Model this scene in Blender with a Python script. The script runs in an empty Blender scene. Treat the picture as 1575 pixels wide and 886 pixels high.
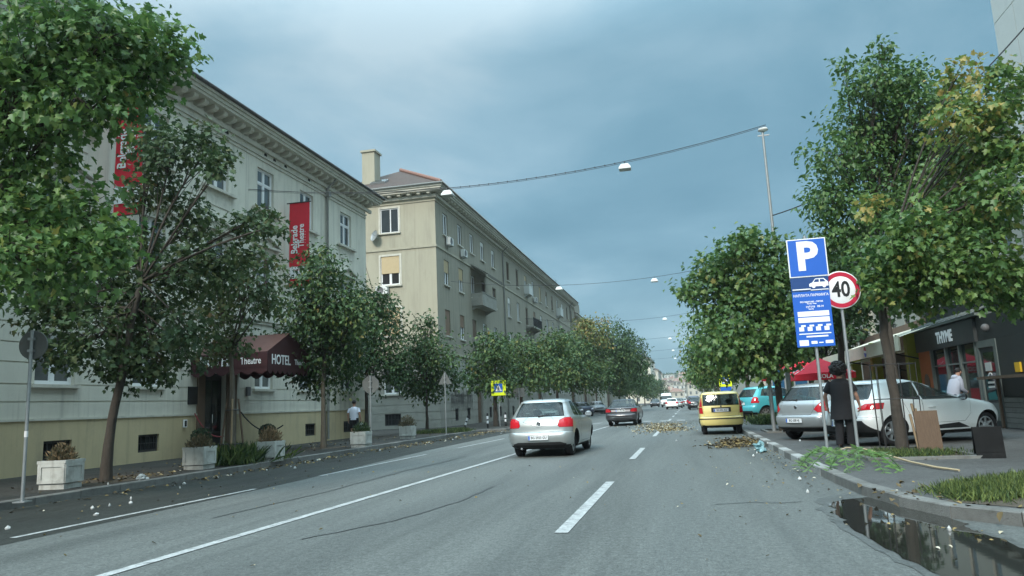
import bpy, bmesh, math, random
import numpy as np
from mathutils import Vector, Matrix, noise as mnoise
R = math.radians
SC = bpy.context.scene
COL = SC.collection
rnd = random.Random(7)
rng = np.random.default_rng(7)

# ------------------------------------------------------------------ camera
CAMZ, F_PX, PITCH, YAW, ROLL = 1.33, 1137.0, R(9.07), R(12.717), R(2.5)
cam = bpy.data.objects.new('camera', bpy.data.cameras.new('camera'))
COL.objects.link(cam)
cam.data.sensor_width = 36.0
cam.data.lens = 36.0 * F_PX / 1575.0
cam.data.clip_start = 0.1
cam.data.clip_end = 6000
_Rv = Vector((math.cos(YAW), math.sin(YAW), 0)); _F0 = Vector((-math.sin(YAW), math.cos(YAW), 0)); _Z = Vector((0, 0, 1))
_F = _F0 * math.cos(PITCH) + _Z * math.sin(PITCH)
_U = -_F0 * math.sin(PITCH) + _Z * math.cos(PITCH)
_r = _Rv * math.cos(ROLL) - _U * math.sin(ROLL); _u = _Rv * math.sin(ROLL) + _U * math.cos(ROLL)
_m = Matrix((_r, _u, -_F)).transposed().to_4x4(); _m.translation = (0, 0, CAMZ)
cam.matrix_world = _m
SC.camera = cam

# ------------------------------------------------------------------ world: storm overcast
SUN_EL, SUN_AZ = R(37), R(190)      # azimuth clockwise from +Y: behind the camera
w = bpy.data.worlds.new('World'); SC.world = w; w.use_nodes = True
nt = w.node_tree; nt.nodes.clear()
def N(t, **kw):
    n = nt.nodes.new(t)
    for k, v in kw.items(): setattr(n, k, v)
    return n
out = N('ShaderNodeOutputWorld'); bg = N('ShaderNodeBackground'); bg.inputs['Strength'].default_value = 0.1
sky = N('ShaderNodeTexSky', sky_type='NISHITA', sun_disc=False, sun_elevation=SUN_EL, sun_rotation=SUN_AZ)
tc = N('ShaderNodeTexCoord'); sep = N('ShaderNodeSeparateXYZ'); nt.links.new(tc.outputs['Generated'], sep.inputs[0])
# cloud deck: project the view direction on a flat layer
addz = N('ShaderNodeMath', operation='ADD'); addz.inputs[1].default_value = 0.22; nt.links.new(sep.outputs['Z'], addz.inputs[0])
mx = N('ShaderNodeMath', operation='MAXIMUM'); mx.inputs[1].default_value = 0.1; nt.links.new(addz.outputs[0], mx.inputs[0])
vd = N('ShaderNodeVectorMath', operation='DIVIDE'); nt.links.new(tc.outputs['Generated'], vd.inputs[0])
cmb = N('ShaderNodeCombineXYZ')
for i in range(3): nt.links.new(mx.outputs[0], cmb.inputs[i])
nt.links.new(cmb.outputs[0], vd.inputs[1])
n1 = N('ShaderNodeTexNoise'); n1.inputs['Scale'].default_value = 1.5; n1.inputs['Detail'].default_value = 7; n1.inputs['Roughness'].default_value = 0.52; n1.inputs['Distortion'].default_value = 0.35
nt.links.new(vd.outputs[0], n1.inputs['Vector'])
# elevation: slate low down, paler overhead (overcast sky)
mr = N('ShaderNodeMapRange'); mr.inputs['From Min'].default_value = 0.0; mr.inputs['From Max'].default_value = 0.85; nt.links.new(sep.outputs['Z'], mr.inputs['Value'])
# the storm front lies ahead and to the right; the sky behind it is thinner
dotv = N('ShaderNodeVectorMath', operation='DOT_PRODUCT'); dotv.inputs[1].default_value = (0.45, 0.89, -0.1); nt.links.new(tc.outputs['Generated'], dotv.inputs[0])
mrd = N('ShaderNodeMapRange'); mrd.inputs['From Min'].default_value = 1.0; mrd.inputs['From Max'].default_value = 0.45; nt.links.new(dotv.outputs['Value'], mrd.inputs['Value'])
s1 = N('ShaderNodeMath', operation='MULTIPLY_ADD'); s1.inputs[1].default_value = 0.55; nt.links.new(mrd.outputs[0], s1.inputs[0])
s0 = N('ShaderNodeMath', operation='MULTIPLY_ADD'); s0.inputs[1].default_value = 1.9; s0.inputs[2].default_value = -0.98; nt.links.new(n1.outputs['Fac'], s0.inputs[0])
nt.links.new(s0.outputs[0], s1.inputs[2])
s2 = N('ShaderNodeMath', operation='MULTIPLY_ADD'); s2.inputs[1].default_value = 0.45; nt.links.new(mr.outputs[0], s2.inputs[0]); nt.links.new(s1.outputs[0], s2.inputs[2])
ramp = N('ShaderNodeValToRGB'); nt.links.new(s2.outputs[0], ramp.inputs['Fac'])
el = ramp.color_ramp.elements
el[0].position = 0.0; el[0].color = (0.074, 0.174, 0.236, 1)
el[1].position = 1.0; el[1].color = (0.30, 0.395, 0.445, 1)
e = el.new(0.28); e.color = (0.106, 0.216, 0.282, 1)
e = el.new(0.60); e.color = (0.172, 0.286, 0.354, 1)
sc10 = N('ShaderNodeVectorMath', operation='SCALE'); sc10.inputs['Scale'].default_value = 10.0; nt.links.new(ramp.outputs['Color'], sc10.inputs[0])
# overcast sky is brighter overhead; pushed further there as added fill for the shade
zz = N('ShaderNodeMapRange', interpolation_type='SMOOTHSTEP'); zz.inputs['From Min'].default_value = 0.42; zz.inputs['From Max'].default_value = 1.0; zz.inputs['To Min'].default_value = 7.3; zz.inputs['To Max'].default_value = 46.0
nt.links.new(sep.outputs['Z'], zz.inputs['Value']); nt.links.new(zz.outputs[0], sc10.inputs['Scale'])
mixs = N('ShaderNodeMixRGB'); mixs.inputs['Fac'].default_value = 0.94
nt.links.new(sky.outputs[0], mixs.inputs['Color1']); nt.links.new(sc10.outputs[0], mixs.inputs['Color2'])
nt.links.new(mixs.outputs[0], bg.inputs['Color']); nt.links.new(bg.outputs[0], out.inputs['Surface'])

sun = bpy.data.objects.new('sun', bpy.data.lights.new('sun', 'SUN')); COL.objects.link(sun)
sun.data.energy = 1.5; sun.data.angle = R(14); sun.data.color = (1.0, 0.955, 0.88)
sd = Vector((math.sin(SUN_AZ) * math.cos(SUN_EL), math.cos(SUN_AZ) * math.cos(SUN_EL), math.sin(SUN_EL)))
sun.rotation_euler = sd.to_track_quat('Z', 'Y').to_euler(); sun.location = sd * 50

SC.view_settings.view_transform = 'Standard'; SC.view_settings.look = 'None'
SC.view_settings.exposure = 1.2; SC.view_settings.gamma = 1.0
SC.render.engine = 'CYCLES'
SC.cycles.max_bounces = 6; SC.cycles.transparent_max_bounces = 8

# ------------------------------------------------------------------ materials
MATS = {}
def mat(name, col, rough=0.8, var=0.12, scale=6.0, bump=0.0, bscale=40.0, metal=0.0, spec=0.5, rand=0.0, stretch=None, trans=0.0, coat=0.0, emit=None, dirt=None, attr=None, world=False, rvar=0.0, streak=None, speck=None):
    """procedural material: two-octave noise tint, optional stretched streaks, bump, per-object random tint"""
    if name in MATS: return MATS[name]
    m = bpy.data.materials.new(name); m.use_nodes = True; MATS[name] = m
    t = m.node_tree; nd = t.nodes; L = t.links; nd.clear()
    o = nd.new('ShaderNodeOutputMaterial'); b = nd.new('ShaderNodeBsdfPrincipled')
    L.new(b.outputs[0], o.inputs['Surface'])
    b.inputs['Roughness'].default_value = rough; b.inputs['Metallic'].default_value = metal
    b.inputs['Specular IOR Level'].default_value = spec
    if coat: b.inputs['Coat Weight'].default_value = coat; b.inputs['Coat Roughness'].default_value = 0.06
    if world:
        g = nd.new('ShaderNodeNewGeometry'); vec = g.outputs['Position']
    else:
        g = nd.new('ShaderNodeTexCoord'); vec = g.outputs['Object']
    if stretch:
        mp = nd.new('ShaderNodeMapping'); mp.inputs['Scale'].default_value = stretch; L.new(vec, mp.inputs['Vector']); svec = mp.outputs[0]
    else: svec = vec
    nz = nd.new('ShaderNodeTexNoise'); nz.inputs['Scale'].default_value = scale; nz.inputs['Detail'].default_value = 6; nz.inputs['Roughness'].default_value = 0.65
    L.new(svec, nz.inputs['Vector'])
    mx = nd.new('ShaderNodeMixRGB'); L.new(nz.outputs['Fac'], mx.inputs['Fac'])
    c = Vector(col)
    mx.inputs['Color1'].default_value = (*(c * (1 - 2 * var)), 1); mx.inputs['Color2'].default_value = (*(c * (1 + 2 * var)), 1)
    colout = mx.outputs[0]
    if dirt:      # (colour, scale, threshold, strength)
        dn = nd.new('ShaderNodeTexNoise'); dn.inputs['Scale'].default_value = dirt[1]; dn.inputs['Detail'].default_value = 8; dn.inputs['Roughness'].default_value = 0.7
        L.new(svec, dn.inputs['Vector'])
        rp = nd.new('ShaderNodeMapRange'); rp.inputs['From Min'].default_value = dirt[2]; rp.inputs['From Max'].default_value = dirt[2] + 0.22; rp.inputs['To Max'].default_value = dirt[3]
        L.new(dn.outputs['Fac'], rp.inputs['Value'])
        m2 = nd.new('ShaderNodeMixRGB'); L.new(rp.outputs[0], m2.inputs['Fac']); L.new(colout, m2.inputs['Color1']); m2.inputs['Color2'].default_value = (*dirt[0], 1)
        colout = m2.outputs[0]
    if streak:      # rain streaks: (colour, strength, threshold)
        mp2 = nd.new('ShaderNodeMapping'); mp2.inputs['Scale'].default_value = (3.2, 3.2, .11); L.new(vec, mp2.inputs['Vector'])
        sn = nd.new('ShaderNodeTexNoise'); sn.inputs['Scale'].default_value = 1.0; sn.inputs['Detail'].default_value = 9; sn.inputs['Roughness'].default_value = 0.72; L.new(mp2.outputs[0], sn.inputs['Vector'])
        rp = nd.new('ShaderNodeMapRange'); rp.inputs['From Min'].default_value = streak[2]; rp.inputs['From Max'].default_value = streak[2] + 0.2; rp.inputs['To Max'].default_value = streak[1]
        L.new(sn.outputs['Fac'], rp.inputs['Value']); m3 = nd.new('ShaderNodeMixRGB'); L.new(rp.outputs[0], m3.inputs['Fac']); L.new(colout, m3.inputs['Color1']); m3.inputs['Color2'].default_value = (*streak[0], 1); colout = m3.outputs[0]
    if speck:       # aggregate grains: (scale, contrast)
        for sc_, ct in ((speck[0], speck[1]), (speck[0] * .35, speck[1] * .6)):
            vn = nd.new('ShaderNodeTexNoise'); vn.inputs['Scale'].default_value = sc_; vn.inputs['Detail'].default_value = 3; L.new(vec, vn.inputs['Vector'])
            rp = nd.new('ShaderNodeMapRange'); rp.inputs['From Min'].default_value = .32; rp.inputs['From Max'].default_value = .68; rp.inputs['To Min'].default_value = 1 - ct; rp.inputs['To Max'].default_value = 1 + ct; L.new(vn.outputs['Fac'], rp.inputs['Value'])
            hv = nd.new('ShaderNodeHueSaturation'); L.new(rp.outputs[0], hv.inputs['Value']); L.new(colout, hv.inputs['Color']); colout = hv.outputs[0]
    if rand:
        oi = nd.new('ShaderNodeObjectInfo'); hs = nd.new('ShaderNodeHueSaturation')
        mr = nd.new('ShaderNodeMapRange'); mr.inputs['To Min'].default_value = 1 - rand; mr.inputs['To Max'].default_value = 1 + rand
        L.new(oi.outputs['Random'], mr.inputs['Value']); L.new(mr.outputs[0], hs.inputs['Value']); L.new(colout, hs.inputs['Color']); colout = hs.outputs[0]
    if attr:      # per-piece natural tint between two colours stored as a float attribute
        at = nd.new('ShaderNodeAttribute'); at.attribute_name = 'tint'
        rp = nd.new('ShaderNodeValToRGB'); L.new(at.outputs['Fac'], rp.inputs['Fac'])
        els = rp.color_ramp.elements
        for i, (p, cc) in enumerate(attr):
            e = els[i] if i < 2 else els.new(p)
            e.position = p; e.color = (*cc, 1)
        colout = rp.outputs[0]
    L.new(colout, b.inputs['Base Color'])
    if bump or rvar:
        bn = nd.new('ShaderNodeTexNoise'); bn.inputs['Scale'].default_value = bscale; bn.inputs['Detail'].default_value = 5
        L.new(vec, bn.inputs['Vector'])
        if bump:
            bp = nd.new('ShaderNodeBump'); bp.inputs['Strength'].default_value = bump; bp.inputs['Distance'].default_value = 0.02
            L.new(bn.outputs['Fac'], bp.inputs['Height']); L.new(bp.outputs[0], b.inputs['Normal'])
        if rvar:
            rr = nd.new('ShaderNodeMapRange'); rr.inputs['From Min'].default_value = .3; rr.inputs['From Max'].default_value = .7
            rr.inputs['To Min'].default_value = max(0.03, rough - rvar); rr.inputs['To Max'].default_value = min(1, rough + rvar)
            L.new(nz.outputs['Fac'], rr.inputs['Value']); L.new(rr.outputs[0], b.inputs['Roughness'])
    if trans:
        tl = nd.new('ShaderNodeBsdfTranslucent'); ms = nd.new('ShaderNodeMixShader'); ms.inputs['Fac'].default_value = trans
        L.new(colout, tl.inputs['Color']); L.new(b.outputs[0], ms.inputs[1]); L.new(tl.outputs[0], ms.inputs[2]); L.new(ms.outputs[0], o.inputs['Surface'])
    if emit:
        b.inputs['Emission Color'].default_value = (*emit[0], 1); b.inputs['Emission Strength'].default_value = emit[1]
    return m

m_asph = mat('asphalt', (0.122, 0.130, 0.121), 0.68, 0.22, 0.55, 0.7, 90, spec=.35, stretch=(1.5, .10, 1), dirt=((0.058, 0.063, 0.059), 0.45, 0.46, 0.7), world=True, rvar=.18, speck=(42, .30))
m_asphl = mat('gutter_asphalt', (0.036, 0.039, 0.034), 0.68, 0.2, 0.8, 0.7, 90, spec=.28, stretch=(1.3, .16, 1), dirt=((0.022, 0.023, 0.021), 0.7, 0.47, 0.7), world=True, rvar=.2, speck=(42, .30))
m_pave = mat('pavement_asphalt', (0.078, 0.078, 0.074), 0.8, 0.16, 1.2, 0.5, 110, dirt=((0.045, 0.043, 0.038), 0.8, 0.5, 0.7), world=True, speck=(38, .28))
m_ground = mat('ground', (0.09, 0.085, 0.07), 0.95, 0.2, 0.4, 0.3, 20, world=True)
m_kerb = mat('kerb_concrete', (0.155, 0.155, 0.143), 0.85, 0.15, 7, 0.4, 60, rand=.18, dirt=((0.07, 0.065, 0.055), 3, 0.5, 0.7))
m_kerbw = mat('kerb_white_paint', (0.34, 0.345, 0.33), 0.75, 0.1, 9, 0.2, 60, dirt=((0.15, 0.15, 0.14), 4, 0.5, 0.75))
m_line = mat('road_paint', (0.40, 0.41, 0.40), 0.7, 0.12, 12, 0.2, 120, dirt=((0.11, 0.115, 0.112), 6, 0.47, 0.92), world=True, speck=(42, .2))
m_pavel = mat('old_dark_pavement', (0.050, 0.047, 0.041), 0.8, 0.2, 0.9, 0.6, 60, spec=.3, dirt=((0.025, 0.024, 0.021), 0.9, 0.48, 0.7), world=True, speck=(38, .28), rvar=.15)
m_soil = mat('soil', (0.075, 0.06, 0.042), 0.95, 0.25, 6, 0.8, 30, dirt=((0.14, 0.115, 0.075), 9, .55, .7))
m_stucco = mat('hotel_stucco', (0.60, 0.58, 0.49), 0.9, 0.07, 1.2, 0.2, 60, stretch=(1, 1, .35), dirt=((0.36, 0.345, 0.285), 1.1, 0.50, 0.55), streak=((0.27, 0.26, 0.225), .6, .50))
m_plinth = mat('ochre_plinth_paint', (0.52, 0.43, 0.26), 0.85, 0.08, 1.5, 0.15, 50, stretch=(1, 1, .5), dirt=((0.33, 0.28, 0.20), 1.6, 0.50, 0.65), streak=((0.24, 0.20, 0.145), .5, .52))
m_trim = mat('pale_stucco_trim', (0.54, 0.52, 0.44), 0.85, 0.08, 3, 0.1, 60, dirt=((0.26, 0.25, 0.215), 2.2, 0.50, 0.65))
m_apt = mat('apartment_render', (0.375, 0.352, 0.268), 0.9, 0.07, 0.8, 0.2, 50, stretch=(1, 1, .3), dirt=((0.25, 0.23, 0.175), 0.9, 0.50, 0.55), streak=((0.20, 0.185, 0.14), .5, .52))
m_apts = mat('apartment_render_shaded', (0.285, 0.265, 0.205), 0.9, 0.08, 0.8, 0.2, 50, stretch=(1, 1, .3), dirt=((0.16, 0.15, 0.12), 0.8, 0.5, 0.6), streak=((0.12, 0.115, 0.09), .55, .50))  # apartment render with the street side's shade in its colour; also grey townhouse walls
m_aptb = mat('grey_rusticated_render', (0.30, 0.295, 0.255), 0.9, 0.09, 1.2, 0.2, 50, dirt=((0.14, 0.135, 0.115), 1.3, 0.52, 0.6))
m_apt3 = mat('far_render', (0.46, 0.44, 0.37), 0.9, 0.08, 0.7, rand=.2)
m_roof = mat('roof_tiles', (0.075, 0.052, 0.042), 0.9, 0.3, 3.0, 0.9, 9, dirt=((0.05, 0.045, 0.04), 1.5, 0.5, 0.6))
m_roofr = mat('red_roof_tiles', (0.22, 0.13, 0.10), 0.9, 0.22, 2.0, 0.4, 9, rand=.25)
m_ridge = mat('terracotta_ridge', (0.22, 0.115, 0.085), 0.85, 0.2, 6)
m_metalroof = mat('dark_sheet_metal', (0.07, 0.065, 0.06), 0.55, 0.15, 4, dirt=((0.13, 0.10, 0.08), 3, .55, .5))
m_gutter = mat('grey_pipe_metal', (0.26, 0.26, 0.24), 0.5, 0.1, 4, metal=.3)
m_glass = mat('window_glass', (0.075, 0.085, 0.085), 0.06, 0.2, 2, spec=0.8, rand=.75)
m_dark = mat('dark_interior', (0.012, 0.012, 0.012), 0.9, 0.1, 3)
m_frame = mat('white_window_paint', (0.70, 0.71, 0.70), 0.5, 0.05, 8)
m_framew = mat('brown_window_wood', (0.13, 0.085, 0.055), 0.6, 0.2, 12)
m_shut = mat('beige_shutter', (0.46, 0.36, 0.21), 0.7, 0.06, 4, rand=.15)
m_shutb = mat('brown_shutter', (0.20, 0.13, 0.085), 0.7, 0.1, 4, rand=.25)
m_shutw = mat('white_shutter', (0.62, 0.62, 0.58), 0.6, 0.06, 4, rand=.15)
m_iron = mat('dark_iron', (0.03, 0.03, 0.03), 0.6, 0.15, 20)
m_galv = mat('galvanised_steel', (0.36, 0.38, 0.38), 0.42, 0.1, 10, metal=.55, dirt=((0.2, 0.2, 0.19), 5, .58, .5))
m_signback = mat('grey_sign_back', (0.13, 0.14, 0.134), 0.75, 0.12, 5, spec=.3)
m_acw = mat('white_plastic', (0.66, 0.67, 0.64), 0.5, 0.05, 6)
m_grill = mat('grey_grille', (0.12, 0.12, 0.12), 0.6, 0.1, 6)
m_red = mat('red_banner', (0.62, 0.022, 0.04), 0.75, 0.05, 4)
m_white = mat('white_print', (0.86, 0.86, 0.86), 0.6, 0.03, 5)
m_black = mat('black_print', (0.012, 0.012, 0.013), 0.5, 0.03, 5)
m_maroon = mat('maroon_canvas', (0.055, 0.016, 0.018), 0.8, 0.12, 5)
m_maroon2 = mat('maroon_canvas_roof', (0.115, 0.055, 0.045), 0.8, 0.12, 5)
m_blue = mat('blue_sign', (0.012, 0.115, 0.52), 0.4, 0.04, 4)
m_dblue = mat('dark_blue_sign', (0.010, 0.055, 0.20), 0.4, 0.05, 4)
m_signred = mat('red_sign', (0.50, 0.012, 0.045), 0.4, 0.04, 4)
m_yel = mat('fluorescent_yellow', (0.72, 0.85, 0.01), 0.5, 0.03, 4)
m_wood = mat('weathered_wood', (0.13, 0.085, 0.055), 0.85, 0.25, 8, 0.3, 30, stretch=(6, 6, .6))
m_woodl = mat('pale_stake_wood', (0.30, 0.215, 0.13), 0.85, 0.2, 8, 0.2, 30, stretch=(6, 6, .6))
m_bark = mat('bark', (0.060, 0.050, 0.040), 0.95, 0.3, 5, 1.0, 14, stretch=(5, 5, .8))
m_barkl = mat('pale_bark', (0.125, 0.108, 0.082), 0.95, 0.25, 5, 0.8, 16, stretch=(5, 5, .8))
m_planter = mat('white_planter_concrete', (0.52, 0.53, 0.49), 0.8, 0.07, 5, 0.15, 60, dirt=((0.22, 0.21, 0.18), 3, .48, .7), streak=((0.20, 0.19, 0.16), .6, .5))
m_tyre = mat('tyre_rubber', (0.018, 0.018, 0.019), 0.85, 0.2, 20)
m_rim = mat('alloy', (0.40, 0.42, 0.43), 0.32, 0.06, 10, metal=.85)
m_board = mat('matt_black_board', (0.014, 0.014, 0.014), 0.95, 0.2, 6, spec=.15, dirt=((.035, .034, .032), 4, .55, .6))
m_trimblk = mat('black_plastic', (0.018, 0.019, 0.02), 0.6, 0.15, 20)
m_seal = mat('panel_gap', (0.008, 0.008, 0.008), 0.9, 0.1, 5)
m_carglass = mat('car_glass', (0.020, 0.030, 0.030), 0.04, 0.1, 3, spec=0.8)
def glassy(m, fac):
    t = m.node_tree; o = next(n for n in t.nodes if n.type == 'OUTPUT_MATERIAL'); b = next(n for n in t.nodes if n.type == 'BSDF_PRINCIPLED')
    tr = t.nodes.new('ShaderNodeBsdfTransparent'); tr.inputs['Color'].default_value = (.72, .80, .77, 1); mx_ = t.nodes.new('ShaderNodeMixShader'); mx_.inputs['Fac'].default_value = fac
    t.links.new(b.outputs[0], mx_.inputs[1]); t.links.new(tr.outputs[0], mx_.inputs[2]); t.links.new(mx_.outputs[0], o.inputs['Surface'])
glassy(m_carglass, .5)
m_seat = mat('dark_seat_cloth', (0.022, 0.022, 0.024), .9, .15, 10)
m_lred = mat('red_lamp_lens', (0.50, 0.012, 0.022), 0.12, 0.15, 14, coat=.6)
m_lclear = mat('clear_lamp_lens', (0.55, 0.50, 0.50), 0.15, 0.15, 14, coat=.5)
m_chrome = mat('chrome', (0.65, 0.66, 0.67), 0.15, 0.03, 5, metal=1)
m_plate = mat('number_plate', (0.72, 0.74, 0.74), 0.45, 0.03, 5)
m_skin = mat('skin', (0.42, 0.235, 0.165), 0.6, 0.06, 12)
m_blackcloth = mat('black_cloth', (0.011, 0.011, 0.013), 0.9, 0.2, 12, 0.3, 40)
m_whitecloth = mat('white_cloth', (0.66, 0.69, 0.78), 0.9, 0.05, 8, 0.3, 25)
m_greycloth = mat('pale_grey_cloth', (0.42, 0.45, 0.53), 0.9, 0.06, 8)
m_hair = mat('dark_hair', (0.014, 0.012, 0.011), 0.7, 0.3, 30, .4, 80)
m_bag = mat('pale_plastic_bag', (0.55, 0.60, 0.60), 0.45, 0.08, 10, trans=.3)
m_shopdark = mat('dark_shopfront_paint', (0.026, 0.032, 0.032), 0.55, 0.12, 3, dirt=((0.05, 0.055, 0.05), 2, .55, .5))
m_shopbeam = mat('grey_green_frame', (0.125, 0.15, 0.14), 0.5, 0.1, 4)
m_shopglass = mat('shop_glass', (0.018, 0.024, 0.024), 0.05, 0.2, 2, spec=0.7)
m_orange = mat('orange_wall', (0.40, 0.115, 0.035), 0.8, 0.1, 3)
m_olive = mat('olive_yellow_paint', (0.27, 0.28, 0.03), 0.6, 0.1, 3)
m_cream = mat('cream_canvas', (0.74, 0.70, 0.56), 0.8, 0.07, 3, trans=.2)
m_redcan = mat('red_parasol_canvas', (0.66, 0.02, 0.045), 0.8, 0.08, 3, trans=.2)
m_panel = mat('pale_concrete_panel', (0.56, 0.58, 0.55), 0.85, 0.05, 1.5, dirt=((0.36, 0.38, 0.37), 1.5, .55, .5))
m_paper = mat('white_paper', (0.50, 0.51, 0.49), 0.7, 0.08, 9)
m_water = mat('puddle_water', (0.022, 0.022, 0.018), 0.03, 0.2, 1.0, 0.012, 7, spec=0.6, world=True)
m_wire = mat('black_cable', (0.02, 0.022, 0.025), 0.6, 0.1, 5)
m_hill = mat('wooded_hill', (0.06, 0.08, 0.055), 0.95, 0.3, 0.05, world=True)

# ------------------------------------------------------------------ object helpers
def setp(o, label=None, cat=None, group=None, kind=None):
    if label: o['label'] = label
    if cat: o['category'] = cat
    if group: o['group'] = group
    if kind: o['kind'] = kind
    return o
def thing(name, label, cat, loc=(0, 0, 0), rz=0.0, group=None):
    o = bpy.data.objects.new(name, None); COL.objects.link(o)
    o.empty_display_size = .2; o.location = loc; o.rotation_euler = (0, 0, rz)
    return setp(o, label, cat, group)
def link(name, me, parent=None, loc=None, rot=None, kind=None, label=None):
    o = bpy.data.objects.new(name, me); COL.objects.link(o)
    if parent: o.parent = parent
    if loc is not None: o.location = loc
    if rot is not None: o.rotation_euler = rot
    if kind: o['kind'] = kind
    if label: o['label'] = label
    return o
def copy_tree(o, parent=None):
    c = o.copy(); COL.objects.link(c)
    if parent: c.parent = parent
    for ch in list(o.children): copy_tree(ch, c)
    return c

class MB:
    """collects polygons; build() makes one mesh"""
    def __init__(s): s.v = []; s.f = []; s.mi = []; s.sm = []
    def add(s, vs, fs, mi=0, smooth=False):
        b = len(s.v); s.v += [tuple(p) for p in vs]
        for f in fs: s.f.append([b + i for i in f]); s.mi.append(mi); s.sm.append(smooth)
        return s
    def box(s, x0, x1, y0, y1, z0, z1, mi=0, bev=0):
        if x0 > x1: x0, x1 = x1, x0
        if y0 > y1: y0, y1 = y1, y0
        vs = [(x0, y0, z0), (x1, y0, z0), (x1, y1, z0), (x0, y1, z0), (x0, y0, z1), (x1, y0, z1), (x1, y1, z1), (x0, y1, z1)]
        return s.add(vs, [(3, 2, 1, 0), (4, 5, 6, 7), (0, 1, 5, 4), (1, 2, 6, 5), (2, 3, 7, 6), (3, 0, 4, 7)], mi)
    def mbox(s, M, dx, dy, dz, mi=0):
        vs = [M @ Vector((sx * dx / 2, sy * dy / 2, sz * dz / 2)) for sz in (-1, 1) for sx, sy in ((-1, -1), (1, -1), (1, 1), (-1, 1))]
        return s.add(vs, [(3, 2, 1, 0), (4, 5, 6, 7), (0, 1, 5, 4), (1, 2, 6, 5), (2, 3, 7, 6), (3, 0, 4, 7)], mi)
    def prism(s, poly, axis, a, b, mi=0, smooth=False):
        """extrude 2-D polygon along axis between a and b"""
        def P(p, t): return {'x': (t, p[0], p[1]), 'y': (p[0], t, p[1]), 'z': (p[0], p[1], t)}[axis]
        n = len(poly); vs = [P(p, a) for p in poly] + [P(p, b) for p in poly]
        area = sum(poly[i][0] * poly[(i + 1) % n][1] - poly[(i + 1) % n][0] * poly[i][1] for i in range(n))
        fs = [list(range(n))[::-1], [n + i for i in range(n)]] + [(i, (i + 1) % n, n + (i + 1) % n, n + i) for i in range(n)]
        flip = (area < 0) != (axis == 'y') != (b < a)
        if flip: fs = [list(f)[::-1] for f in fs]
        base = len(s.f); s.add(vs, fs, mi)
        if smooth:
            for i in range(base + 2, len(s.f)): s.sm[i] = True
        return s
    def tube(s, pts, rad, n=8, mi=0, cap=True, smooth=True):
        pts = [Vector(p) for p in pts]
        if not isinstance(rad, (list, tuple)): rad = [rad] * len(pts)
        vs = []; prev = None
        for i, p in enumerate(pts):
            d = (pts[min(i + 1, len(pts) - 1)] - pts[max(i - 1, 0)])
            if d.length < 1e-9: d = Vector((0, 0, 1))
            d.normalize()
            if prev is None:
                a = d.orthogonal().normalized()
            else:
                a = prev - d * prev.dot(d)
                a = a.normalized() if a.length > 1e-6 else d.orthogonal().normalized()
            prev = a; b = d.cross(a)
            for k in range(n):
                t = 2 * math.pi * k / n; vs.append(p + (a * math.cos(t) + b * math.sin(t)) * rad[i])
        fs = [(i * n + k, i * n + (k + 1) % n, (i + 1) * n + (k + 1) % n, (i + 1) * n + k) for i in range(len(pts) - 1) for k in range(n)]
        s.add(vs, fs, mi, smooth)
        if cap: s.add([vs[k] for k in range(n)], [list(range(n))[::-1]], mi); s.add(vs[-n:], [list(range(n))], mi)
        return s
    def cyl(s, x, y, z0, z1, r, r2=None, n=16, mi=0): return s.tube([(x, y, z0), (x, y, z1)], [r, r if r2 is None else r2], n, mi)
    def lathe(s, prof, n=24, mi=0, M=None, smooth=True):
        """prof: (radius, height) around z"""
        vs = []
        for r, z in prof:
            for k in range(n):
                t = 2 * math.pi * k / n; p = Vector((r * math.cos(t), r * math.sin(t), z)); vs.append(M @ p if M else p)
        fs = [(i * n + k, i * n + (k + 1) % n, (i + 1) * n + (k + 1) % n, (i + 1) * n + k) for i in range(len(prof) - 1) for k in range(n)]
        return s.add(vs, fs, mi, smooth)
    def rings(s, rings, mi=0, cap=True, smooth=True):
        """loft of equal-length closed rings"""
        n = len(rings[0]); vs = [p for r in rings for p in r]
        s.add(vs, [(i * n + k, i * n + (k + 1) % n, (i + 1) * n + (k + 1) % n, (i + 1) * n + k) for i in range(len(rings) - 1) for k in range(n)], mi, smooth)
        if cap: s.add(rings[0], [list(range(n))[::-1]], mi, smooth); s.add(rings[-1], [list(range(n))], mi, smooth)
        return s
    def ball(s, c, rx, ry=None, rz=None, n=12, m=8, mi=0, jit=0, seed=0):
        ry = rx if ry is None else ry; rz = rx if rz is None else rz; q = random.Random(seed)
        rr = []
        for i in range(m + 1):
            t = math.pi * i / m
            rr.append([(c[0] + rx * (1 + q.uniform(-jit, jit)) * max(math.sin(t), .02) * math.cos(2 * math.pi * k / n), c[1] + ry * (1 + q.uniform(-jit, jit)) * max(math.sin(t), .02) * math.sin(2 * math.pi * k / n), c[2] - rz * math.cos(t)) for k in range(n)])
        return s.rings(rr, mi)
    def mesh(s, name, mats):
        me = bpy.data.meshes.new(name); me.from_pydata(s.v, [], s.f)
        for m in (mats if isinstance(mats, (list, tuple)) else [mats]): me.materials.append(m)
        me.polygons.foreach_set('material_index', s.mi); me.polygons.foreach_set('use_smooth', s.sm); me.update()
        return me
    def build(s, name, mats, parent=None, loc=None, rot=None, kind=None, label=None):
        return link(name, s.mesh(name, mats), parent, loc, rot, kind, label)

def tag(o, label, cat, group=None): return setp(o, label, cat, group)

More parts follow.
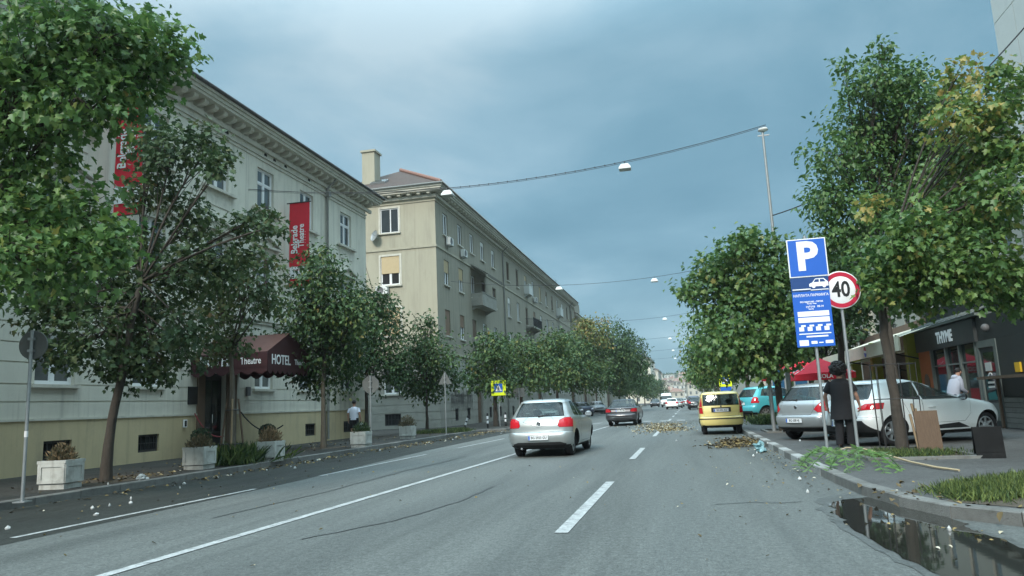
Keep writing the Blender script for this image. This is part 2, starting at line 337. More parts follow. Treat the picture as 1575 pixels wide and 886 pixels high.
_font_cache = {}
def text(name, s, size, m, parent, loc, rot, ext=0.002, off=0.0, align='CENTER', squeeze=1.0, mirror=False):
    key = (s, size, ext, off, align, squeeze, mirror)
    if key not in _font_cache:
        cu = bpy.data.curves.new('text', 'FONT'); cu.body = s; cu.size = size; cu.extrude = ext; cu.offset = off; cu.align_x = align; cu.align_y = 'CENTER'; cu.resolution_u = 3
        ob = bpy.data.objects.new('text', cu); COL.objects.link(ob); bpy.context.view_layer.update()
        me = bpy.data.meshes.new_from_object(ob.evaluated_get(bpy.context.evaluated_depsgraph_get()))
        bpy.data.objects.remove(ob); bpy.data.curves.remove(cu)
        if squeeze != 1.0 or mirror:
            for v in me.vertices: v.co.x *= squeeze * (-1 if mirror else 1)
        me.materials.clear(); _font_cache[key] = me
    me = _font_cache[key].copy(); me.name = name; me.materials.clear(); me.materials.append(m)
    return link(name, me, parent, loc, rot)

def np_mesh(name, V, faces_flat, sizes, mats, tint=None, smooth=False):
    """fast mesh from numpy arrays"""
    me = bpy.data.meshes.new(name); V = np.asarray(V, dtype=np.float32)
    me.vertices.add(len(V)); me.vertices.foreach_set('co', V.ravel())
    faces_flat = np.asarray(faces_flat, dtype=np.int32).ravel(); sizes = np.asarray(sizes, dtype=np.int32)
    me.loops.add(len(faces_flat)); me.loops.foreach_set('vertex_index', faces_flat)
    me.polygons.add(len(sizes)); st = np.zeros(len(sizes), dtype=np.int32); st[1:] = np.cumsum(sizes)[:-1]
    me.polygons.foreach_set('loop_start', st); me.polygons.foreach_set('loop_total', sizes)
    if smooth: me.polygons.foreach_set('use_smooth', np.ones(len(sizes), dtype=bool))
    for m in mats: me.materials.append(m)
    me.update(calc_edges=True); me.validate()
    if tint is not None:
        a = me.attributes.new('tint', 'FLOAT', 'POINT'); a.data.foreach_set('value', np.asarray(tint, dtype=np.float32))
    return me
# ================================================================== SETTING
def sheet(name, poly, z, m, kind='structure'):
    me = bpy.data.meshes.new(name); me.from_pydata([(x, y, z) for x, y in poly], [], [list(range(len(poly)))]); me.materials.append(m); me.update()
    return link(name, me, None, None, None, kind)
# terrain: flat town floor rising into a hill far down the street
def terrain_h(x, y):
    t = max(0.0, min(1.0, (y - 420) / 560.0)); h = 21 * t * t * (3 - 2 * t)
    side = math.exp(-((x - 60) / 190) ** 2) * 7 * max(0, min(1, (y - 560) / 250))
    return h + side + (2.0 * mnoise.noise(Vector((x * .012, y * .012, 0))) * t) + (5 * max(0, t - .8) * (1 + mnoise.noise(Vector((x * .006, 3, 0)))))
g = MB(); xs = [-480, -400] + list(range(-300, 341, 20)) + [420, 520]; ys = [-300, -60, 200, 410] + list(range(430, 1010, 20)) + [1060, 1120]
vs = [(x, y, -0.03 + (terrain_h(x, y) if y > 420 else 0)) for y in ys for x in xs]; nx = len(xs)
g.add(vs, [(j * nx + i, j * nx + i + 1, (j + 1) * nx + i + 1, (j + 1) * nx + i) for j in range(len(ys) - 1) for i in range(nx - 1)], 0, True)
g.build('ground', m_ground, kind='structure')
sheet('road', [(-11.2, -60), (14, -60), (14, 8), (4.5, 9), (2.4, 12), (2.2, 440), (-11.2, 440)], 0.0, m_asph)
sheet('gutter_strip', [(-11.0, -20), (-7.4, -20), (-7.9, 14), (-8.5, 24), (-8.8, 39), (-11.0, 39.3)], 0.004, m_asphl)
# pavements
LK = [(-11.05, -30), (-11.05, 38.9), (-10.7, 39.7), (-9.75, 40.1), (-9.6, 40.6), (-9.6, 440)]
RK = [(1.95, 440), (1.93, 60), (1.9, 26), (1.98, 15.2), (2.05, 12), (2.12, 10.6), (2.28, 9.5), (2.55, 8.65), (3.0, 8.12), (3.8, 7.72), (5.2, 7.35), (8, 7.05), (14, 6.8)]
def pavement(name, edge, other, z=0.12, m=None):
    o = MB(); n = len(edge)
    vs = [(x, y, z) for x, y in edge] + [(x, y, z) for x, y in other]
    o.add(vs, [list(range(len(vs)))]); me = o.mesh(name, m or m_pave)
    ob = link(name, me, None, None, None, 'structure')
    return ob
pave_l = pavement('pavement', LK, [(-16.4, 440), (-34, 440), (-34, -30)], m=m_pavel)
if pave_l.data.polygons[0].normal.z < 0: pave_l.data.flip_normals()
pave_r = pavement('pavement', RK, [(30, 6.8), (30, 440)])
if pave_r.data.polygons[0].normal.z < 0: pave_r.data.flip_normals()
def kerb_line(edge, parent, side, ymax, white=None, step=1.0):
    """separate kerb stones along a polyline; side=+1 puts the stone to the right of the travel direction"""
    pts = [Vector((x, y, 0)) for x, y in edge]; cache = {}
    segs = []
    for a, b in zip(pts, pts[1:]):
        if min(a.y, b.y) > ymax: continue
        d = (b - a); L = d.length; u = d / L
        if max(a.y, b.y) > ymax:      # trim
            t = (ymax - a.y) / (b.y - a.y); q = a + d * t
            if a.y > ymax: a = q
            else: b = q
            d = b - a; L = d.length
        n = max(1, round(L / step)); sl = L / n
        for i in range(n): segs.append((a + u * (i * sl), u, sl))
    for k, (p, u, sl) in enumerate(segs):
        if p.y < 1 or p.y > ymax: continue
        key = (round(sl, 2), rnd.randrange(3))
        if key not in cache:
            m = MB(); q = rnd.uniform(-.004, .004); wd = .17; c = .015; h = .138 + q
            prof = [(0, -.02), (0, h - c), (c, h), (wd, h), (wd, -.02)]
            g2 = .006
            m.prism([(x * side, z) for x, z in prof], 'y', g2, sl - g2)
            cache[key] = m.mesh('kerb_stone', m_kerb)
        me = cache[key]
        rz = math.atan2(u.y, u.x) - math.pi / 2
        ob = link('kerb_stone', me, parent, (p.x, p.y, rnd.uniform(-.006, .004)), (0, rnd.uniform(-.012, .012), rz + rnd.uniform(-.004, .004)))
        if white and white[0] < p.y < white[1] and k % 2 == 0:
            ob.material_slots[0].link = 'OBJECT'; ob.material_slots[0].material = m_kerbw
            ob['label'] = 'kerb stone painted white'
kerb_line(LK, pave_l, -1, 75)
kerb_line(RK[::-1], pave_r, 1, 75, white=(13.0, 25.5))
for (x0, x1, par) in ((-9.77, -9.6, pave_l), (1.94, 2.12, pave_r)):
    MB().box(x0, x1, 75.2, 438, -.02, .138).build('kerb_strip', m_kerb, par)
# road paint
def strip(name, pts, wd, z=0.008, m=None):
    me = MB(); P = [Vector((x, y, z)) for x, y in pts]; L = []; Rr = []
    for i, p in enumerate(P):
        d = (P[min(i + 1, len(P) - 1)] - P[max(i - 1, 0)]).normalized(); n = Vector((d.y, -d.x, 0)) * wd / 2
        L.append(p - n); Rr.append(p + n)
    k = len(P); me.add(L + Rr, [(i, k + i, k + i + 1, i + 1) for i in range(k - 1)])
    return me.build(name, m or m_line, kind='structure')
strip('centre_line', [(-5.25, -10), (-5.14, 5.9), (-5.05, 9.2), (-4.78, 19.6), (-4.3, 40), (-4.2, 44)], 0.13)
for a, b in ((7.75, 12.8), (15.2, 21.6), (24.5, 30.5)): strip('parking_line', [(-8.13 + (a - 7.75) * .028, a), (-8.13 + (b - 7.75) * .028, b)], 0.10)
for i in range(12):
    y0 = [7.9, 17.6, 28.2][i] if i < 3 else 28.2 + (i - 2) * 9.8
    L_ = [4.9, 4.0, 4.2][i] if i < 3 else 4.4
    strip('lane_dash', [(-1.42 + y0 * .006, y0), (-1.42 + (y0 + L_) * .006, y0 + L_)], 0.145)
# worn pedestrian crossing beside the yellow sign: bars along the direction of travel
m_wornpaint = mat('worn_crossing_paint', (0.30, 0.31, 0.30), 0.8, 0.1, 12, 0.2, 120, dirt=((0.09, 0.095, 0.095), 3, 0.40, 0.97), world=True)
for i in range(9): strip('crossing_bar', [(-8.8 + i * 1.05, 46.5), (-8.8 + i * 1.05, 49.5)], 0.5, 0.008, m_wornpaint)
# tarred crack repairs and patches in the carriageway
m_tar = mat('tar_repair', (0.045, 0.047, 0.046), 0.5, 0.2, 5, .3, 80, world=True)
for pts in ([(-4.2, 7.6), (-3.6, 8.8), (-3.3, 10.5), (-3.25, 12.8)], [(.25, 9.9), (.7, 10.05), (1.1, 9.95), (1.35, 10.1)], [(-6.4, 9.2), (-6.2, 12), (-6.25, 16), (-6.0, 21)]):
    fine = []
    for a, b in zip(pts, pts[1:]):
        for k in range(6): fine.append((a[0] + (b[0] - a[0]) * k / 6 + rnd.uniform(-.035, .035), a[1] + (b[1] - a[1]) * k / 6))
    strip('tar_seam', fine, rnd.uniform(.022, .035), 0.006, m_tar)
# puddle in the gutter
pp = [(1.78, 10.15), (2.14, 10.35), (2.28, 9.5), (2.52, 8.72), (2.56, 8.3), (2.5, 7.9), (2.6, 7.2), (2.72, 6.5), (2.65, 5.5), (2.4, 4.5), (1.9, 4.2), (1.62, 5.0), (1.64, 6.1), (1.57, 6.9), (1.48, 8.1), (1.5, 9.0), (1.58, 9.7)]
fine = []
for i in range(len(pp)):
    a, b = pp[i], pp[(i + 1) % len(pp)]
    for k in range(7):
        t = k / 7; x = a[0] + (b[0] - a[0]) * t; y = a[1] + (b[1] - a[1]) * t
        j = 0.09 if i >= 4 else 0.012
        fine.append((x + j * mnoise.noise(Vector((x * 4, y * 4, 1))), y + j * mnoise.noise(Vector((x * 4, y * 4, 5)))))
sheet('puddle_water', fine, 0.009, m_water)
m_wet = mat('wet_asphalt', (0.080, 0.085, 0.079), 0.5, 0.2, 3, .5, 90, world=True, rvar=.15, speck=(42, .28))
cxm, cym = 2.1, 7.3
sheet('wet_asphalt', [(cxm + (x - cxm) * 1.16, cym + (y - cym) * 1.16) if (x < 2.0 or y < 8.2) else (x, y) for x, y in fine], 0.0045, m_wet)

# ================================================================== FACADES
class Facade:
    """local frame: x along the wall, -y outward, z up"""
    def __init__(s, root, loc, rz): s.root = root; s.loc = Vector(loc); s.rz = rz; s.M = Matrix.Rotation(rz, 4, 'Z')
    def P(s, x, y, z): return s.loc + (s.M @ Vector((x, y, z)))
    def put(s, name, me, x=0, y=0, z=0, **k): return link(name, me, s.root, s.P(x, y, z), (0, 0, s.rz), **k)
    def wall(s, L, H, holes, mats, grooves=(), zones=((1e9, 0),), rev=.22, gd=.03, name='wall', gh=.035):
        eps = 1e-6
        xs = sorted({0.0, L} | {h[0] for h in holes} | {h[1] for h in holes})
        zs = {0.0, H} | {h[2] for h in holes} | {h[3] for h in holes} | {z for z, _ in zones if z < H}
        for gz in grooves: zs |= {gz, gz + gh}
        zs = sorted(zs)
        def hole(x, z): return any(a < x < b and c < z < d for a, b, c, d in holes)
        def dep(z): return gd if any(gz < z < gz + gh for gz in grooves) else 0.0
        def zone(z):
            for zt, mi in zones:
                if z < zt: return mi
            return 0
        m = MB()
        for j in range(len(zs) - 1):
            z0, z1 = zs[j], zs[j + 1]; zc = (z0 + z1) / 2; d = dep(zc); mi = zone(zc)
            for i in range(len(xs) - 1):
                x0, x1 = xs[i], xs[i + 1]; xc = (x0 + x1) / 2
                if hole(xc, zc): continue
                m.add([(x0, d, z0), (x1, d, z0), (x1, d, z1), (x0, d, z1)], [(0, 1, 2, 3)], mi)
                if j + 1 < len(zs) - 1:
                    zc2 = (zs[j + 1] + zs[j + 2]) / 2; d2 = dep(zc2)
                    if d2 != d and not hole(xc, zc2): m.add([(x0, d, z1), (x1, d, z1), (x1, d2, z1), (x0, d2, z1)], [(0, 1, 2, 3)], mi)
        for a, b, c, d in holes:
            mi = zone((c + d) / 2)
            m.add([(a, 0, c), (a, 0, d), (a, rev, d), (a, rev, c)], [(0, 1, 2, 3)], mi)
            m.add([(b, 0, c), (b, 0, d), (b, rev, d), (b, rev, c)], [(3, 2, 1, 0)], mi)
            m.add([(a, 0, d), (b, 0, d), (b, rev, d), (a, rev, d)], [(0, 1, 2, 3)], mi)
            m.add([(a, 0, c), (b, 0, c), (b, rev, c), (a, rev, c)], [(3, 2, 1, 0)], mi)
        return s.put(name, m.mesh(name, mats))
_wc = {}
def window_meshes(style, w, h):
    key = (style, w, h)
    if key in _wc: return _wc[key]
    fr = MB(); b = .07; t = .06
    def bar(x0, x1, z0, z1, d=t): fr.box(x0, x1, 0, d, z0, z1)
    bar(-w / 2, -w / 2 + b, 0, h); bar(w / 2 - b, w / 2, 0, h); bar(-w / 2 + b, w / 2 - b, 0, b); bar(-w / 2 + b, w / 2 - b, h - b, h)
    if style in ('casement', 'tall'):
        bar(-.055, .055, b, h - b, t + .012)
        if style == 'tall': bar(-w / 2 + b, -.055, h * .62, h * .62 + .07); bar(.055, w / 2 - b, h * .62, h * .62 + .07)
        for s in (-1, 1):      # sash edges
            xa, xb = sorted((s * .055, s * (w / 2 - b)))
            for z0, z1 in (((b, h * .62), (h * .62 + .07, h - b)) if style == 'tall' else ((b, h - b),)):
                fr.box(xa, xa + .035, .012, .05, z0, z1); fr.box(xb - .035, xb, .012, .05, z0, z1)
                fr.box(xa + .035, xb - .035, .012, .05, z0, z0 + .035); fr.box(xa + .035, xb - .035, .012, .05, z1 - .035, z1)
    elif style == 'off': bar(.02, .10, b, h - b, t + .01)
    elif style == 'grid':
        for k in range(1, 5): bar(-w / 2 + w * k / 5 - .012, -w / 2 + w * k / 5 + .012, b, h - b, .03)
        bar(-w / 2 + b, w / 2 - b, h / 2 - .012, h / 2 + .012, .026)
    pn = MB().add([(-w / 2 + b, .035, b), (w / 2 - b, .035, b), (w / 2 - b, .035, h - b), (-w / 2 + b, .035, h - b)], [(0, 1, 2, 3)])
    _wc[key] = (fr.mesh('window', [m_frame]), pn.mesh('pane', [m_glass]))
    return _wc[key]
def slat_mesh(w, h, key, m):
    k = ('slat', w, round(h, 2), key)
    if k not in _wc:
        mb = MB(); n = max(3, int(h / .07)); s = h / n
        for i in range(n): mb.add([(-w / 2, .012, i * s), (w / 2, .012, i * s), (w / 2, 0, i * s + s * .5), (-w / 2, 0, i * s + s * .5), (w / 2, .012, (i + 1) * s), (-w / 2, .012, (i + 1) * s)], [(0, 1, 2, 3), (3, 2, 4, 5)])
        _wc[k] = mb.mesh('shutter', [m])
    return _wc[k]
def box_mesh(key, x0, x1, y0, y1, z0, z1, m, name):
    k = ('box', key)
    if k not in _wc: _wc[k] = MB().box(x0, x1, y0, y1, z0, z1).mesh(name, [m])
    return _wc[k]
def put_window(F, x, z, w, h, style='casement', frame=None, shutter=None, sill=None, y=.11, surround=None, pane=None):
    """x = centre, z = bottom"""
    fm, pm = window_meshes(style, w, h)
    o = F.put('window', fm, x, y, z)
    if frame: o.material_slots[0].link = 'OBJECT'; o.material_slots[0].material = frame
    p = link('pane', pm, o)
    if pane: p.material_slots[0].link = 'OBJECT'; p.material_slots[0].material = pane
    if shutter:
        m, frac = shutter
        me = slat_mesh(round(w - .1, 3), h * frac - .02, m.name, m)
        link('shutter', me, o, (0, -.045, h * (1 - frac) + .01))
    if sill:
        pr, ht, ov = sill
        link('sill', box_mesh(('sill', w, pr, ht, ov, y), -w / 2 - ov, w / 2 + ov, -pr - y, .02, -ht, 0.0, m_trim, 'sill'), o, (0, 0, -.002))
    if surround:
        k = ('sur', w, h, y)
        if k not in _wc:
            s = MB(); q = .14; e = .035
            s.box(-w / 2 - q, -w / 2, -y - e, -y + .02, 0, h + q); s.box(w / 2, w / 2 + q, -y - e, -y + .02, 0, h + q); s.box(-w / 2, w / 2, -y - e, -y + .02, h, h + q)
            _wc[k] = s.mesh('surround', [m_trim])
        link('surround', _wc[k], o)
    return o

# ------------------------------------------------------------------ hotel
HY0 = 2.0; HL = 34.6
hotel = thing('hotel_building', 'long pale stucco hotel with ochre plinth, bracketed cornice and maroon entrance canopy', 'hotel', (-16.3, HY0, 0), R(90))
HF = Facade(hotel, (0, 0, 0), 0)
cols = [6.0, 9.5, 13.0, 16.55, 20.05, 23.45, 26.65, 30.1, 34.15]
cols = [c - HY0 for c in cols]
holes = []; door_c = 23.5 - HY0
for c in cols:
    if abs(c - door_c) > 1: holes.append((c - .65, c + .65, 2.42, 3.85))
    holes.append((c - .62, c + .62, 6.15, 7.85)); holes.append((c - .62, c + .62, 9.75, 11.45))
for bx in (9.2, 13.2, 16.75, 20.2, 26.9, 30.45, 34.2): holes.append((bx - HY0 - .46, bx - HY0 + .46, .42, .95))
holes.append((door_c - .62, door_c + .62, .3, 2.95))
HF.wall(HL, 12.75, holes, [m_stucco, m_plinth], grooves=[1.95, 2.42 - .02, 2.95, 3.45, 3.95, 4.45], zones=((1.48, 1), (99, 0)), gd=.03)
# plain end wall and back
e = MB(); e.add([(HL, 0, 0), (HL, 12, 0), (HL, 12, 12.75), (HL, 0, 12.75)], [(0, 1, 2, 3)]); e.add([(0, 12, 0), (0, 0, 0), (0, 0, 12.75), (0, 12, 12.75)], [(0, 1, 2, 3)]); e.add([(HL, 12, 0), (0, 12, 0), (0, 12, 12.75), (HL, 12, 12.75)], [(0, 1, 2, 3)])
e.build('side_wall', m_stucco, hotel)
for i, c in enumerate(cols):
    if abs(c - door_c) > 1:
        put_window(HF, c, 2.42, 1.3, 1.43, 'tall', sill=(.10, .09, .13))
    o = put_window(HF, c, 6.15, 1.24, 1.70, 'tall', sill=(.12, .10, .16))
    # triangular pediment on a small entablature
    ped = MB(); ped.box(-.95, .95, -.20, .0, .0, .09); ped.prism([(-.88, .09), (.88, .09), (0, .42)], 'y', 0, -.07)
    for s in (-1, 1): ped.prism([(s * .98, .09), (s * .98, .16), (0, .52), (0, .44)], 'y', -.0, -.21)
    ped.box(-.74, .74, -.05, 0, -.30, 0)
    HF.put('pediment', ped.mesh('pediment', [m_trim]) if 'ped' not in _wc else _wc['ped'], c, 0, 8.13)
    o = put_window(HF, c, 9.75, 1.24, 1.70, 'tall')
    HF.put('window_sill', box_mesh('hsill', -.98, .98, -.17, .0, -.10, 0, m_trim, 'window_sill'), c, 0, 9.72)
    HF.put('apron_panel', box_mesh('hapron', -.72, .72, -.03, .0, -.55, 0, m_trim, 'apron_panel'), c, 0, 9.62)
for bx in (9.2, 13.2, 16.75, 20.2, 26.9, 30.45, 34.2):
    put_window(HF, bx - HY0, .42, .92, .53, 'grid', frame=m_iron, pane=m_dark, y=.06)
HF.put('plinth_cap', MB().box(0, door_c - .9, -.035, 0, 1.48, 1.54).box(door_c + .9, HL, -.035, 0, 1.48, 1.54).mesh('plinth_cap', m_trim))
HF.put('string_course', MB().box(0, HL, -.11, 0, 5.10, 5.24).box(0, HL, -.06, 0, 4.98, 5.098).mesh('string_course', m_trim))
HF.put('frieze_band', MB().box(0, HL, -.05, 0, 11.78, 11.85).box(0, HL, -.07, 0, 11.93, 12.02).mesh('frieze_band', m_trim))
HF.put('cornice', MB().box(-.1, HL + .55, -.12, 0, 12.18, 12.36).box(-.1, HL + .6, -.62, 0.1, 12.62, 12.72).box(-.1, HL + .66, -.68, 0.1, 12.722, 12.84).box(-.1, HL + .74, -.76, .1, 12.842, 12.98).mesh('cornice', m_trim))
br = MB(); br.prism([(0, 12.62), (-.46, 12.62), (-.46, 12.50), (-.36, 12.43), (-.2, 12.42), (0, 12.37)], 'x', -.11, .11)
brm = MB(); brm.add([(x, y, z) for x, y, z in br.v], br.f); bme = brm.mesh('bracket', m_trim)
k = 0.3
while k < HL: HF.put('bracket', bme, k, 0, 0); k += .58
HF.put('gutter', MB().tube([(-.1, -.80, 13.0), (HL + .78, -.80, 13.0)], .075, 8).mesh('gutter', m_metalroof))
rf = MB(); zr = 12.99; rf.add([(-.1, -.78, zr), (HL + .76, -.78, zr), (HL + .76, 12.2, zr), (-.1, 12.2, zr), (6, 5.7, 16.2), (HL - 6, 5.7, 16.2)], [(0, 1, 5, 4), (1, 2, 5), (2, 3, 4, 5), (3, 0, 4)])
HF.put('roof', rf.mesh('roof', m_metalroof))
# downpipe with hopper
HF.put('downpipe', MB().tube([(31.95 - HY0, -.55, 12.6), (31.95 - HY0, -.10, 12.15), (31.95 - HY0, -.10, .2)], .06, 8).box(31.95 - HY0 - .11, 31.95 - HY0 + .11, -.24, -.01, 11.75, 12.0).mesh('downpipe', m_gutter))
# door, pilasters, steps
dr = MB(); dr.box(door_c - .6, door_c + .6, .16, .22, .3, 2.95)
d = HF.put('door', dr.mesh('door', m_black))
MB().box(door_c - .5, door_c - .04, .14, .16, .9, 2.7).box(door_c + .04, door_c + .5, .14, .16, .9, 2.7).build('pane', m_carglass, d)
MB().cyl(door_c + .02, .11, 1.2, 1.5, .015).build('handle', m_chrome, d)
m_portal = mat('brown_portal_stone', (0.155, 0.105, 0.07), .8, .12, 3)
for s, x in ((0, door_c - 1.02), (1, door_c + .64)): HF.put('portal_pilaster', MB().box(x, x + (.38 if s == 0 else .6), -.06, .02, .15, 3.1).mesh('portal_pilaster', m_portal))
HF.put('entrance_step', MB().box(door_c - 1.1, door_c + 1.3, -.65, 0, 0, .28).box(door_c - 1.3, door_c + 1.5, -1.0, -.651, 0, .16).mesh('entrance_step', m_kerb))
# canopy: gabled maroon tent with valance
cx0, cx1, cd, cz = 22.1 - HY0, 24.95 - HY0, 2.9, 2.86
can = thing('entrance_canopy', 'maroon gabled canvas canopy over the hotel door with white lettering', 'canopy', (0, 0, 0))
can.parent = None; can.location = (-16.3, HY0, 0); can.rotation_euler = (0, 0, R(90))
apex = 4.2; xm = (cx0 + cx1) / 2
MB().add([(cx0, -.02, cz + .62), (cx0, -cd, cz + .62), (xm, -cd, apex), (xm, -.02, apex), (cx1, -.02, cz + .62), (cx1, -cd, cz + .62)], [(0, 1, 2, 3), (3, 2, 5, 4)]).build('canopy_roof', m_maroon2, can)
fg = MB().add([(cx0, -cd - .01, cz + .1), (cx1, -cd - .01, cz + .1), (cx1, -cd - .01, cz + .62), (xm, -cd - .01, apex), (cx0, -cd - .01, cz + .62)], [(0, 1, 2, 3, 4)])
for x in (cx0, cx1): fg.add([(x, -.02, cz + .1), (x, -cd, cz + .1), (x, -cd, cz + .62), (x, -.02, cz + .62)], [(0, 1, 2, 3)])
fg.build('canopy_front', m_maroon, can)
sc = MB()
def scallop(p0, p1, n):
    p0, p1 = Vector(p0), Vector(p1)
    for i in range(n):
        a = p0.lerp(p1, i / n); b = p0.lerp(p1, (i + 1) / n); m_ = a.lerp(b, .5)
        pts = [a + Vector((0, 0, .12)), a] + [a.lerp(b, t) - Vector((0, 0, .12 * math.sin(math.pi * t))) for t in (.2, .4, .6, .8)] + [b, b + Vector((0, 0, .12))]
        sc.add(pts, [list(range(8))])
scallop((cx0, -cd - .012, cz), (cx1, -cd - .012, cz), 9); scallop((cx0, -cd, cz), (cx0, -.02, cz), 6); scallop((cx1, -cd, cz), (cx1, -.02, cz), 6)
sc.build('valance', m_maroon, can)
frm = MB()
for x in (cx0 + .03, cx1 - .03):
    frm.tube([(x, -cd + .03, cz + .6), (x, -.03, cz + .6)], .018, 6)
frm.tube([(cx0 + .03, -cd + .03, cz + .6), (cx1 - .03, -cd + .03, cz + .6)], .018, 6)
frm.build('canopy_frame', m_iron, can)
text('lettering', 'HOTEL', .46, m_white, can, (cx0 + .85, -cd - .02, cz + .36), (R(90), 0, 0), .004, .008, squeeze=.85)
text('lettering', 'Theatre', .26, m_white, can, (cx0 + 2.1, -cd - .02, cz + .33), (R(90), 0, 0), .004, .005, squeeze=.85)
text('lettering', 'HOTEL', .50, m_white, can, (cx0 - .012, -cd * .33, cz + .36), (R(90), 0, R(-90)), .004, .008, squeeze=.75)
text('lettering', 'Theatre', .32, m_white, can, (cx0 - .012, -cd * .79, cz + .33), (R(90), 0, R(-90)), .004, .004, squeeze=.75)
# wall plates beside the door
HF.put('name_plaque', MB().box(22.0 - HY0, 22.75 - HY0, -.04, 0, 1.85, 2.45).mesh('name_plaque', m_black))
tag(MB().box(0, .16, -.05, 0, 0, .26).box(.03, .13, -.056, -.05, .03, .22, 1).build('meter_box', [m_white, m_black], None, (-16.27, 21.75, 1.1), (0, 0, R(90))), 'small black and white meter box on the ochre plinth', 'meter box')
tag(MB().box(0, .22, -.08, 0, 0, .34).build('intercom_box', m_grill, None, (-16.27, 25.35, 2.15), (0, 0, R(90))), 'small grey box fixed to the hotel wall right of the entrance', 'wall box')
# banners
def banner(y, z0, z1, wd, lab, lower):
    t = thing('wall_banner', lab, 'banner', (-16.3, y, z0), R(90), 'red banners on the hotel front')
    H = z1 - z0; n = 14; yo = -.95
    m = MB(); rows = []
    for i in range(n + 1):
        z = H * i / n
        rows.append([(x, yo + wd * 0 + .05 * math.sin(i * .7) * (x + .3), z) for x in (0.0, 0.0)])
    # cloth hangs from an outrigger pole: its plane stands out from the wall
    vs = []; fs = []; mi = []
    for i in range(n + 1):
        z = H * i / n; sway = .018 * math.sin(i * .55)
        for j in range(4): vs.append((sway * (j / 3) + .01 * math.sin(i + j), -.12 - wd * j / 3, z))
    for i in range(n):
        for j in range(3): fs.append((i * 4 + j, i * 4 + j + 1, (i + 1) * 4 + j + 1, (i + 1) * 4 + j)); mi.append(0)
    m.add(vs, fs); m.build('cloth', m_red, t)
    wb = MB(); zz0, zz1 = H * .10, H * .24
    wb.add([(-.022, -.14, zz0), (-.022, -.10 - wd, zz0), (-.022, -.10 - wd, zz1), (-.022, -.14, zz1)], [(0, 1, 2, 3)]); wb.build('white_panel', m_white, t)
    text('small_lettering', 'Theatre Hotel', .13, m_red, t, (-.03, -.12 - wd / 2, (zz0 + zz1) / 2 + .1), (R(90), 0, R(-90)), .001, 0, squeeze=.7, mirror=True)
    text('lettering', 'Belgrade', .42, m_white, t, (-.035, -.12 - wd * .28, H * .56), (R(90), R(-90), R(-90)), .002, .010, squeeze=.85)
    text('lettering', 'Theatre', .38, m_white, t, (-.035, -.12 - wd * .62, H * .60), (R(90), R(-90), R(-90)), .002, .008, squeeze=.85)
    text('small_lettering', '. . . . .', .24, m_white, t, (-.035, -.12 - wd * .87, H * .58), (R(90), R(90), R(-90)), .002, 0)
    MB().tube([(0, .0, H + .02), (0, -.2 - wd, H + .02)], .025, 8).build('pole', m_iron, t)
    MB().tube([(0, .0, .0), (0, -.2 - wd, .0)], .02, 8).build('pole', m_iron, t)
banner(28.35, 6.75, 10.45, .95, 'red hanging banner with white lettering above the small tree by the canopy', 0)
banner(18.2, 7.4, 11.1, .95, 'red hanging banner half hidden behind the near maple branches', 1)
# wire hook and vents under the cornice
for y, z in ((23.9, 12.1), (26.6, 12.1), (27.3, 12.1), (28.2, 12.1), (30.3, 12.1)):
    HF.put('vent_hole', MB().tube([(0, -.015, 0), (0, .01, 0)], .10, 10).mesh('vent_hole', m_dark), y - HY0, 0, z)

# ------------------------------------------------------------------ apartment block beyond the hotel
AY0, AY1, AX, AH = 48.5, 116.0, -16.3, 16.6
apt = thing('apartment_building', 'long grey beige four storey apartment block with hipped tile roof and chimney', 'building', (AX, AY0, 0))
EF = Facade(apt, (-9.6, 0, 0), 0)          # end wall facing the camera; x 0..9.6
SF = Facade(apt, (0, 0, 0), R(90))         # street wall; x = distance down the street
ew = 9.6 - 3.45
eh = [(ew - .70, ew + .70, 13.95, 15.75), (ew - .72, ew + .72, 10.15, 12.25), (ew - .72, ew + .72, 6.5, 8.55), (ew - .65, ew + .65, 2.5, 4.3), (ew - .6, ew + .6, .35, 1.15)]
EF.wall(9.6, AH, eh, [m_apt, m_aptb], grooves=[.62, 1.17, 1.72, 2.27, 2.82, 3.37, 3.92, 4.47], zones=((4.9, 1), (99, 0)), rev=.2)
put_window(EF, ew, 13.95, 1.4, 1.8, 'off', sill=(.14, .09, .14), surround=True, y=.03, shutter=None)
o = put_window(EF, ew, 10.15, 1.44, 2.1, 'casement', sill=(.16, .10, .16), surround=True, y=.05, shutter=(m_shut, .6), pane=m_dark)
o = put_window(EF, ew, 6.5, 1.44, 2.05, 'casement', sill=(.16, .10, .16), surround=True, y=.05, shutter=(m_shut, .97))
put_window(EF, ew, 2.5, 1.3, 1.8, 'casement', sill=(.12, .10, .14))
put_window(EF, ew, .35, 1.2, .8, 'grid', frame=m_iron, pane=m_dark, y=.06)
# street wall
sec1 = [50.75, 54.35, 57.75, 61.0, 64.75]; sec2 = [70.6 + 4.22 * i for i in range(11)]
holes = []; sw = []
for i, c in enumerate(sec1 + sec2):
    x = c - AY0; s2 = i >= 5
    for (z0, z1) in (((13.9, 15.55), (10.2, 12.05), (6.5, 8.4)) if not s2 else ((13.6, 15.5), (10.0, 11.95), (6.4, 8.35))):
        holes.append((x - .58, x + .58, z0, z1)); sw.append((i, x, z0, z1))
gsw = []
for i, c in enumerate([52.3, 55.4, 62.0, 65.5] + sec2):
    x = c - AY0; holes.append((x - .5, x + .5, 2.75, 4.4)); holes.append((x - .42, x + .42, .45, 1.35)); gsw.append(x)
dx = 58.7 - AY0; holes.append((dx - .8, dx + .8, 0, 3.0))
SF.wall(AY1 - AY0, AH, holes, [m_apts, m_aptb], grooves=[.62, 1.17, 1.72, 2.27, 2.82, 3.37, 3.92, 4.47], zones=((4.9, 1), (99, 0)), rev=.2)
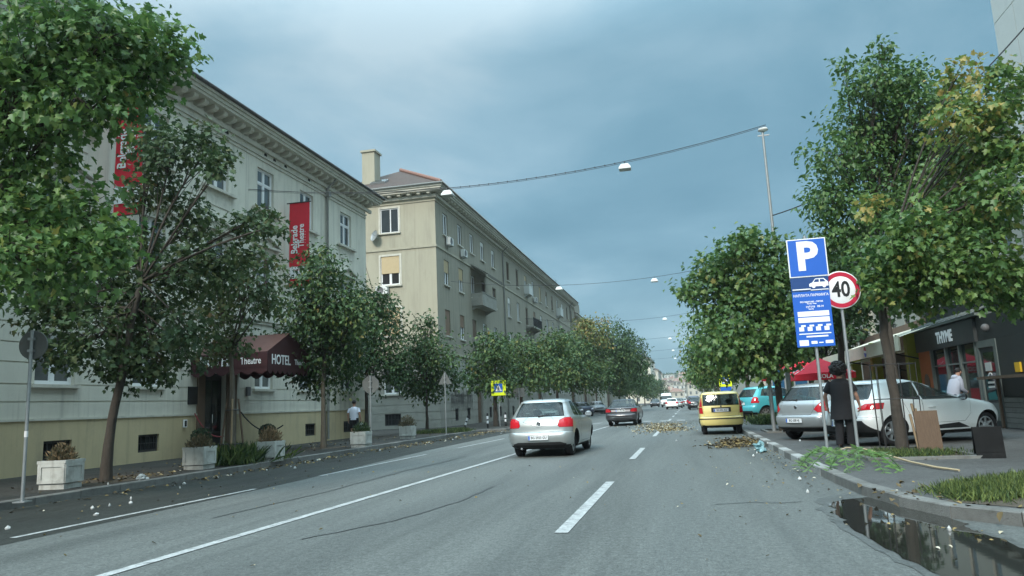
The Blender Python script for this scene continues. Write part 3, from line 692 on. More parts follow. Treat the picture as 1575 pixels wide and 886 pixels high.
for (i, x, z0, z1) in sw:
    h = z1 - z0; r = rnd.random(); sh = None; fr = m_frame
    if i < 5:
        if z0 > 13: fr = m_frame; sh = (m_shutw, .22) if i >= 3 else None
        elif z0 > 9: sh = ((m_shut, .5) if i < 2 else None); fr = m_framew if i > 2 else m_frame
        else: sh = (m_shutb, .97) if i in (0, 2) else (m_shutb, .5) if i == 1 else None
    else:
        if r < .35: sh = (rnd.choice((m_shutw, m_shutb, m_shut)), rnd.choice((.3, .5, .7, .97)))
        fr = rnd.choice((m_frame, m_framew))
    put_window(SF, x, z0, 1.16, round(h, 2), 'casement', frame=fr, shutter=sh, sill=(.12, .09, .10), y=.09)
for x in gsw:
    put_window(SF, x, 2.75, 1.0, 1.65, 'casement', sill=(.10, .09, .10)); put_window(SF, x, .45, .84, .9, 'grid', frame=m_iron, pane=m_dark, y=.06)
SF.put('door', MB().box(dx - .78, dx + .78, .15, .2, 0, 3.0).box(dx - .03, dx + .03, .12, .15, .1, 2.9).mesh('door', m_framew))
# bands, cornice, roof
def ringband(name, o0, o1, z0, z1, m, L=AY1 - AY0):
    b = MB(); b.box(-9.6, 0 + o1, -o1, -o0, z0, z1); b.box(o0, o1, -o0, L, z0, z1); return b.build(name, m, apt)
ringband('string_course', 0.0, .07, 12.66, 12.80, m_apt); ringband('string_course', 0.0, .09, 5.15, 5.32, m_apt)
ringband('frieze', 0.0, .06, 16.0, 16.08, m_apt)
cb = MB(); L = AY1 - AY0
for o1, z0, z1 in ((.18, 16.25, 16.45), (.62, 16.602, 16.72), (.70, 16.722, 16.86), (.78, 16.862, 17.02)): cb.box(-9.6, o1, -o1, 0, z0, z1); cb.box(0, o1, .001, L, z0, z1)
cb.box(-9.6, 0, 0.002, L, 16.602, 17.0)
cb.build('cornice', m_trim, apt)
br2 = MB().box(-.12, .12, -.5, 0, 16.46, 16.6).mesh('bracket', m_trim)
for i in range(13): EF.put('bracket', br2, .4 + i * .74, 0, 0)
for i in range(90): SF.put('bracket', br2, .35 + i * .74, 0, 0)
RZ = 17.03; rp = [(-9.7, -.82, RZ), (.82, -.82, RZ), (.82, L, RZ), (-9.7, L, RZ), (-4.5, 5.2, 20.3), (-4.5, L, 20.3)]
MB().add(rp, [(0, 1, 4), (1, 2, 5, 4), (3, 0, 4, 5), (2, 3, 5)]).build('roof', m_roof, apt)
MB().tube([(-9.7, -.88, 17.04), (.88, -.88, 17.04), (.88, L, 17.04)], .07, 8).build('gutter', m_gutter, apt)
rt = MB()
def ridge_tiles(a, b, n):
    a, b = Vector(a), Vector(b); me = None
    for i in range(n):
        p = a.lerp(b, i / n); q = a.lerp(b, (i + 1.12) / n)
        t = MB().tube([p + Vector((0, 0, .02)), q + Vector((0, 0, .06))], [.13, .15], 8)
        t.build('ridge_tile', m_ridge, apt)
ridge_tiles((.75, -.75, RZ + .06), (-4.5, 5.2, 20.32), 20)
# exposed red end tiles on the far hip slope's edge and a roof light
ridge_tiles((-4.5, 5.3, 20.35), (-4.5, 14, 20.35), 16)
sl = Matrix.Translation((-4.75, 1.35, 18.28)) @ Matrix.Rotation(math.atan2(3.27, 6.02), 4, 'X')
k = MB(); k.mbox(sl, 1.2, .8, .16); k.build('roof_light', m_galv, apt); k = MB(); k.mbox(sl @ Matrix.Translation((0, 0, .09)), 1.05, .65, .03); k.build('roof_light_pane', m_glass, apt)
ch = MB().box(-6.15, -5.15, 1.4, 2.5, 17.9, 20.75).box(-6.25, -5.05, 1.3, 2.6, 20.751, 20.9)
ch.build('chimney', m_apt, apt)
SF.put('downpipe', MB().tube([(68.3 - AY0, -.6, 16.6), (68.3 - AY0, -.1, 16.1), (68.3 - AY0, -.1, .2)], .07, 8).mesh('downpipe', m_gutter))
SF.put('downpipe', MB().tube([(111.5 - AY0, -.6, 16.6), (111.5 - AY0, -.1, 16.1), (111.5 - AY0, -.1, .2)], .07, 8).mesh('downpipe', m_gutter))
# balconies
def balcony(y, z, wd, d=.95, solid=True, mm=m_aptb):
    x = y - AY0; b = MB(); b.box(x - wd / 2, x + wd / 2, -d, 0, z - .16, z)
    b.prism([(0, z - .16), (-d * .8, z - .16), (0, z - .5)], 'x', x - wd / 2 + .15, x - wd / 2 + .33); b.prism([(0, z - .16), (-d * .8, z - .16), (0, z - .5)], 'x', x + wd / 2 - .33, x + wd / 2 - .15)
    o = SF.put('balcony', b.mesh('balcony', mm))
    r = MB()
    if solid:
        r.box(x - wd / 2, x + wd / 2, -d, -d + .1, z + .001, z + .85); r.box(x - wd / 2, x - wd / 2 + .1, -d + .101, 0, z + .001, z + .85); r.box(x + wd / 2 - .1, x + wd / 2, -d + .101, 0, z + .001, z + .85)
        r.box(x - wd / 2 - .04, x + wd / 2 + .04, -d - .04, -d + .12, z + .852, z + .93)
    else:
        n = int(wd / .14)
        for i in range(n + 1): r.box(x - wd / 2 + i * wd / n - .012, x - wd / 2 + i * wd / n + .012, -d, -d + .024, z, z + .9)
        for i in range(7): 
            for s in (-1, 1): r.box(x + s * (wd / 2) - .012, x + s * wd / 2 + .012, -d + i * d / 7 + .03, -d + i * d / 7 + .054, z, z + .9)
        r.box(x - wd / 2 - .03, x + wd / 2 + .03, -d - .01, -d + .034, z + .901, z + .95)
    link('balustrade', r.mesh('balustrade', mm if solid else m_iron), o)
balcony(59.4, 9.65, 4.6); balcony(59.4, 6.05, 4.6)
balcony(79.0, 13.5, 1.9, .6, True, m_panel); balcony(80.6, 9.8, 4.8, .9, False); balcony(79.0, 6.1, 3.4); balcony(100.1, 13.4, 2.2, .6, True, m_panel); balcony(100.3, 9.7, 4.2, .9, True)
aw = MB().add([(57.0 - AY0, -.02, 12.95), (61.8 - AY0, -.02, 12.95), (61.9 - AY0, -1.5, 12.0), (56.9 - AY0, -1.5, 12.0), (61.9 - AY0, -1.5, 11.75), (56.9 - AY0, -1.5, 11.75)], [(0, 3, 2, 1), (3, 5, 4, 2)])
m_awn = mat('faded_striped_canvas', (0.10, 0.095, 0.075), .85, .1, 3)
tag(aw.build('balcony_awning', m_awn, None, (AX, AY0, 0), (0, 0, R(90))), 'dark canvas awning sloping out over the upper corner balcony', 'awning')
# scrawled graffiti strokes on the street side base
gr = MB()
for i in range(36):
    x = 50.9 - AY0 + i * .155; z0 = rnd.uniform(1.05, 1.5); z1 = rnd.uniform(2.3, 2.62)
    for a, b in (((x, z0), (x + rnd.uniform(-.1, .14), z1)), ((x, z1), (x + rnd.uniform(.05, .2), rnd.uniform(1.4, 2.3)))):
        w_ = .045; gr.add([(a[0], -.006, a[1]), (a[0] + w_, -.006, a[1]), (b[0] + w_, -.006, b[1]), (b[0], -.006, b[1])], [(0, 1, 2, 3)])
SF.put('graffiti', gr.mesh('graffiti', m_black))
# air conditioners, dish
def aircon(F, x, z, lab, y=0, big=1.0):
    t = thing('air_conditioner', lab, 'air conditioner', tuple(F.root.location + F.P(x, -.04 + y, z)), F.rz, 'air conditioner units on the apartment walls')
    MB().box(-.42 * big, .42 * big, -.36, -.06, .06, .62 * big).build('casing', m_acw, t)
    MB().lathe([(.0, 0), (.23 * big, 0), (.25 * big, .02)], 18, 0, Matrix.Translation((-.1, -.362, .34 * big)) @ Matrix.Rotation(R(90), 4, 'X')).build('fan_grille', m_grill, t)
    MB().box(-.36, -.32, -.38, .04, 0, .055).box(.32, .36, -.38, .04, 0, .055).build('bracket', m_galv, t)
aircon(EF, ew - .55, 9.42, 'white air conditioner under the half shuttered window on the end wall', big=1.05)
aircon(SF, 51.0 - AY0, 13.15, 'white air conditioner nearest the block corner under the top floor window')
aircon(SF, 54.6 - AY0, 12.95, 'white air conditioner under the second top floor window, grille facing the street')
aircon(SF, 79.8 - AY0 + 3.4, 13.0, 'white air conditioner beside the small pale balcony far along the block')
aircon(SF, 63.2 - AY0, 5.8, 'white air conditioner low on the block beside the lower balcony')
t = thing('satellite_dish', 'grey satellite dish beside the topmost end wall window', 'satellite dish', (AX - 9.6 + ew - .98, AY0 - .3, 13.75))
Md = Matrix.Rotation(R(-35), 4, 'Z') @ Matrix.Rotation(R(75), 4, 'X')
MB().lathe([(.02, -.0), (.2, .02), (.36, .07), (.42, .11)], 20, 0, Md).build('reflector', m_galv, t)
MB().tube([(0, .02, 0), (.1, .26, -.12)], .02, 6).tube([(.0, 0, 0), (-.12, -.36, .15)], .012, 5).build('arm', m_galv, t)
# cable on the end wall
tag(MB().tube([(0, 0, 12.0), (.05, 0, 11.6), (.35, 0, 10.6), (.75, 0, 9.2), (.8, 0, 6)], .012, 5).build('wall_cable', m_wire, None, (-21.65, AY0 - .03, 0)), 'thin dark cable sagging down the end wall of the apartment block', 'cable')

# ------------------------------------------------------------------ farther buildings
def block(name, lab, x, y, w, d, h, floors, rz=0, wall=None, roof=None, rh=2.5, ww=1.1, pitch=3.2, ground=0.0, detail=True, faces='fr', cat='building', group=None):
    """x,y = centre; front (-y local) has windows, right (+x local) too"""
    t = thing(name, lab, cat, (x, y, ground), rz, group)
    wall = wall or m_apt3; fh = h / floors
    hz = h * .03
    for (F, L, key) in ((Facade(t, (-w / 2, -d / 2, 0), 0), w, 'f'), (Facade(t, (w / 2, -d / 2, 0), R(90)), d, 'r'), (Facade(t, (-w / 2, d / 2, 0), R(-90)), d, 'l'), (Facade(t, (w / 2, d / 2, 0), R(180)), w, 'b')):
        holes = []
        n = max(1, int(L / pitch))
        if key in faces:
            for i in range(n):
                for f in range(floors):
                    xc = L * (i + .5) / n; z0 = fh * f + fh * .28; holes.append((xc - ww / 2, xc + ww / 2, z0, z0 + fh * .52))
        F.wall(L, h, holes, [wall], rev=.18)
        for (a, b, c, dd) in holes:
            wdt = round(b - a, 2); hh = round(dd - c, 2)
            if detail: put_window(F, (a + b) / 2, c, wdt, hh, 'casement', frame=rnd.choice((m_frame, m_framew)), sill=(.1, .08, .08) if detail == 2 else None, y=.08)
            else:
                k = ('far', wdt, hh)
                if k not in _wc: _wc[k] = MB().box(-wdt / 2, wdt / 2, .1, .15, 0, hh).mesh('window', [m_glass])
                F.put('window', _wc[k], (a + b) / 2, 0, c)
    o = .45
    MB().box(-w / 2 - o, w / 2 + o, -d / 2 - o, d / 2 + o, h + .002, h + .3).build('cornice', m_trim, t)
    if roof:
        r = min(w, d) / 2; z = h + .31
        if w >= d: v = [(-w / 2 - .6, -d / 2 - .6, z), (w / 2 + .6, -d / 2 - .6, z), (w / 2 + .6, d / 2 + .6, z), (-w / 2 - .6, d / 2 + .6, z), (-w / 2 + r, 0, z + rh), (w / 2 - r, 0, z + rh)]; f = [(0, 1, 5, 4), (1, 2, 5), (2, 3, 4, 5), (3, 0, 4)]
        else: v = [(-w / 2 - .6, -d / 2 - .6, z), (w / 2 + .6, -d / 2 - .6, z), (w / 2 + .6, d / 2 + .6, z), (-w / 2 - .6, d / 2 + .6, z), (0, -d / 2 + r, z + rh), (0, d / 2 - r, z + rh)]; f = [(0, 1, 4), (1, 2, 5, 4), (2, 3, 5), (3, 0, 4, 5)]
        MB().add(v, f).build('roof', roof, t)
        for s in (-.3, .25): MB().box(w * s - .35, w * s + .35, -.4, .4, z + rh * .4, z + rh + .9).build('chimney', m_apt3, t)
    else:
        MB().box(-w / 2, w / 2, -d / 2, d / 2, h + .302, h + .5).build('roof', m_metalroof, t)
    return t
b3 = block('townhouse', 'grey beige townhouse with curved attic wall just past the long apartment block', -22.4, 127, 12, 20, 15.2, 4, 0, m_apts, m_roof, 3.2, detail=1, faces='fr')
MB().prism([(6.1, 15.55), (6.1, 17.6), (5.0, 18.2), (-3, 18.2), (-3, 15.55)], 'y', -9.9, -4).build('attic', m_apts, b3)
MB().tube([(3, -8, 17), (3, -8, 21.5)], .04, 6).build('antenna', m_iron, b3)
block('townhouse', 'low beige townhouse two doors past the long apartment block', -22.6, 152, 12, 28, 14.6, 4, 0, m_apt3, m_roof, 3, detail=0)
block('townhouse', 'grey townhouse mostly behind the street trees on the left', -22.4, 190, 12, 45, 14, 4, 0, m_apts, m_roof, 3, detail=0, faces='f')
block('townhouse', 'cream corner house pale against the storm sky at the left end of the street', -18.4, 322, 11, 40, 17.5, 5, 0, mat('cream_render', (0.62, 0.58, 0.47), .9, .06, .7), m_roof, 2.5, detail=0)
block('townhouse', 'beige house with dark eaves behind the cream corner house', -17.5, 388, 11, 50, 15.2, 4, 0, m_apt3, m_roof, 3, detail=0)
# right side row behind the trees
for (y, d, h, lab) in ((44, 26, 13, 'grey townhouse behind the cafe terrace'), (76, 34, 14, 'beige townhouse behind the right hand trees'), (118, 44, 13, 'grey beige townhouse far along the right pavement'), (190, 90, 15, 'long pale townhouse at the far right end of the street')):
    block('townhouse', lab, 21.5, y + 4, 14, d, h, 4, 0, m_apt3, m_roof, 3, detail=0, faces='fl')
# town on the hill
hg = 'houses climbing the far hill'
htypes = [(m_apt3, m_roofr), (m_apt3, m_roof), (m_panel, None), (m_apts, m_roofr), (m_stucco, m_roof)]
hl = []
for row, (y, n, x0, x1) in enumerate(((440, 4, -19, 20), (480, 5, -22, 18), (530, 6, -26, 24), (580, 7, -30, 28), (640, 7, -30, 34), (700, 8, -34, 40), (770, 8, -40, 46))):
    for i in range(n):
        x = x0 + (x1 - x0) * (i + .5) / n + rnd.uniform(-1.5, 1.5)
        w_ = rnd.uniform(6, 10); h = rnd.uniform(6.5, 10.5) + (2 if row == 0 else 0)
        if row == 0 and i == 1: wm, rm = m_apt3, m_roofr; h = 6
        else: wm, rm = htypes[rnd.randrange(5)]
        tone = {m_apt3: 'beige', m_panel: 'white', m_apts: 'grey', m_stucco: 'pale stucco'}[wm]; rt_ = {m_roofr: 'red tiled roof', m_roof: 'brown roof', None: 'flat roof'}[rm]
        rowname = ['lowest', 'second', 'third', 'fourth', 'fifth', 'sixth', 'topmost'][row]
        rt_ = {m_roofr: 'red roofed', m_roof: 'brown roofed', None: 'flat roofed'}[rm]
        lab = f'{tone} {rt_} house, {["first","second","third","fourth","fifth","sixth","seventh","eighth"][i]} from the left in the {rowname} row on the hill'
        block('hillside_house', lab, x, y + rnd.uniform(-9, 9), w_, rnd.uniform(8, 12), h, max(2, int(h / 3)), rnd.uniform(-.25, .25), wm, rm, 2.2, detail=0, faces='f', ground=terrain_h(x, y) - 1.0, cat='house', group=hg, pitch=3.0)
# ================================================================== VEHICLES
def pchip(xk, yk, x):
    """monotone cubic through the key points"""
    xk = np.asarray(xk, float); yk = np.asarray(yk, float); h = np.diff(xk); dl = np.diff(yk) / h
    d = np.zeros(len(xk)); d[0] = dl[0]; d[-1] = dl[-1]
    for i in range(1, len(xk) - 1):
        if dl[i - 1] * dl[i] > 0:
            w1 = 2 * h[i] + h[i - 1]; w2 = h[i] + 2 * h[i - 1]; d[i] = (w1 + w2) / (w1 / dl[i - 1] + w2 / dl[i])
    i = np.clip(np.searchsorted(xk, x) - 1, 0, len(xk) - 2); t = (x - xk[i]) / h[i]
    return (1 + 2 * t) * (1 - t) ** 2 * yk[i] + t * (1 - t) ** 2 * h[i] * d[i] + t * t * (3 - 2 * t) * yk[i + 1] + t * t * (t - 1) * h[i] * d[i + 1]
def car_shell(keys, res, rear_bow=.10, front_bow=.22, rc=(.22, .30), fc=(.45, .6)):
    """keys: (z, rear y, front y, half width). Stack of rounded plan outlines -> closed mesh"""
    K = np.array(keys, float); zs = []
    for a, b in zip(K[:-1, 0], K[1:, 0]):
        n = max(1, int(math.ceil((b - a) / (.045 if res else .12))))
        zs += list(a + (b - a) * np.arange(n) / n)
    zs.append(K[-1, 0]); zs = np.array(zs)
    ye, yf, ww = (pchip(K[:, 0], K[:, i], zs) for i in (1, 2, 3))
    nR, nC, nS = (9, 7, 34) if res else (4, 3, 10)
    rings = []
    for z, a, b, w_ in zip(zs, ye, yf, ww):
        L = b - a; rx = min(rc[0], w_ * .45); ry = min(rc[1], L * .25); fx = min(fc[0], w_ * .7); fy = min(fc[1], L * .3)
        half = []
        for i in range(nR): half.append(((w_ - rx) * i / nR, 0.0, 'r'))
        for i in range(nC):
            t = (i / nC) * math.pi / 2; half.append((w_ - rx + rx * math.sin(t), ry * (1 - math.cos(t)), 'r'))
        for i in range(nS): half.append((w_, ry + (L - ry - fy) * i / nS, 's'))
        for i in range(nC):
            t = (i / nC) * math.pi / 2; half.append((w_ - fx + fx * math.cos(t), L - fy + fy * math.sin(t), 'f'))
        for i in range(nR + 1): half.append(((w_ - fx) * (1 - i / nR), L, 'f'))
        ring = []
        for x, y, k in half:
            u = (x / max(w_, .01)) ** 2; q = y / L
            yy = a + y + rear_bow * u * max(0, 1 - q * 2.2) ** 2 - front_bow * u * max(0, 1 - (1 - q) * 2.2) ** 2
            tp = 1 - .045 * max(0, (.28 - q) / .28) ** 2 - .05 * max(0, (q - .72) / .28) ** 2
            ring.append((x * tp, yy, z))
        ring = ring + [(-x, y, z) for x, y, z in ring[-2:0:-1]]
        rings.append(ring)
    m = MB(); n = len(rings[0]); m.rings(rings, 0, False, True)
    for r, fl in ((rings[0], False), (rings[-1], True)):      # caps as strips across the car
        half = n // 2; fs = [(0, 1, n - 1)]
        for i in range(1, half - 1): fs.append((i, i + 1, n - i - 1, n - i))
        fs.append((half - 1, half, half + 1))
        m.add(r, [f if fl else f[::-1] for f in fs], 0, True)
    bm = bmesh.new(); me = m.mesh('body', []); bm.from_mesh(me); bpy.data.meshes.remove(me)
    bmesh.ops.remove_doubles(bm, verts=bm.verts, dist=1e-5); bmesh.ops.recalc_face_normals(bm, faces=bm.faces)
    return bm
def carve(bm, proj, polys, cond, idx, only=None):
    """cut convex outlines into the shell and give the faces inside a region index"""
    A = {'rear': (0, 2), 'side': (1, 2), 'top': (0, 1)}[proj]
    axis = {'rear': 1, 'side': 0, 'top': 2}[proj]
    for poly in polys:
        n = len(poly); ar = sum(poly[i][0] * poly[(i + 1) % n][1] - poly[(i + 1) % n][0] * poly[i][1] for i in range(n))
        P = poly if ar > 0 else poly[::-1]
        lo = [min(p[k] for p in P) - .02 for k in (0, 1)]; hi = [max(p[k] for p in P) + .02 for k in (0, 1)]
        def cand():
            r = []
            for f in bm.faces:
                if only is not None and f.material_index not in only: continue
                c = f.calc_center_median()
                if not cond(c, f.normal): continue
                a = [v.co[A[0]] for v in f.verts]; b = [v.co[A[1]] for v in f.verts]
                if max(a) < lo[0] or min(a) > hi[0] or max(b) < lo[1] or min(b) > hi[1]: continue
                r.append(f)
            return r
        for i in range(n):
            p, q = P[i], P[(i + 1) % n]; fs = cand()
            if not fs: break
            co = [0, 0, 0]; no = [0, 0, 0]; co[A[0]], co[A[1]] = p; no[A[0]], no[A[1]] = q[1] - p[1], p[0] - q[0]
            geom = list({e for f in fs for e in f.edges}) + fs + list({v for f in fs for v in f.verts})
            bmesh.ops.bisect_plane(bm, geom=geom, plane_co=co, plane_no=no, dist=1e-5)
        for f in cand():
            c = f.calc_center_median(); a, b = c[A[0]], c[A[1]]
            if all((q[0] - p[0]) * (b - p[1]) - (q[1] - p[1]) * (a - p[0]) > -1e-6 for p, q in zip(P, P[1:] + P[:1])): f.material_index = idx
def grow(poly, d):
    cx = sum(p[0] for p in poly) / len(poly); cy = sum(p[1] for p in poly) / len(poly); r = []
    n = len(poly); ar = sum(poly[i][0] * poly[(i + 1) % n][1] - poly[(i + 1) % n][0] * poly[i][1] for i in range(n)); P = poly if ar > 0 else poly[::-1]
    for i in range(n):      # offset edges, intersect
        a, b, c = Vector(P[i - 1]), Vector(P[i]), Vector(P[(i + 1) % n]); u = (b - a).normalized(); v = (c - b).normalized()
        n1 = Vector((u.y, -u.x)); n2 = Vector((v.y, -v.x)); bis = (n1 + n2); l = bis.length
        r.append(tuple(b + bis / l * (d / max(.3, (bis / l).dot(n1)))) if l > 1e-6 else tuple(b + n1 * d))
    return r
def mirror2(p): return [(-x, z) for x, z in p][::-1]
_wheels = {}
def wheel_parts(rad, width, spokes, key):
    k = (rad, width, spokes, key)
    if k in _wheels: return _wheels[k]
    Mx = Matrix.Rotation(R(90), 4, 'Y'); hw = width / 2; rr = rad * .68
    ty = MB().lathe([(rr, -hw * .8), (rr + .02, -hw), (rad - .03, -hw), (rad, -hw * .65), (rad, hw * .65), (rad - .03, hw), (rr + .02, hw), (rr, hw * .8)], 28, 0, Mx)
    rm = MB().lathe([(rr, -hw * .7), (rr, hw * .8), (rr - .02, hw * .86), (rr - .035, hw * .7), (rr - .04, hw * .1), (.0, hw * .1)], 28, 1, Mx)
    for i in range(len(rm.mi)):
        if i < 28 * 3: rm.mi[i] = 0
    for i in range(spokes):
        t = 2 * math.pi * i / spokes; M = Mx @ Matrix.Rotation(t, 4, 'Z')
        w0, w1 = (.055, .035) if spokes < 7 else (.035, .028)
        v = [M @ Vector(p) for p in ((.03, -w0, hw * .62), (rr - .02, -w1, hw * .74), (rr - .02, w1, hw * .74), (.03, w0, hw * .62), (.03, -w0, hw * .3), (rr - .02, -w1, hw * .3), (rr - .02, w1, hw * .3), (.03, w0, hw * .3))]
        rm.add(v, [(0, 1, 2, 3), (0, 4, 5, 1), (3, 2, 6, 7), (1, 5, 6, 2)], 0)
    rm.lathe([(.075, hw * .3), (.075, hw * .66), (.05, hw * .72), (0, hw * .73)], 14, 0, Mx)
    _wheels[k] = (ty.mesh('wheel', [m_tyre]), rm.mesh('rim', [m_rim if key == 'alloy' else m_signback, m_trimblk]))
    return _wheels[k]
def paint(name, col, metal=.0, rough=.32):
    return mat('paint_' + name, col, rough, .03, 3, metal=metal, coat=.8, dirt=((col[0] * .75, col[1] * .75, col[2] * .72), 6, .6, .35))
def make_car(name, label, cat, spec, pnt, loc, rz, plate=None, res=1, group=None):
    """loc = ground point under the middle of the car; +y local is forward"""
    t = thing(name, label, cat, loc, rz, group); S = spec; L = S['L']; off = -L / 2
    bm = car_shell(S['keys'], res, *S.get('bow', (.10, .22)), rc=S.get('rc', (.22, .30)))
    # wheel housings
    rad, ax0, ax1, trk, ww = S['wheel']
    me = bpy.data.meshes.new('b'); bm.to_mesh(me); bm.free()
    ob = bpy.data.objects.new('b', me); COL.objects.link(ob)
    cut = MB()
    for ya in (ax0, ax1):
        for s in (-1, 1): cut.tube([(s * (trk - .30), ya, rad), (s * (trk + .35), ya, rad)], rad + S.get('arch', .055), 28 if res else 14, smooth=True)
    cme = cut.mesh('c', []); cb = bmesh.new(); cb.from_mesh(cme); bmesh.ops.remove_doubles(cb, verts=cb.verts, dist=1e-5); bmesh.ops.recalc_face_normals(cb, faces=cb.faces); cb.to_mesh(cme); cb.free()
    co = bpy.data.objects.new('c', cme); COL.objects.link(co)
    md = ob.modifiers.new('b', 'BOOLEAN'); md.operation = 'DIFFERENCE'; md.solver = 'EXACT'; md.object = co
    bpy.context.view_layer.update()
    m2 = bpy.data.meshes.new_from_object(ob.evaluated_get(bpy.context.evaluated_depsgraph_get()))
    bpy.data.objects.remove(ob); bpy.data.objects.remove(co)
    bm = bmesh.new(); bm.from_mesh(m2); bpy.data.meshes.remove(m2)
    for f in bm.faces: f.material_index = 0; f.smooth = True
    # regions
    regs = [('body', pnt, 0.0)]
    def reg(nm, m, o=0.0): regs.append((nm, m, o)); return len(regs) - 1
    i_seal = reg('panel_gap', m_seal, -.012); i_und = reg('underbody', m_seal, 0.0)
    for f in bm.faces:
        c = f.calc_center_median()
        for ya in (ax0, ax1):
            if abs(abs(c.x) - trk) < .34 and math.hypot(c.y - ya, c.z - rad) < rad + S.get('arch', .055) + .0008: f.material_index = i_und
        if f.normal.z < -.6 and c.z < .4: f.material_index = i_und
    rear = lambda lim=1.2: (lambda c, n: n.y < -.10 and c.y < lim)
    side = lambda c, n: abs(n.x) > .45
    R0 = S.get('rear', {}); gap = .006
    def do(nm, m, proj, polys, cond, o=0.0, seal=gap, only=(0,)):
        if seal: carve(bm, proj, [grow(p, seal) for p in polys], cond, i_seal, only); only = tuple(only) + (i_seal,)
        i = reg(nm, m, o)
        if seal:      # inner outline overrides the seal strip
            carve(bm, proj, polys, cond, i, only)
        else: carve(bm, proj, polys, cond, i, only)
        return i
    for (nm, m, proj, polys, lim, o, seal) in S['regions']:
        m = pnt if m == 'paint' else m
        cond = (rear(lim) if proj == 'rear' else (lambda c, n: n.y > .15 and c.y > L * .5) if proj == 'front' else side)
        do(nm, m, 'rear' if proj in ('rear', 'front') else 'side', polys, cond, o, seal if res else 0)
    bmesh.ops.recalc_face_normals(bm, faces=bm.faces)
    for i, (nm, m, o) in enumerate(regs):
        fs = [f for f in bm.faces if f.material_index == i]
        if not fs: continue
        if nm in ('body', 'panel_gap', 'underbody'): comps = [fs]
        else:      # each lamp, window and door its own piece
            left = set(fs); comps = []
            while left:
                st = [left.pop()]; cc = []
                while st:
                    f = st.pop(); cc.append(f)
                    for e_ in f.edges:
                        for g_ in e_.link_faces:
                            if g_ in left: left.discard(g_); st.append(g_)
                comps.append(cc)
            comps.sort(key=lambda c: -len(c))
            big = sum(f.calc_area() for f in comps[0])
            comps = [c for c in comps if sum(f.calc_area() for f in c) > .02 * big]
        for cc in comps:
            vm = {}; vs = []; ff = []
            for f in cc:
                q = []
                for v in f.verts:
                    if v not in vm: vm[v] = len(vs); p = v.co + v.normal * o; vs.append((p.x, p.y + off, p.z))
                    q.append(vm[v])
                ff.append(q)
            link(nm, MB().add(vs, ff, 0, True).mesh(nm, [m]), t)
    bm.free()
    # wheels
    tm, rm = wheel_parts(rad, ww, S.get('spokes', 5), S.get('rim', 'alloy'))
    for ya in (ax0, ax1):
        for s in (-1, 1):
            wv = link('wheel', tm, t, (s * (trk - ww * .42), ya + off, rad), (R(rnd.uniform(0, 70)), 0, 0 if s > 0 else math.pi))
            link('rim', rm, wv)
    if res:
        # number plate
        px, py, pz, pr = S['plate']
        p = MB().box(-.26, .26, -.012, 0, -.056, .056).build('number_plate', m_plate, t, (px, py + off, pz), (pr, 0, 0))
        link('blue_band', MB().box(-.255, -.215, -.014, -.0125, -.05, .05).mesh('blue_band', [m_blue]), p)
        link('plate_frame', MB().box(-.272, .272, -.009, .004, -.068, -.0565).box(-.272, .272, -.009, .004, .0565, .068).mesh('plate_frame', [m_trimblk]), p)
        if plate: text('registration', plate, .085, m_black, p, (.02, -.0135, 0), (R(90), 0, 0), .0008, .0015, squeeze=.92)
        # mirrors, handles, wiper, aerial
        for s in (-1, 1):
            mxx, my, mz = S['mirror']
            mm = MB().ball((0, 0, 0), .10, .055, .075, 12, 8).build('mirror', S.get('mirror_mat', pnt), t, (s * (mxx + .10), my + off, mz), (0, 0, s * .15))
            link('mirror_stalk', MB().tube([(-s * .12, .02, -.045), (0, 0, -.03)], .022, 6).mesh('mirror_stalk', [m_trimblk]), mm)
            link('mirror_glass', MB().prism([(-.078, -.05), (.078, -.05), (.085, .03), (.06, .055), (-.06, .055), (-.085, .03)], 'y', -.056, -.05).mesh('mirror_glass', [m_chrome]), mm)
            for (hy, hz, hx) in S['handles']:
                MB().rings([[(s * (hx + .004 + .026 * (1 - abs(q) ** 3)), hy + off + q * .095, hz + a) for a in (-.016, -.010, .010, .016)] + [(s * (hx - .004), hy + off + q * .095, hz + a) for a in (.016, -.016)] for q in (-1, -.6, 0, .6, 1)]).build('door_handle', S.get('handle_mat', pnt), t)
        if 'wiper' in S:
            (a, b) = S['wiper']; a = Vector(a); b = Vector(b); a.y += off; b.y += off
            MB().tube([a, a.lerp(b, .5), b], [.02, .012, .008], 6).ball(a, .03).build('wiper', m_trimblk, t)
        if 'aerial' in S:
            ax, ay, az = S['aerial']; MB().tube([(ax, ay + off, az - .02), (ax, ay + off - .14, az + .16)], [.012, .004], 6).build('aerial', m_trimblk, t)
        for (nm, fn) in S.get('extra', ()): fn(t, off)
        # seats seen through the glass
        zb = S['keys'][8][0] - .05; sx_ = S.get('seat', .36); y0 = ax0 + .05; y1 = ax0 + .95
        for (nm_, x_, y_) in (('front_seat', sx_, y1), ('front_seat', -sx_, y1)):
            st_ = MB(); st_.rings([[(x_ + a * w_, y_ + off + b * .07 - (z - .5) * .16, z) for a, b in ((-1, -1), (1, -1), (1, 1), (-1, 1))] for w_, z in ((.22, .42), (.23, .7), (.20, zb + .04), (.17, zb + .10))]); st_.ball((x_, y_ + off - .12, zb + .22), .13, .055, .09, 10, 8); st_.build(nm_, m_seat, t)
        bs = MB(); bs.rings([[(a * w_, y0 + off + b * .07 - (z - .5) * .14, z) for a, b in ((-1, -1), (1, -1), (1, 1), (-1, 1))] for w_, z in ((.52, .42), (.54, .7), (.50, zb - .02))])
        for x_ in (-.33, .33): bs.ball((x_, y0 + off - .08, zb + .08), .12, .05, .07, 10, 8)
        bs.build('rear_seat', m_seat, t)
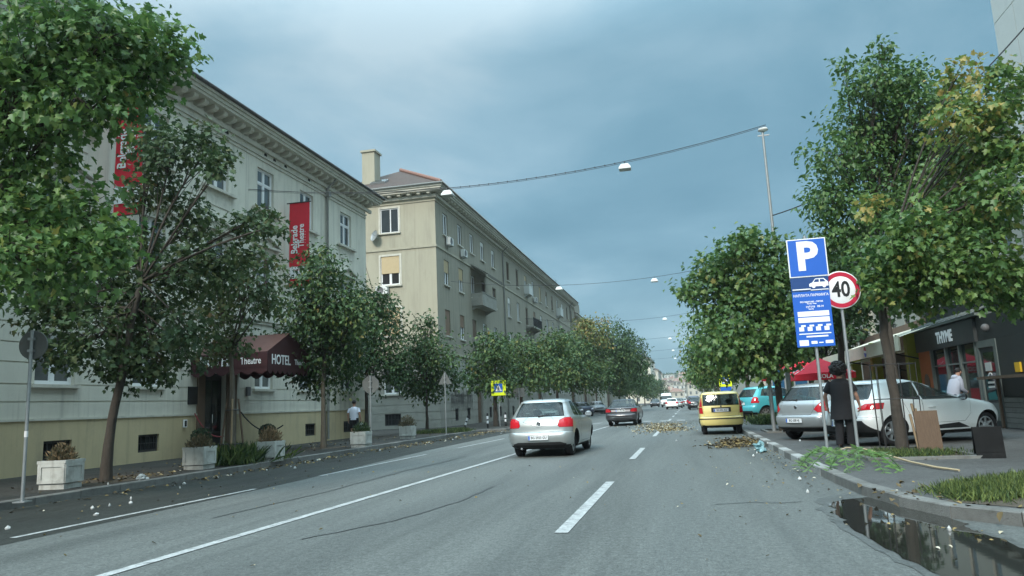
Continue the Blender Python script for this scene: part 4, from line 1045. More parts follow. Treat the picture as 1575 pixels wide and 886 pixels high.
        MB().box(-.6, .6, ax0 - .2 + off, ax1 - .55 + off, .40, .43).box(-.60, .60, ax1 - .56 + off, ax1 - .25 + off, .43, zb - .06).build('cabin_lining', m_seat, t)
        MB().tube([(-.36 + .17 * math.cos(a), ax1 - .66 + off + .05 * math.sin(a), zb - .02 + .16 * math.sin(a)) for a in np.linspace(0, 6.283, 15)], .014, 5).build('steering_wheel', m_seat, t)
        MB().tube([(-.45, off + .12, .24), (-.45, off + .02, .235)], .028, 10).build('exhaust', m_chrome, t)
    return t

def badge_round(x, y, z, r, letters=True):
    def fn(t, off):
        M = Matrix.Translation((x, y + off, z)) @ Matrix.Rotation(R(90), 4, 'X')
        b = MB().lathe([(0, .006), (r * .80, .006), (r * .82, .012), (r, .012), (r * 1.02, 0)], 24, 0, M).build('badge', m_chrome, t)
        link('badge_field', MB().lathe([(0, .0075), (r * .8, .0075)], 24, 0, M).mesh('badge_field', [m_trimblk]), b)
        if letters:
            k = MB(); w_ = r * .09
            def st(a, c):
                d = Vector((c[0] - a[0], c[1] - a[1])).normalized(); n = Vector((-d.y, d.x)) * w_
                k.add([M @ Vector((p[0] * 1 + s * n.x, p[1] + s * n.y, .011)) for p, s in ((a, 1), (a, -1), (c, -1), (c, 1))], [(0, 1, 2, 3)])
            st((-.35 * r, .68 * r), (0, .08 * r)); st((0, .08 * r), (.35 * r, .68 * r))
            st((-.68 * r, .4 * r), (-.33 * r, -.65 * r)); st((-.33 * r, -.65 * r), (0, .0)); st((0, 0), (.33 * r, -.65 * r)); st((.33 * r, -.65 * r), (.68 * r, .4 * r))
            link('badge_letters', k.mesh('badge_letters', [m_chrome]), b)
    return ('badge', fn)
def sym(p): return [p, mirror2(p)]

HATCH = dict(L=4.20, wheel=(.325, .77, 3.35, .755, .20), arch=.045,
    keys=[(.20, .30, 3.95, .74), (.27, .10, 4.08, .82), (.40, .025, 4.17, .868), (.52, .0, 4.20, .878), (.61, .02, 4.19, .88), (.645, .075, 4.17, .878), (.80, .095, 4.08, .876), (.88, .12, 3.80, .872), (.95, .155, 3.25, .858), (.99, .185, 3.02, .84), (1.03, .215, 2.90, .815), (1.2, .355, 2.52, .735), (1.35, .485, 2.20, .655), (1.42, .53, 2.02, .61), (1.455, .62, 1.82, .545), (1.475, .85, 1.6, .45), (1.483, 1.15, 1.4, .30)],
    regions=[
        ('tail_lamp', m_lred, 'rear', sym([(.50, .80), (.54, .755), (.99, .745), (.99, .99), (.66, .985), (.54, .93)]), .42, .004, .007),
        ('rear_window', m_carglass, 'rear', [[(-.635, 1.035), (.635, 1.035), (.55, 1.345), (.50, 1.375), (-.50, 1.375), (-.55, 1.345)]], .8, -.004, .012),
        ('tailgate', 'paint', 'rear', [[(-.66, .985), (-.53, .94), (-.49, .80), (-.53, .75), (-.56, .655), (.56, .655), (.53, .75), (.49, .80), (.53, .94), (.66, .985), (.685, 1.022), (-.685, 1.022)]], .6, 0, .006),
        ('valance', m_trimblk, 'rear', [[(-.66, .15), (.66, .15), (.70, .34), (.55, .385), (-.55, .385), (-.70, .34)]], .5, -.004, .005),
        ('bumper', 'paint', 'rear', [[(-.99, .22), (.99, .22), (.99, .642), (-.99, .642)]], .36, .001, .006),
        ('windscreen', m_carglass, 'front', [[(-.72, 1.03), (.72, 1.03), (.60, 1.38), (-.60, 1.38)]], 0, -.004, .01),
        ('side_window', m_carglass, 'side', [[(1.52, 1.02), (2.85, 1.005), (2.30, 1.30), (1.95, 1.385), (1.52, 1.40)], [(.86, 1.05), (1.44, 1.02), (1.44, 1.40), (1.10, 1.385), (.92, 1.22)]], 0, -.005, .012),
        ('door', 'paint', 'side', [[(1.49, .34), (2.72, .34), (2.86, .60), (2.87, .985), (1.49, 1.0)]], 0, 0, .006),
        ('rear_door', 'paint', 'side', [[(1.22, .62), (1.30, .34), (1.47, .34), (1.47, 1.0), (.86, 1.03), (.95, .80)]], 0, 0, .006)],
    plate=(0, -.008, .50, 0), mirror=(.80, 2.62, 1.03), handles=[(1.72, .86, .872), (.98 + .2, .885, .872)],
    wiper=((.0, .205, 1.04), (.34, .225, 1.075)), aerial=(0, .75, 1.47), extra=[badge_round(0, .10, .845, .058)])
SEDAN = dict(L=4.70, wheel=(.325, 1.0, 3.70, .765, .21), arch=.045,
    keys=[(.20, .30, 4.4, .74), (.28, .10, 4.58, .84), (.45, .02, 4.68, .895), (.55, .0, 4.70, .90), (.63, .03, 4.68, .90), (.66, .06, 4.66, .90), (.80, .075, 4.5, .895), (.90, .055, 4.1, .885), (.965, .05, 3.75, .87), (.985, .16, 3.5, .855), (1.0, .55, 3.35, .835), (1.03, .76, 3.22, .81), (1.2, 1.12, 2.85, .725), (1.35, 1.45, 2.5, .64), (1.42, 1.7, 2.3, .56), (1.45, 1.95, 2.15, .40)],
    regions=[
        ('tail_lamp', m_lred, 'rear', sym([(.52, .80), (.60, .76), (1.0, .75), (1.0, .93), (.62, .93)]), .55, .004, .006),
        ('rear_window', m_carglass, 'rear', [[(-.68, 1.035), (.68, 1.035), (.575, 1.375), (-.575, 1.375)]], 1.9, -.004, .012),
        ('number_plate_recess', m_lclear, 'rear', [[(-.50, .775), (.50, .775), (.53, .875), (-.53, .875)]], .4, -.003, .004),
        ('chrome_strip', m_chrome, 'rear', [[(-.62, .455), (.62, .455), (.62, .475), (-.62, .475)]], .4, .004, 0),
        ('valance', m_trimblk, 'rear', [[(-.70, .15), (.70, .15), (.70, .34), (-.70, .34)]], .5, -.004, .005),
        ('bumper', 'paint', 'rear', [[(-1, .22), (1, .22), (1, .655), (-1, .655)]], .4, .001, .006),
        ('windscreen', m_carglass, 'front', [[(-.72, 1.03), (.72, 1.03), (.60, 1.38), (-.60, 1.38)]], 0, -.004, .01),
        ('side_window', m_carglass, 'side', [[(2.0, 1.01), (3.15, 1.0), (2.6, 1.28), (2.3, 1.36), (2.0, 1.37)], [(1.05, 1.04), (1.92, 1.01), (1.92, 1.37), (1.7, 1.37), (1.4, 1.25)]], 0, -.005, .012),
        ('door', 'paint', 'side', [[(1.97, .34), (3.12, .34), (3.22, .6), (3.22, .98), (1.97, .99)]], 0, 0, .006),
        ('rear_door', 'paint', 'side', [[(1.45, .6), (1.55, .34), (1.95, .34), (1.95, .99), (1.1, 1.0), (1.2, .8)]], 0, 0, .006)],
    plate=(0, .06, .825, 0), mirror=(.80, 2.95, 1.02), handles=[(2.2, .86, .88), (1.4, .88, .88)], spokes=10, extra=[badge_round(0, .05, .915, .05, False)])
MINI = dict(L=3.54, wheel=(.29, .60, 2.90, .68, .17), arch=.045, bow=(.07, .18), rc=(.14, .2),
    keys=[(.24, .22, 3.3, .66), (.31, .06, 3.46, .745), (.42, .01, 3.52, .782), (.55, .0, 3.54, .788), (.62, .02, 3.53, .789), (.65, .06, 3.52, .789), (.82, .075, 3.44, .787), (.93, .095, 3.2, .78), (1.0, .11, 2.85, .772), (1.04, .12, 2.72, .765), (1.2, .16, 2.5, .735), (1.38, .215, 2.25, .685), (1.46, .25, 2.08, .655), (1.51, .33, 1.9, .60), (1.535, .5, 1.7, .50), (1.545, .8, 1.45, .36)],
    regions=[
        ('tail_lamp', m_lred, 'rear', sym([(.635, .76), (.85, .76), (.85, .975), (.655, .975)]), .34, .004, .006),
        ('upper_lamp', m_lred, 'rear', sym([(.655, 1.0), (.85, 1.0), (.78, 1.40), (.655, 1.42)]), .34, .004, .006),
        ('rear_window', m_carglass, 'rear', [[(-.625, 1.045), (.625, 1.045), (.60, 1.42), (-.60, 1.42)]], .6, -.004, .012),
        ('tailgate', 'paint', 'rear', [[(-.60, .66), (.60, .66), (.625, 1.03), (-.625, 1.03)]], .4, 0, .006),
        ('bumper_strip', m_trimblk, 'rear', [[(-.9, .545), (.9, .545), (.9, .585), (-.9, .585)]], .35, .006, 0),
        ('valance', m_trimblk, 'rear', [[(-.6, .15), (.6, .15), (.6, .335), (-.6, .335)]], .4, -.004, .005),
        ('bumper', 'paint', 'rear', [[(-.9, .25), (.9, .25), (.9, .648), (-.9, .648)]], .32, .001, .006),
        ('windscreen', m_carglass, 'front', [[(-.66, 1.05), (.66, 1.05), (.58, 1.45), (-.58, 1.45)]], 0, -.004, .01),
        ('side_window', m_carglass, 'side', [[(1.35, 1.05), (2.6, 1.04), (2.15, 1.42), (1.35, 1.45)], [(.62, 1.08), (1.28, 1.05), (1.28, 1.45), (.62, 1.43)]], 0, -.005, .012),
        ('door', 'paint', 'side', [[(1.32, .36), (2.45, .36), (2.6, .6), (2.62, 1.02), (1.32, 1.03)]], 0, 0, .006)],
    plate=(0, .058, .865, 0), mirror=(.75, 2.38, 1.1), handles=[(1.5, .92, .782), (.75, .95, .78)], rim='steel', spokes=8, mirror_mat=m_trimblk, handle_mat=m_trimblk,
    extra=[('plate_recess', lambda t, off: MB().box(-.34, .34, .062, .10, .80, .965).build('plate_recess', m_trimblk, t, (0, off, 0))), badge_round(0, .095, 1.0, .03, False)])
CLIO = dict(L=4.06, wheel=(.315, .72, 3.31, .765, .20), arch=.05,
    keys=[(.20, .30, 3.8, .74), (.28, .10, 3.95, .81), (.42, .02, 4.03, .856), (.54, .0, 4.06, .866), (.62, .02, 4.05, .868), (.66, .05, 4.03, .868), (.80, .085, 3.92, .866), (.90, .13, 3.55, .858), (.97, .175, 3.15, .84), (1.0, .20, 3.02, .82), (1.04, .24, 2.86, .79), (1.2, .36, 2.45, .71), (1.33, .45, 2.1, .635), (1.39, .46, 1.88, .59), (1.425, .58, 1.68, .52), (1.445, .82, 1.45, .42), (1.45, 1.1, 1.3, .28)],
    regions=[
        ('tail_lamp', m_lred, 'rear', sym([(.45, .83), (.55, .785), (.99, .82), (.99, .935), (.62, .925)]), .52, .005, .006),
        ('rear_window', m_carglass, 'rear', [[(-.60, 1.03), (.60, 1.03), (.50, 1.335), (-.50, 1.335)]], .75, -.004, .012),
        ('tailgate', 'paint', 'rear', [[(-.60, .925), (-.54, .79), (-.55, .64), (.55, .64), (.54, .79), (.60, .925), (.64, 1.01), (-.64, 1.01)]], .5, 0, .006),
        ('valance', m_trimblk, 'rear', [[(-.78, .15), (.78, .15), (.80, .36), (.62, .565), (-.62, .565), (-.80, .36)]], .42, -.003, .005),
        ('bumper', 'paint', 'rear', [[(-.99, .22), (.99, .22), (.99, .632), (-.99, .632)]], .34, .001, .006),
        ('windscreen', m_carglass, 'front', [[(-.72, 1.03), (.72, 1.03), (.58, 1.36), (-.58, 1.36)]], 0, -.004, .01),
        ('side_window', m_carglass, 'side', [[(1.55, .985), (2.82, .97), (2.25, 1.25), (1.9, 1.345), (1.55, 1.36)], [(.80, 1.13), (.95, 1.02), (1.48, .985), (1.48, 1.36), (1.15, 1.335), (.9, 1.25)]], 0, -.005, .012),
        ('door', 'paint', 'side', [[(1.52, .46), (2.62, .46), (2.80, .62), (2.83, .95), (1.52, .965)]], 0, 0, .006),
        ('rear_door', 'paint', 'side', [[(1.16, .62), (1.24, .46), (1.50, .46), (1.50, .965), (.95, 1.0), (1.02, .8)]], 0, 0, .006),
        ('sill_panel', m_trimblk, 'side', [[(1.30, .32), (2.75, .32), (2.45, .43), (1.45, .37)]], 0, .008, .004)],
    plate=(.0, -.004, .50, 0), mirror=(.80, 2.62, .99), handles=[(1.75, .80, .868)], spokes=7, mirror_mat=m_trimblk,
    wiper=((.0, .225, 1.035), (.30, .245, 1.06)), extra=[badge_round(0, .09, .88, .045, False)])
PEUG = dict(L=4.03, wheel=(.30, .70, 3.24, .74, .19), arch=.05,
    keys=[(.22, .28, 3.8, .72), (.30, .09, 3.93, .80), (.44, .02, 4.0, .846), (.55, .0, 4.03, .858), (.63, .02, 4.02, .86), (.66, .06, 4.0, .86), (.80, .09, 3.9, .858), (.92, .12, 3.5, .85), (.98, .16, 3.12, .836), (1.02, .20, 2.96, .815), (1.06, .235, 2.85, .79), (1.2, .34, 2.5, .73), (1.36, .46, 2.12, .65), (1.42, .52, 1.92, .60), (1.455, .62, 1.7, .53), (1.47, .88, 1.5, .42), (1.475, 1.1, 1.3, .28)],
    regions=[
        ('tail_lamp', m_lred, 'rear', sym([(.56, .80), (.66, .72), (.99, .72), (.99, 1.01), (.72, 1.0)]), .42, .004, .006),
        ('rear_window', m_carglass, 'rear', [[(-.63, 1.04), (.63, 1.04), (.545, 1.36), (-.545, 1.36)]], .75, -.004, .012),
        ('tailgate', 'paint', 'rear', [[(-.66, .98), (-.55, .80), (-.58, .66), (.58, .66), (.55, .80), (.66, .98), (.68, 1.025), (-.68, 1.025)]], .5, 0, .006),
        ('valance', m_signback, 'rear', [[(-.80, .15), (.80, .15), (.82, .36), (-.82, .36)]], .42, -.003, .005),
        ('bumper', 'paint', 'rear', [[(-.99, .22), (.99, .22), (.99, .652), (-.99, .652)]], .34, .001, .006),
        ('windscreen', m_carglass, 'front', [[(-.72, 1.06), (.72, 1.06), (.58, 1.38), (-.58, 1.38)]], 0, -.004, .01),
        ('side_window', m_carglass, 'side', [[(1.5, 1.02), (2.78, 1.0), (2.25, 1.27), (1.9, 1.37), (1.5, 1.39)], [(.85, 1.06), (1.43, 1.02), (1.43, 1.39), (1.1, 1.36), (.92, 1.22)]], 0, -.005, .012),
        ('door', 'paint', 'side', [[(1.47, .4), (2.6, .4), (2.78, .62), (2.8, .98), (1.47, 1.0)]], 0, 0, .006)],
    plate=(-.0, -.004, .52, 0), mirror=(.80, 2.6, 1.03), handles=[(1.7, .86, .858)], spokes=7, rim='steel',
    wiper=((-.05, .205, 1.045), (-.45, .23, 1.06)), extra=[badge_round(0, .10, .85, .05, False)])
DUST = dict(L=4.32, wheel=(.345, .83, 3.50, .79, .21), arch=.06, bow=(.09, .2),
    keys=[(.30, .25, 4.05, .74), (.38, .08, 4.2, .83), (.50, .01, 4.29, .885), (.62, .0, 4.32, .90), (.72, .03, 4.31, .90), (.76, .07, 4.29, .90), (.92, .10, 4.15, .895), (1.02, .13, 3.75, .88), (1.10, .17, 3.25, .865), (1.15, .20, 3.05, .845), (1.3, .30, 2.75, .78), (1.48, .42, 2.4, .70), (1.56, .48, 2.2, .66), (1.61, .56, 2.0, .60), (1.635, .8, 1.8, .50), (1.645, 1.1, 1.5, .36)],
    regions=[
        ('tail_lamp', m_lred, 'rear', sym([(.66, .86), (1.0, .86), (1.0, 1.14), (.70, 1.14)]), .44, .004, .006),
        ('rear_window', m_carglass, 'rear', [[(-.66, 1.16), (.66, 1.16), (.58, 1.50), (-.58, 1.50)]], .8, -.004, .012),
        ('tailgate', 'paint', 'rear', [[(-.66, .77), (.66, .77), (.68, 1.14), (-.68, 1.14)]], .5, 0, .006),
        ('valance', m_trimblk, 'rear', [[(-.75, .2), (.75, .2), (.75, .5), (-.75, .5)]], .4, -.003, .005),
        ('bumper', 'paint', 'rear', [[(-1, .3), (1, .3), (1, .755), (-1, .755)]], .34, .001, .006),
        ('windscreen', m_carglass, 'front', [[(-.74, 1.16), (.74, 1.16), (.6, 1.55), (-.6, 1.55)]], 0, -.004, .01),
        ('side_window', m_carglass, 'side', [[(1.62, 1.14), (2.95, 1.13), (2.5, 1.42), (2.3, 1.52), (1.62, 1.54)], [(.62, 1.2), (1.55, 1.14), (1.55, 1.54), (.8, 1.5)]], 0, -.005, .012),
        ('door', 'paint', 'side', [[(1.59, .45), (2.8, .45), (2.98, .65), (3.0, 1.11), (1.59, 1.12)]], 0, 0, .006)],
    plate=(0, .07, .84, 0), mirror=(.82, 2.75, 1.2), handles=[(1.8, .98, .895), (1.0, 1.0, .89)], rim='steel', spokes=8, mirror_mat=m_trimblk, extra=[])
VAN = dict(L=5.4, wheel=(.34, 1.0, 4.4, .82, .2), arch=.05, bow=(.04, .2), rc=(.1, .12),
    keys=[(.3, .1, 5.2, .82), (.4, .0, 5.38, .95), (.7, .0, 5.4, .98), (1.0, .02, 5.2, .99), (1.15, .02, 4.9, .98), (1.3, .03, 4.6, .97), (1.9, .06, 3.9, .92), (2.2, .1, 3.6, .88), (2.35, .2, 3.3, .8), (2.4, .5, 3.0, .6)],
    regions=[('windscreen', m_carglass, 'front', [[(-.85, 1.3), (.85, 1.3), (.78, 1.95), (-.78, 1.95)]], 0, 0, 0), ('side_window', m_carglass, 'side', [[(3.4, 1.3), (4.5, 1.28), (4.0, 1.8), (3.4, 1.85)]], 0, 0, 0),
             ('headlamp', m_lclear, 'front', sym([(.55, .75), (.99, .78), (.99, .98), (.6, .95)]), 0, 0, 0), ('grille', m_trimblk, 'front', [[(-.5, .55), (.5, .55), (.5, .9), (-.5, .9)]], 0, 0, 0), ('bumper', m_trimblk, 'front', [[(-1, .3), (1, .3), (1, .52), (-1, .52)]], 0, 0, 0)])
FRONTLAMPS = [('headlamp', m_lclear, 'front', sym([(.45, .66), (.95, .70), (.95, .84), (.55, .80)]), 0, .003, 0), ('grille', m_trimblk, 'front', [[(-.42, .6), (.42, .6), (.42, .74), (-.42, .74)]], 0, 0, 0), ('intake', m_trimblk, 'front', [[(-.6, .26), (.6, .26), (.6, .44), (-.6, .44)]], 0, 0, 0)]
def with_front(S):
    S = dict(S); S['regions'] = list(S['regions']) + FRONTLAMPS; return S
p_silver = paint('silver', (0.40, 0.425, 0.415), .55, .34); p_grey = paint('dark_grey', (0.055, 0.055, 0.06), .4, .3); p_cream = paint('pale_yellow', (0.80, 0.65, 0.23)); p_white = paint('white', (0.80, 0.84, 0.83))
p_turq = paint('turquoise', (0.07, 0.40, 0.44), .1); p_silv2 = paint('silver_grey', (0.37, 0.39, 0.395), .5, .36); p_navy = paint('navy', (0.03, 0.035, 0.07)); p_blk = paint('black', (0.014, 0.015, 0.017))
def at_angle(x, y, deg): return (x, y, 0.0), -R(deg)
# moving and parked cars; positions are the middle of each car
make_car('hatchback_car', 'silver hatchback with red lamps driving ahead in the left lane', 'car', HATCH, p_silver, (-3.68, 21.0, 0), R(-2.0), 'BG 2923 GU')
make_car('sedan_car', 'dark grey sedan driving ahead beyond the silver hatchback', 'car', SEDAN, p_grey, (-3.48, 43.6, 0), R(-1.5), 'BG 1027 RM')
make_car('small_car', 'pale yellow small hatchback stopped at the right kerb with tall red lamps', 'car', MINI, p_cream, (1.2, 29.7, 0), R(0), 'BG 841 KS')
def car_from_rear_corner(): pass
# three cars parked nose in on the right pavement
make_car('parked_hatchback_car', 'white hatchback parked nose in behind the caged tree trunk', 'car', CLIO, p_white, (5.1, 19.1, .12), R(-61), 'BG 1494 DL')
make_car('parked_hatchback_car', 'silver hatchback parked between the leaning grey pole and the white hatchback', 'car', PEUG, p_silv2, (4.25, 22.1, .12), R(-50), 'BG 638 HJ')
make_car('parked_suv', 'turquoise off-road style car parked behind the pale yellow one', 'car', DUST, p_turq, (4.45, 38.7, .12), R(-62), None)
# distant traffic and cars parked along the left kerb
far = [('hatchback_car', 'black car coming towards the camera on the far left lane', with_front(HATCH), p_blk, (-5.6, 140, 0), 180),
       ('van', 'white van coming towards the camera far down the street', VAN, p_white, (-3.3, 132, 0), 180),
       ('hatchback_car', 'white hatchback far ahead just left of the dark blue one', HATCH, p_white, (-1.9, 104, 0), 0),
       ('sedan_car', 'pale grey sedan far ahead half hidden behind the far white hatchback', SEDAN, p_silver, (-1.35, 113, 0), 0),
       ('parked_suv', 'dark blue tall car stopped far ahead near the right kerb', DUST, p_navy, (.95, 101, 0), 0),
       ('hatchback_car', 'dark car parked behind the tall dark blue one far ahead', HATCH, p_blk, (1.05, 92, 0), 0),
       ('sedan_car', 'silver sedan queueing far ahead beyond the white hatchback', SEDAN, p_silver, (-1.1, 126, 0), 0),
       ('sedan_car', 'white sedan farthest in the queue ahead', SEDAN, p_white, (-.6, 146, 0), 0),
       ('hatchback_car', 'white car parked under the left trees facing the street, bonnet in view', with_front(HATCH), p_white, (-10.3, 54.0, 0), 205),
       ('sedan_car', 'dark grey car parked under the left trees just behind the white one', with_front(SEDAN), p_grey, (-10.2, 61.5, 0), 200),
       ('hatchback_car', 'black hatchback parked third along the left kerb trees', with_front(HATCH), p_blk, (-10.4, 68.5, 0), 200),
       ('sedan_car', 'navy sedan parked fourth along the left kerb trees', with_front(SEDAN), p_navy, (-10.4, 76.0, 0), 200),
       ('hatchback_car', 'silver hatchback parked at the far end under the left trees', with_front(HATCH), p_silv2, (-10.2, 88.0, 0), 195)]
for nm, lab, S, p, loc, d in far: make_car(nm, lab, 'van' if nm == 'van' else 'car', S, p, loc, R(d), None, res=0)
# ================================================================== TREES
m_leaf = mat('maple_leaves', (.05, .09, .03), .45, attr=((0, (.045, .10, .036)), (.45, (.105, .205, .055)), (.75, (.20, .28, .07)), (1, (.42, .33, .10))), trans=.36, spec=.45)
m_leafd = mat('dark_maple_leaves', (.05, .06, .03), .6, attr=((0, (.036, .066, .032)), (.5, (.072, .118, .046)), (.8, (.115, .125, .05)), (1, (.18, .13, .065))), trans=.25, spec=.3)
m_leafr = mat('bright_tree_leaves', (.05, .09, .03), .45, attr=((0, (.045, .105, .038)), (.45, (.098, .19, .055)), (.75, (.19, .25, .07)), (1, (.34, .27, .09))), trans=.32, spec=.45)
m_leafb = mat('street_tree_leaves', (.05, .09, .03), .55, attr=((0, (.030, .068, .028)), (.45, (.066, .125, .042)), (.75, (.15, .175, .05)), (1, (.28, .20, .07))), trans=.2, spec=.3)
LEAF = {   # right half outline, mirrored: (x, y)
    'maple': [(0, 0), (.16, -.04), (.50, .06), (.36, .26), (.60, .60), (.24, .58), (.20, .80), (0, 1.0)],
    'lance': [(0, 0), (.13, .28), (.12, .62), (0, 1.0)],
    'blade': [(0, 0), (.035, .25), (.028, .6), (0, 1.0)],
    'oval': [(0, 0), (.30, .22), (.30, .58), (0, 1.0)]}
def leaf_cloud(name, P, D, Nn, size, kind, tint, mats, parent=None, st=None, curl=.3):
    """P points, D tip directions, Nn normals; two folded half blades per leaf"""
    half = LEAF[kind]; k = len(half); inner = half[1:-1]
    tv = [(x, y, 0) for x, y in half] + [(-x, y, 0) for x, y in inner]
    tv = np.array([(x, y, abs(x) * .28 - curl * y * y) for x, y, _ in tv])
    f1 = list(range(k)); f2 = [k - 1] + [k + len(inner) - 1 - i for i in range(len(inner))] + [0]
    f2 = [0] + [k - 1] + [k + len(inner) - 1 - i for i in range(len(inner))]
    n = len(P); P = np.asarray(P); D = np.asarray(D); Nn = np.asarray(Nn)
    D = D / np.maximum(np.linalg.norm(D, axis=1, keepdims=True), 1e-6)
    X = np.cross(D, Nn); X /= np.maximum(np.linalg.norm(X, axis=1, keepdims=True), 1e-6); Z = np.cross(X, D)
    s = np.asarray(size).reshape(-1, 1, 1) * np.ones((n, 1, 1))
    V = P[:, None, :] + s * (tv[None, :, 0:1] * X[:, None, :] + tv[None, :, 1:2] * D[:, None, :] + tv[None, :, 2:3] * Z[:, None, :])
    m = len(tv); base = (np.arange(n) * m)[:, None]
    F = np.concatenate([base + np.array(f1)[None], base + np.array(f2)[None]], axis=1).ravel()
    sizes = np.tile([len(f1), len(f2)], n)
    me = np_mesh(name, V.reshape(-1, 3), F, sizes, mats, np.repeat(np.asarray(tint), m))
    return link(name, me, parent, None, None, st)
def grow_tree(name, label, base, trunk, trunk_r, blobs, leaf=.13, kind='maple', mats=None, density=1.0, tint=.35, tvar=.22, bark=None, group=None, seed=1, lean=(0, 0), spread=.24, cat='tree', rs=1.0, lw=1.0):
    """base (x,y,z); trunk = list of points relative to base; blobs (x,y,z,r[,tint]) in world"""
    q = np.random.default_rng(seed); t = thing(name, label, cat, base, 0, group); B = Vector(base)
    bark = bark or m_bark; tk = MB(); pts = [Vector(p) for p in trunk]; n = len(pts)
    rad = [trunk_r * (1.25 if i == 0 else 1 - .5 * i / n) for i in range(n)]
    fine = []; fr = []
    for i in range(n - 1):
        for j in range(4):
            u = j / 4; p = pts[i].lerp(pts[i + 1], u); a = 0 if (i == 0 and j == 0) else .12 * trunk_r
            fine.append(p + Vector((q.uniform(-a, a), q.uniform(-a, a), 0))); fr.append(rad[i] * (1 - u) + rad[i + 1] * u)
    fine.append(pts[-1]); fr.append(rad[-1]); tk.tube(fine, fr, 10)
    br = MB(); Ps = []; Ds = []; Ns = []; Ss = []; Ts = []
    top = pts[-1]; fork = pts[-2]
    for b in blobs:
        c = Vector(b[:3]) - B; r = b[3] * rs; bt = b[4] if len(b) > 4 else tint
        start = top if c.z > top.z + .3 else pts[-1].lerp(fork, q.uniform(0, .8))
        mid = start.lerp(c, .5) + Vector((q.uniform(-.12, .12), q.uniform(-.12, .12), q.uniform(.0, .22))) * (c - start).length * .6
        path = []
        for j in range(7):
            u = j / 6; path.append(start * (1 - u) ** 2 + mid * 2 * u * (1 - u) + c * u * u)
        r0 = lw * trunk_r * min(.55, .16 + .12 * (c - start).length / max(trunk_r * 12, .5))
        br.tube(path, [r0 * (1 - .8 * j / 6) + .006 for j in range(7)], 6)
        area = 4 * r * r / (leaf * leaf * .55); nl = int(area * 3.3 * density); per = 11; nt_ = max(5, nl // per)
        for i in range(nt_):
            d = q.normal(size=3); d[2] *= .8; d /= np.linalg.norm(d) + 1e-9
            rr = r * (q.uniform(.25, 1.0) ** .5) * q.choice([1.0, 1.0, 1.0, 1.22]); tip = np.array(c) + d * rr
            if i % 3 == 0:
                s = Vector(path[q.integers(3, 7)]); tv = Vector(tip)
                br.tube([s, s.lerp(tv, .5) + Vector((0, 0, .06 * r)), tv], [.008 + .012 * r, .008, .004], 3, cap=False)
            k = per; sg = spread * min(r, .9) + leaf * .55
            pp = tip + q.normal(size=(k, 3)) * sg * np.array([1, 1, .62])
            dd = d * .7 + q.normal(size=(k, 3)) * .6 + np.array([0, 0, -.45]); nn = np.array([0, 0, .95]) + d * .45 + q.normal(size=(k, 3)) * .38
            tt = bt + q.normal() * tvar * .55
            Ps.append(pp); Ds.append(dd); Ns.append(nn); Ss.append(leaf * q.uniform(.65, 1.25, k)); Ts.append(np.clip(tt + q.normal(size=k) * tvar * .6, 0, 1))
    tk.build('trunk', bark, t); br.build('branches', m_bark, t)
    leaf_cloud('crown', np.concatenate(Ps), np.concatenate(Ds), np.concatenate(Ns), np.concatenate(Ss), kind, np.concatenate(Ts), mats or [m_leaf], t)
    return t
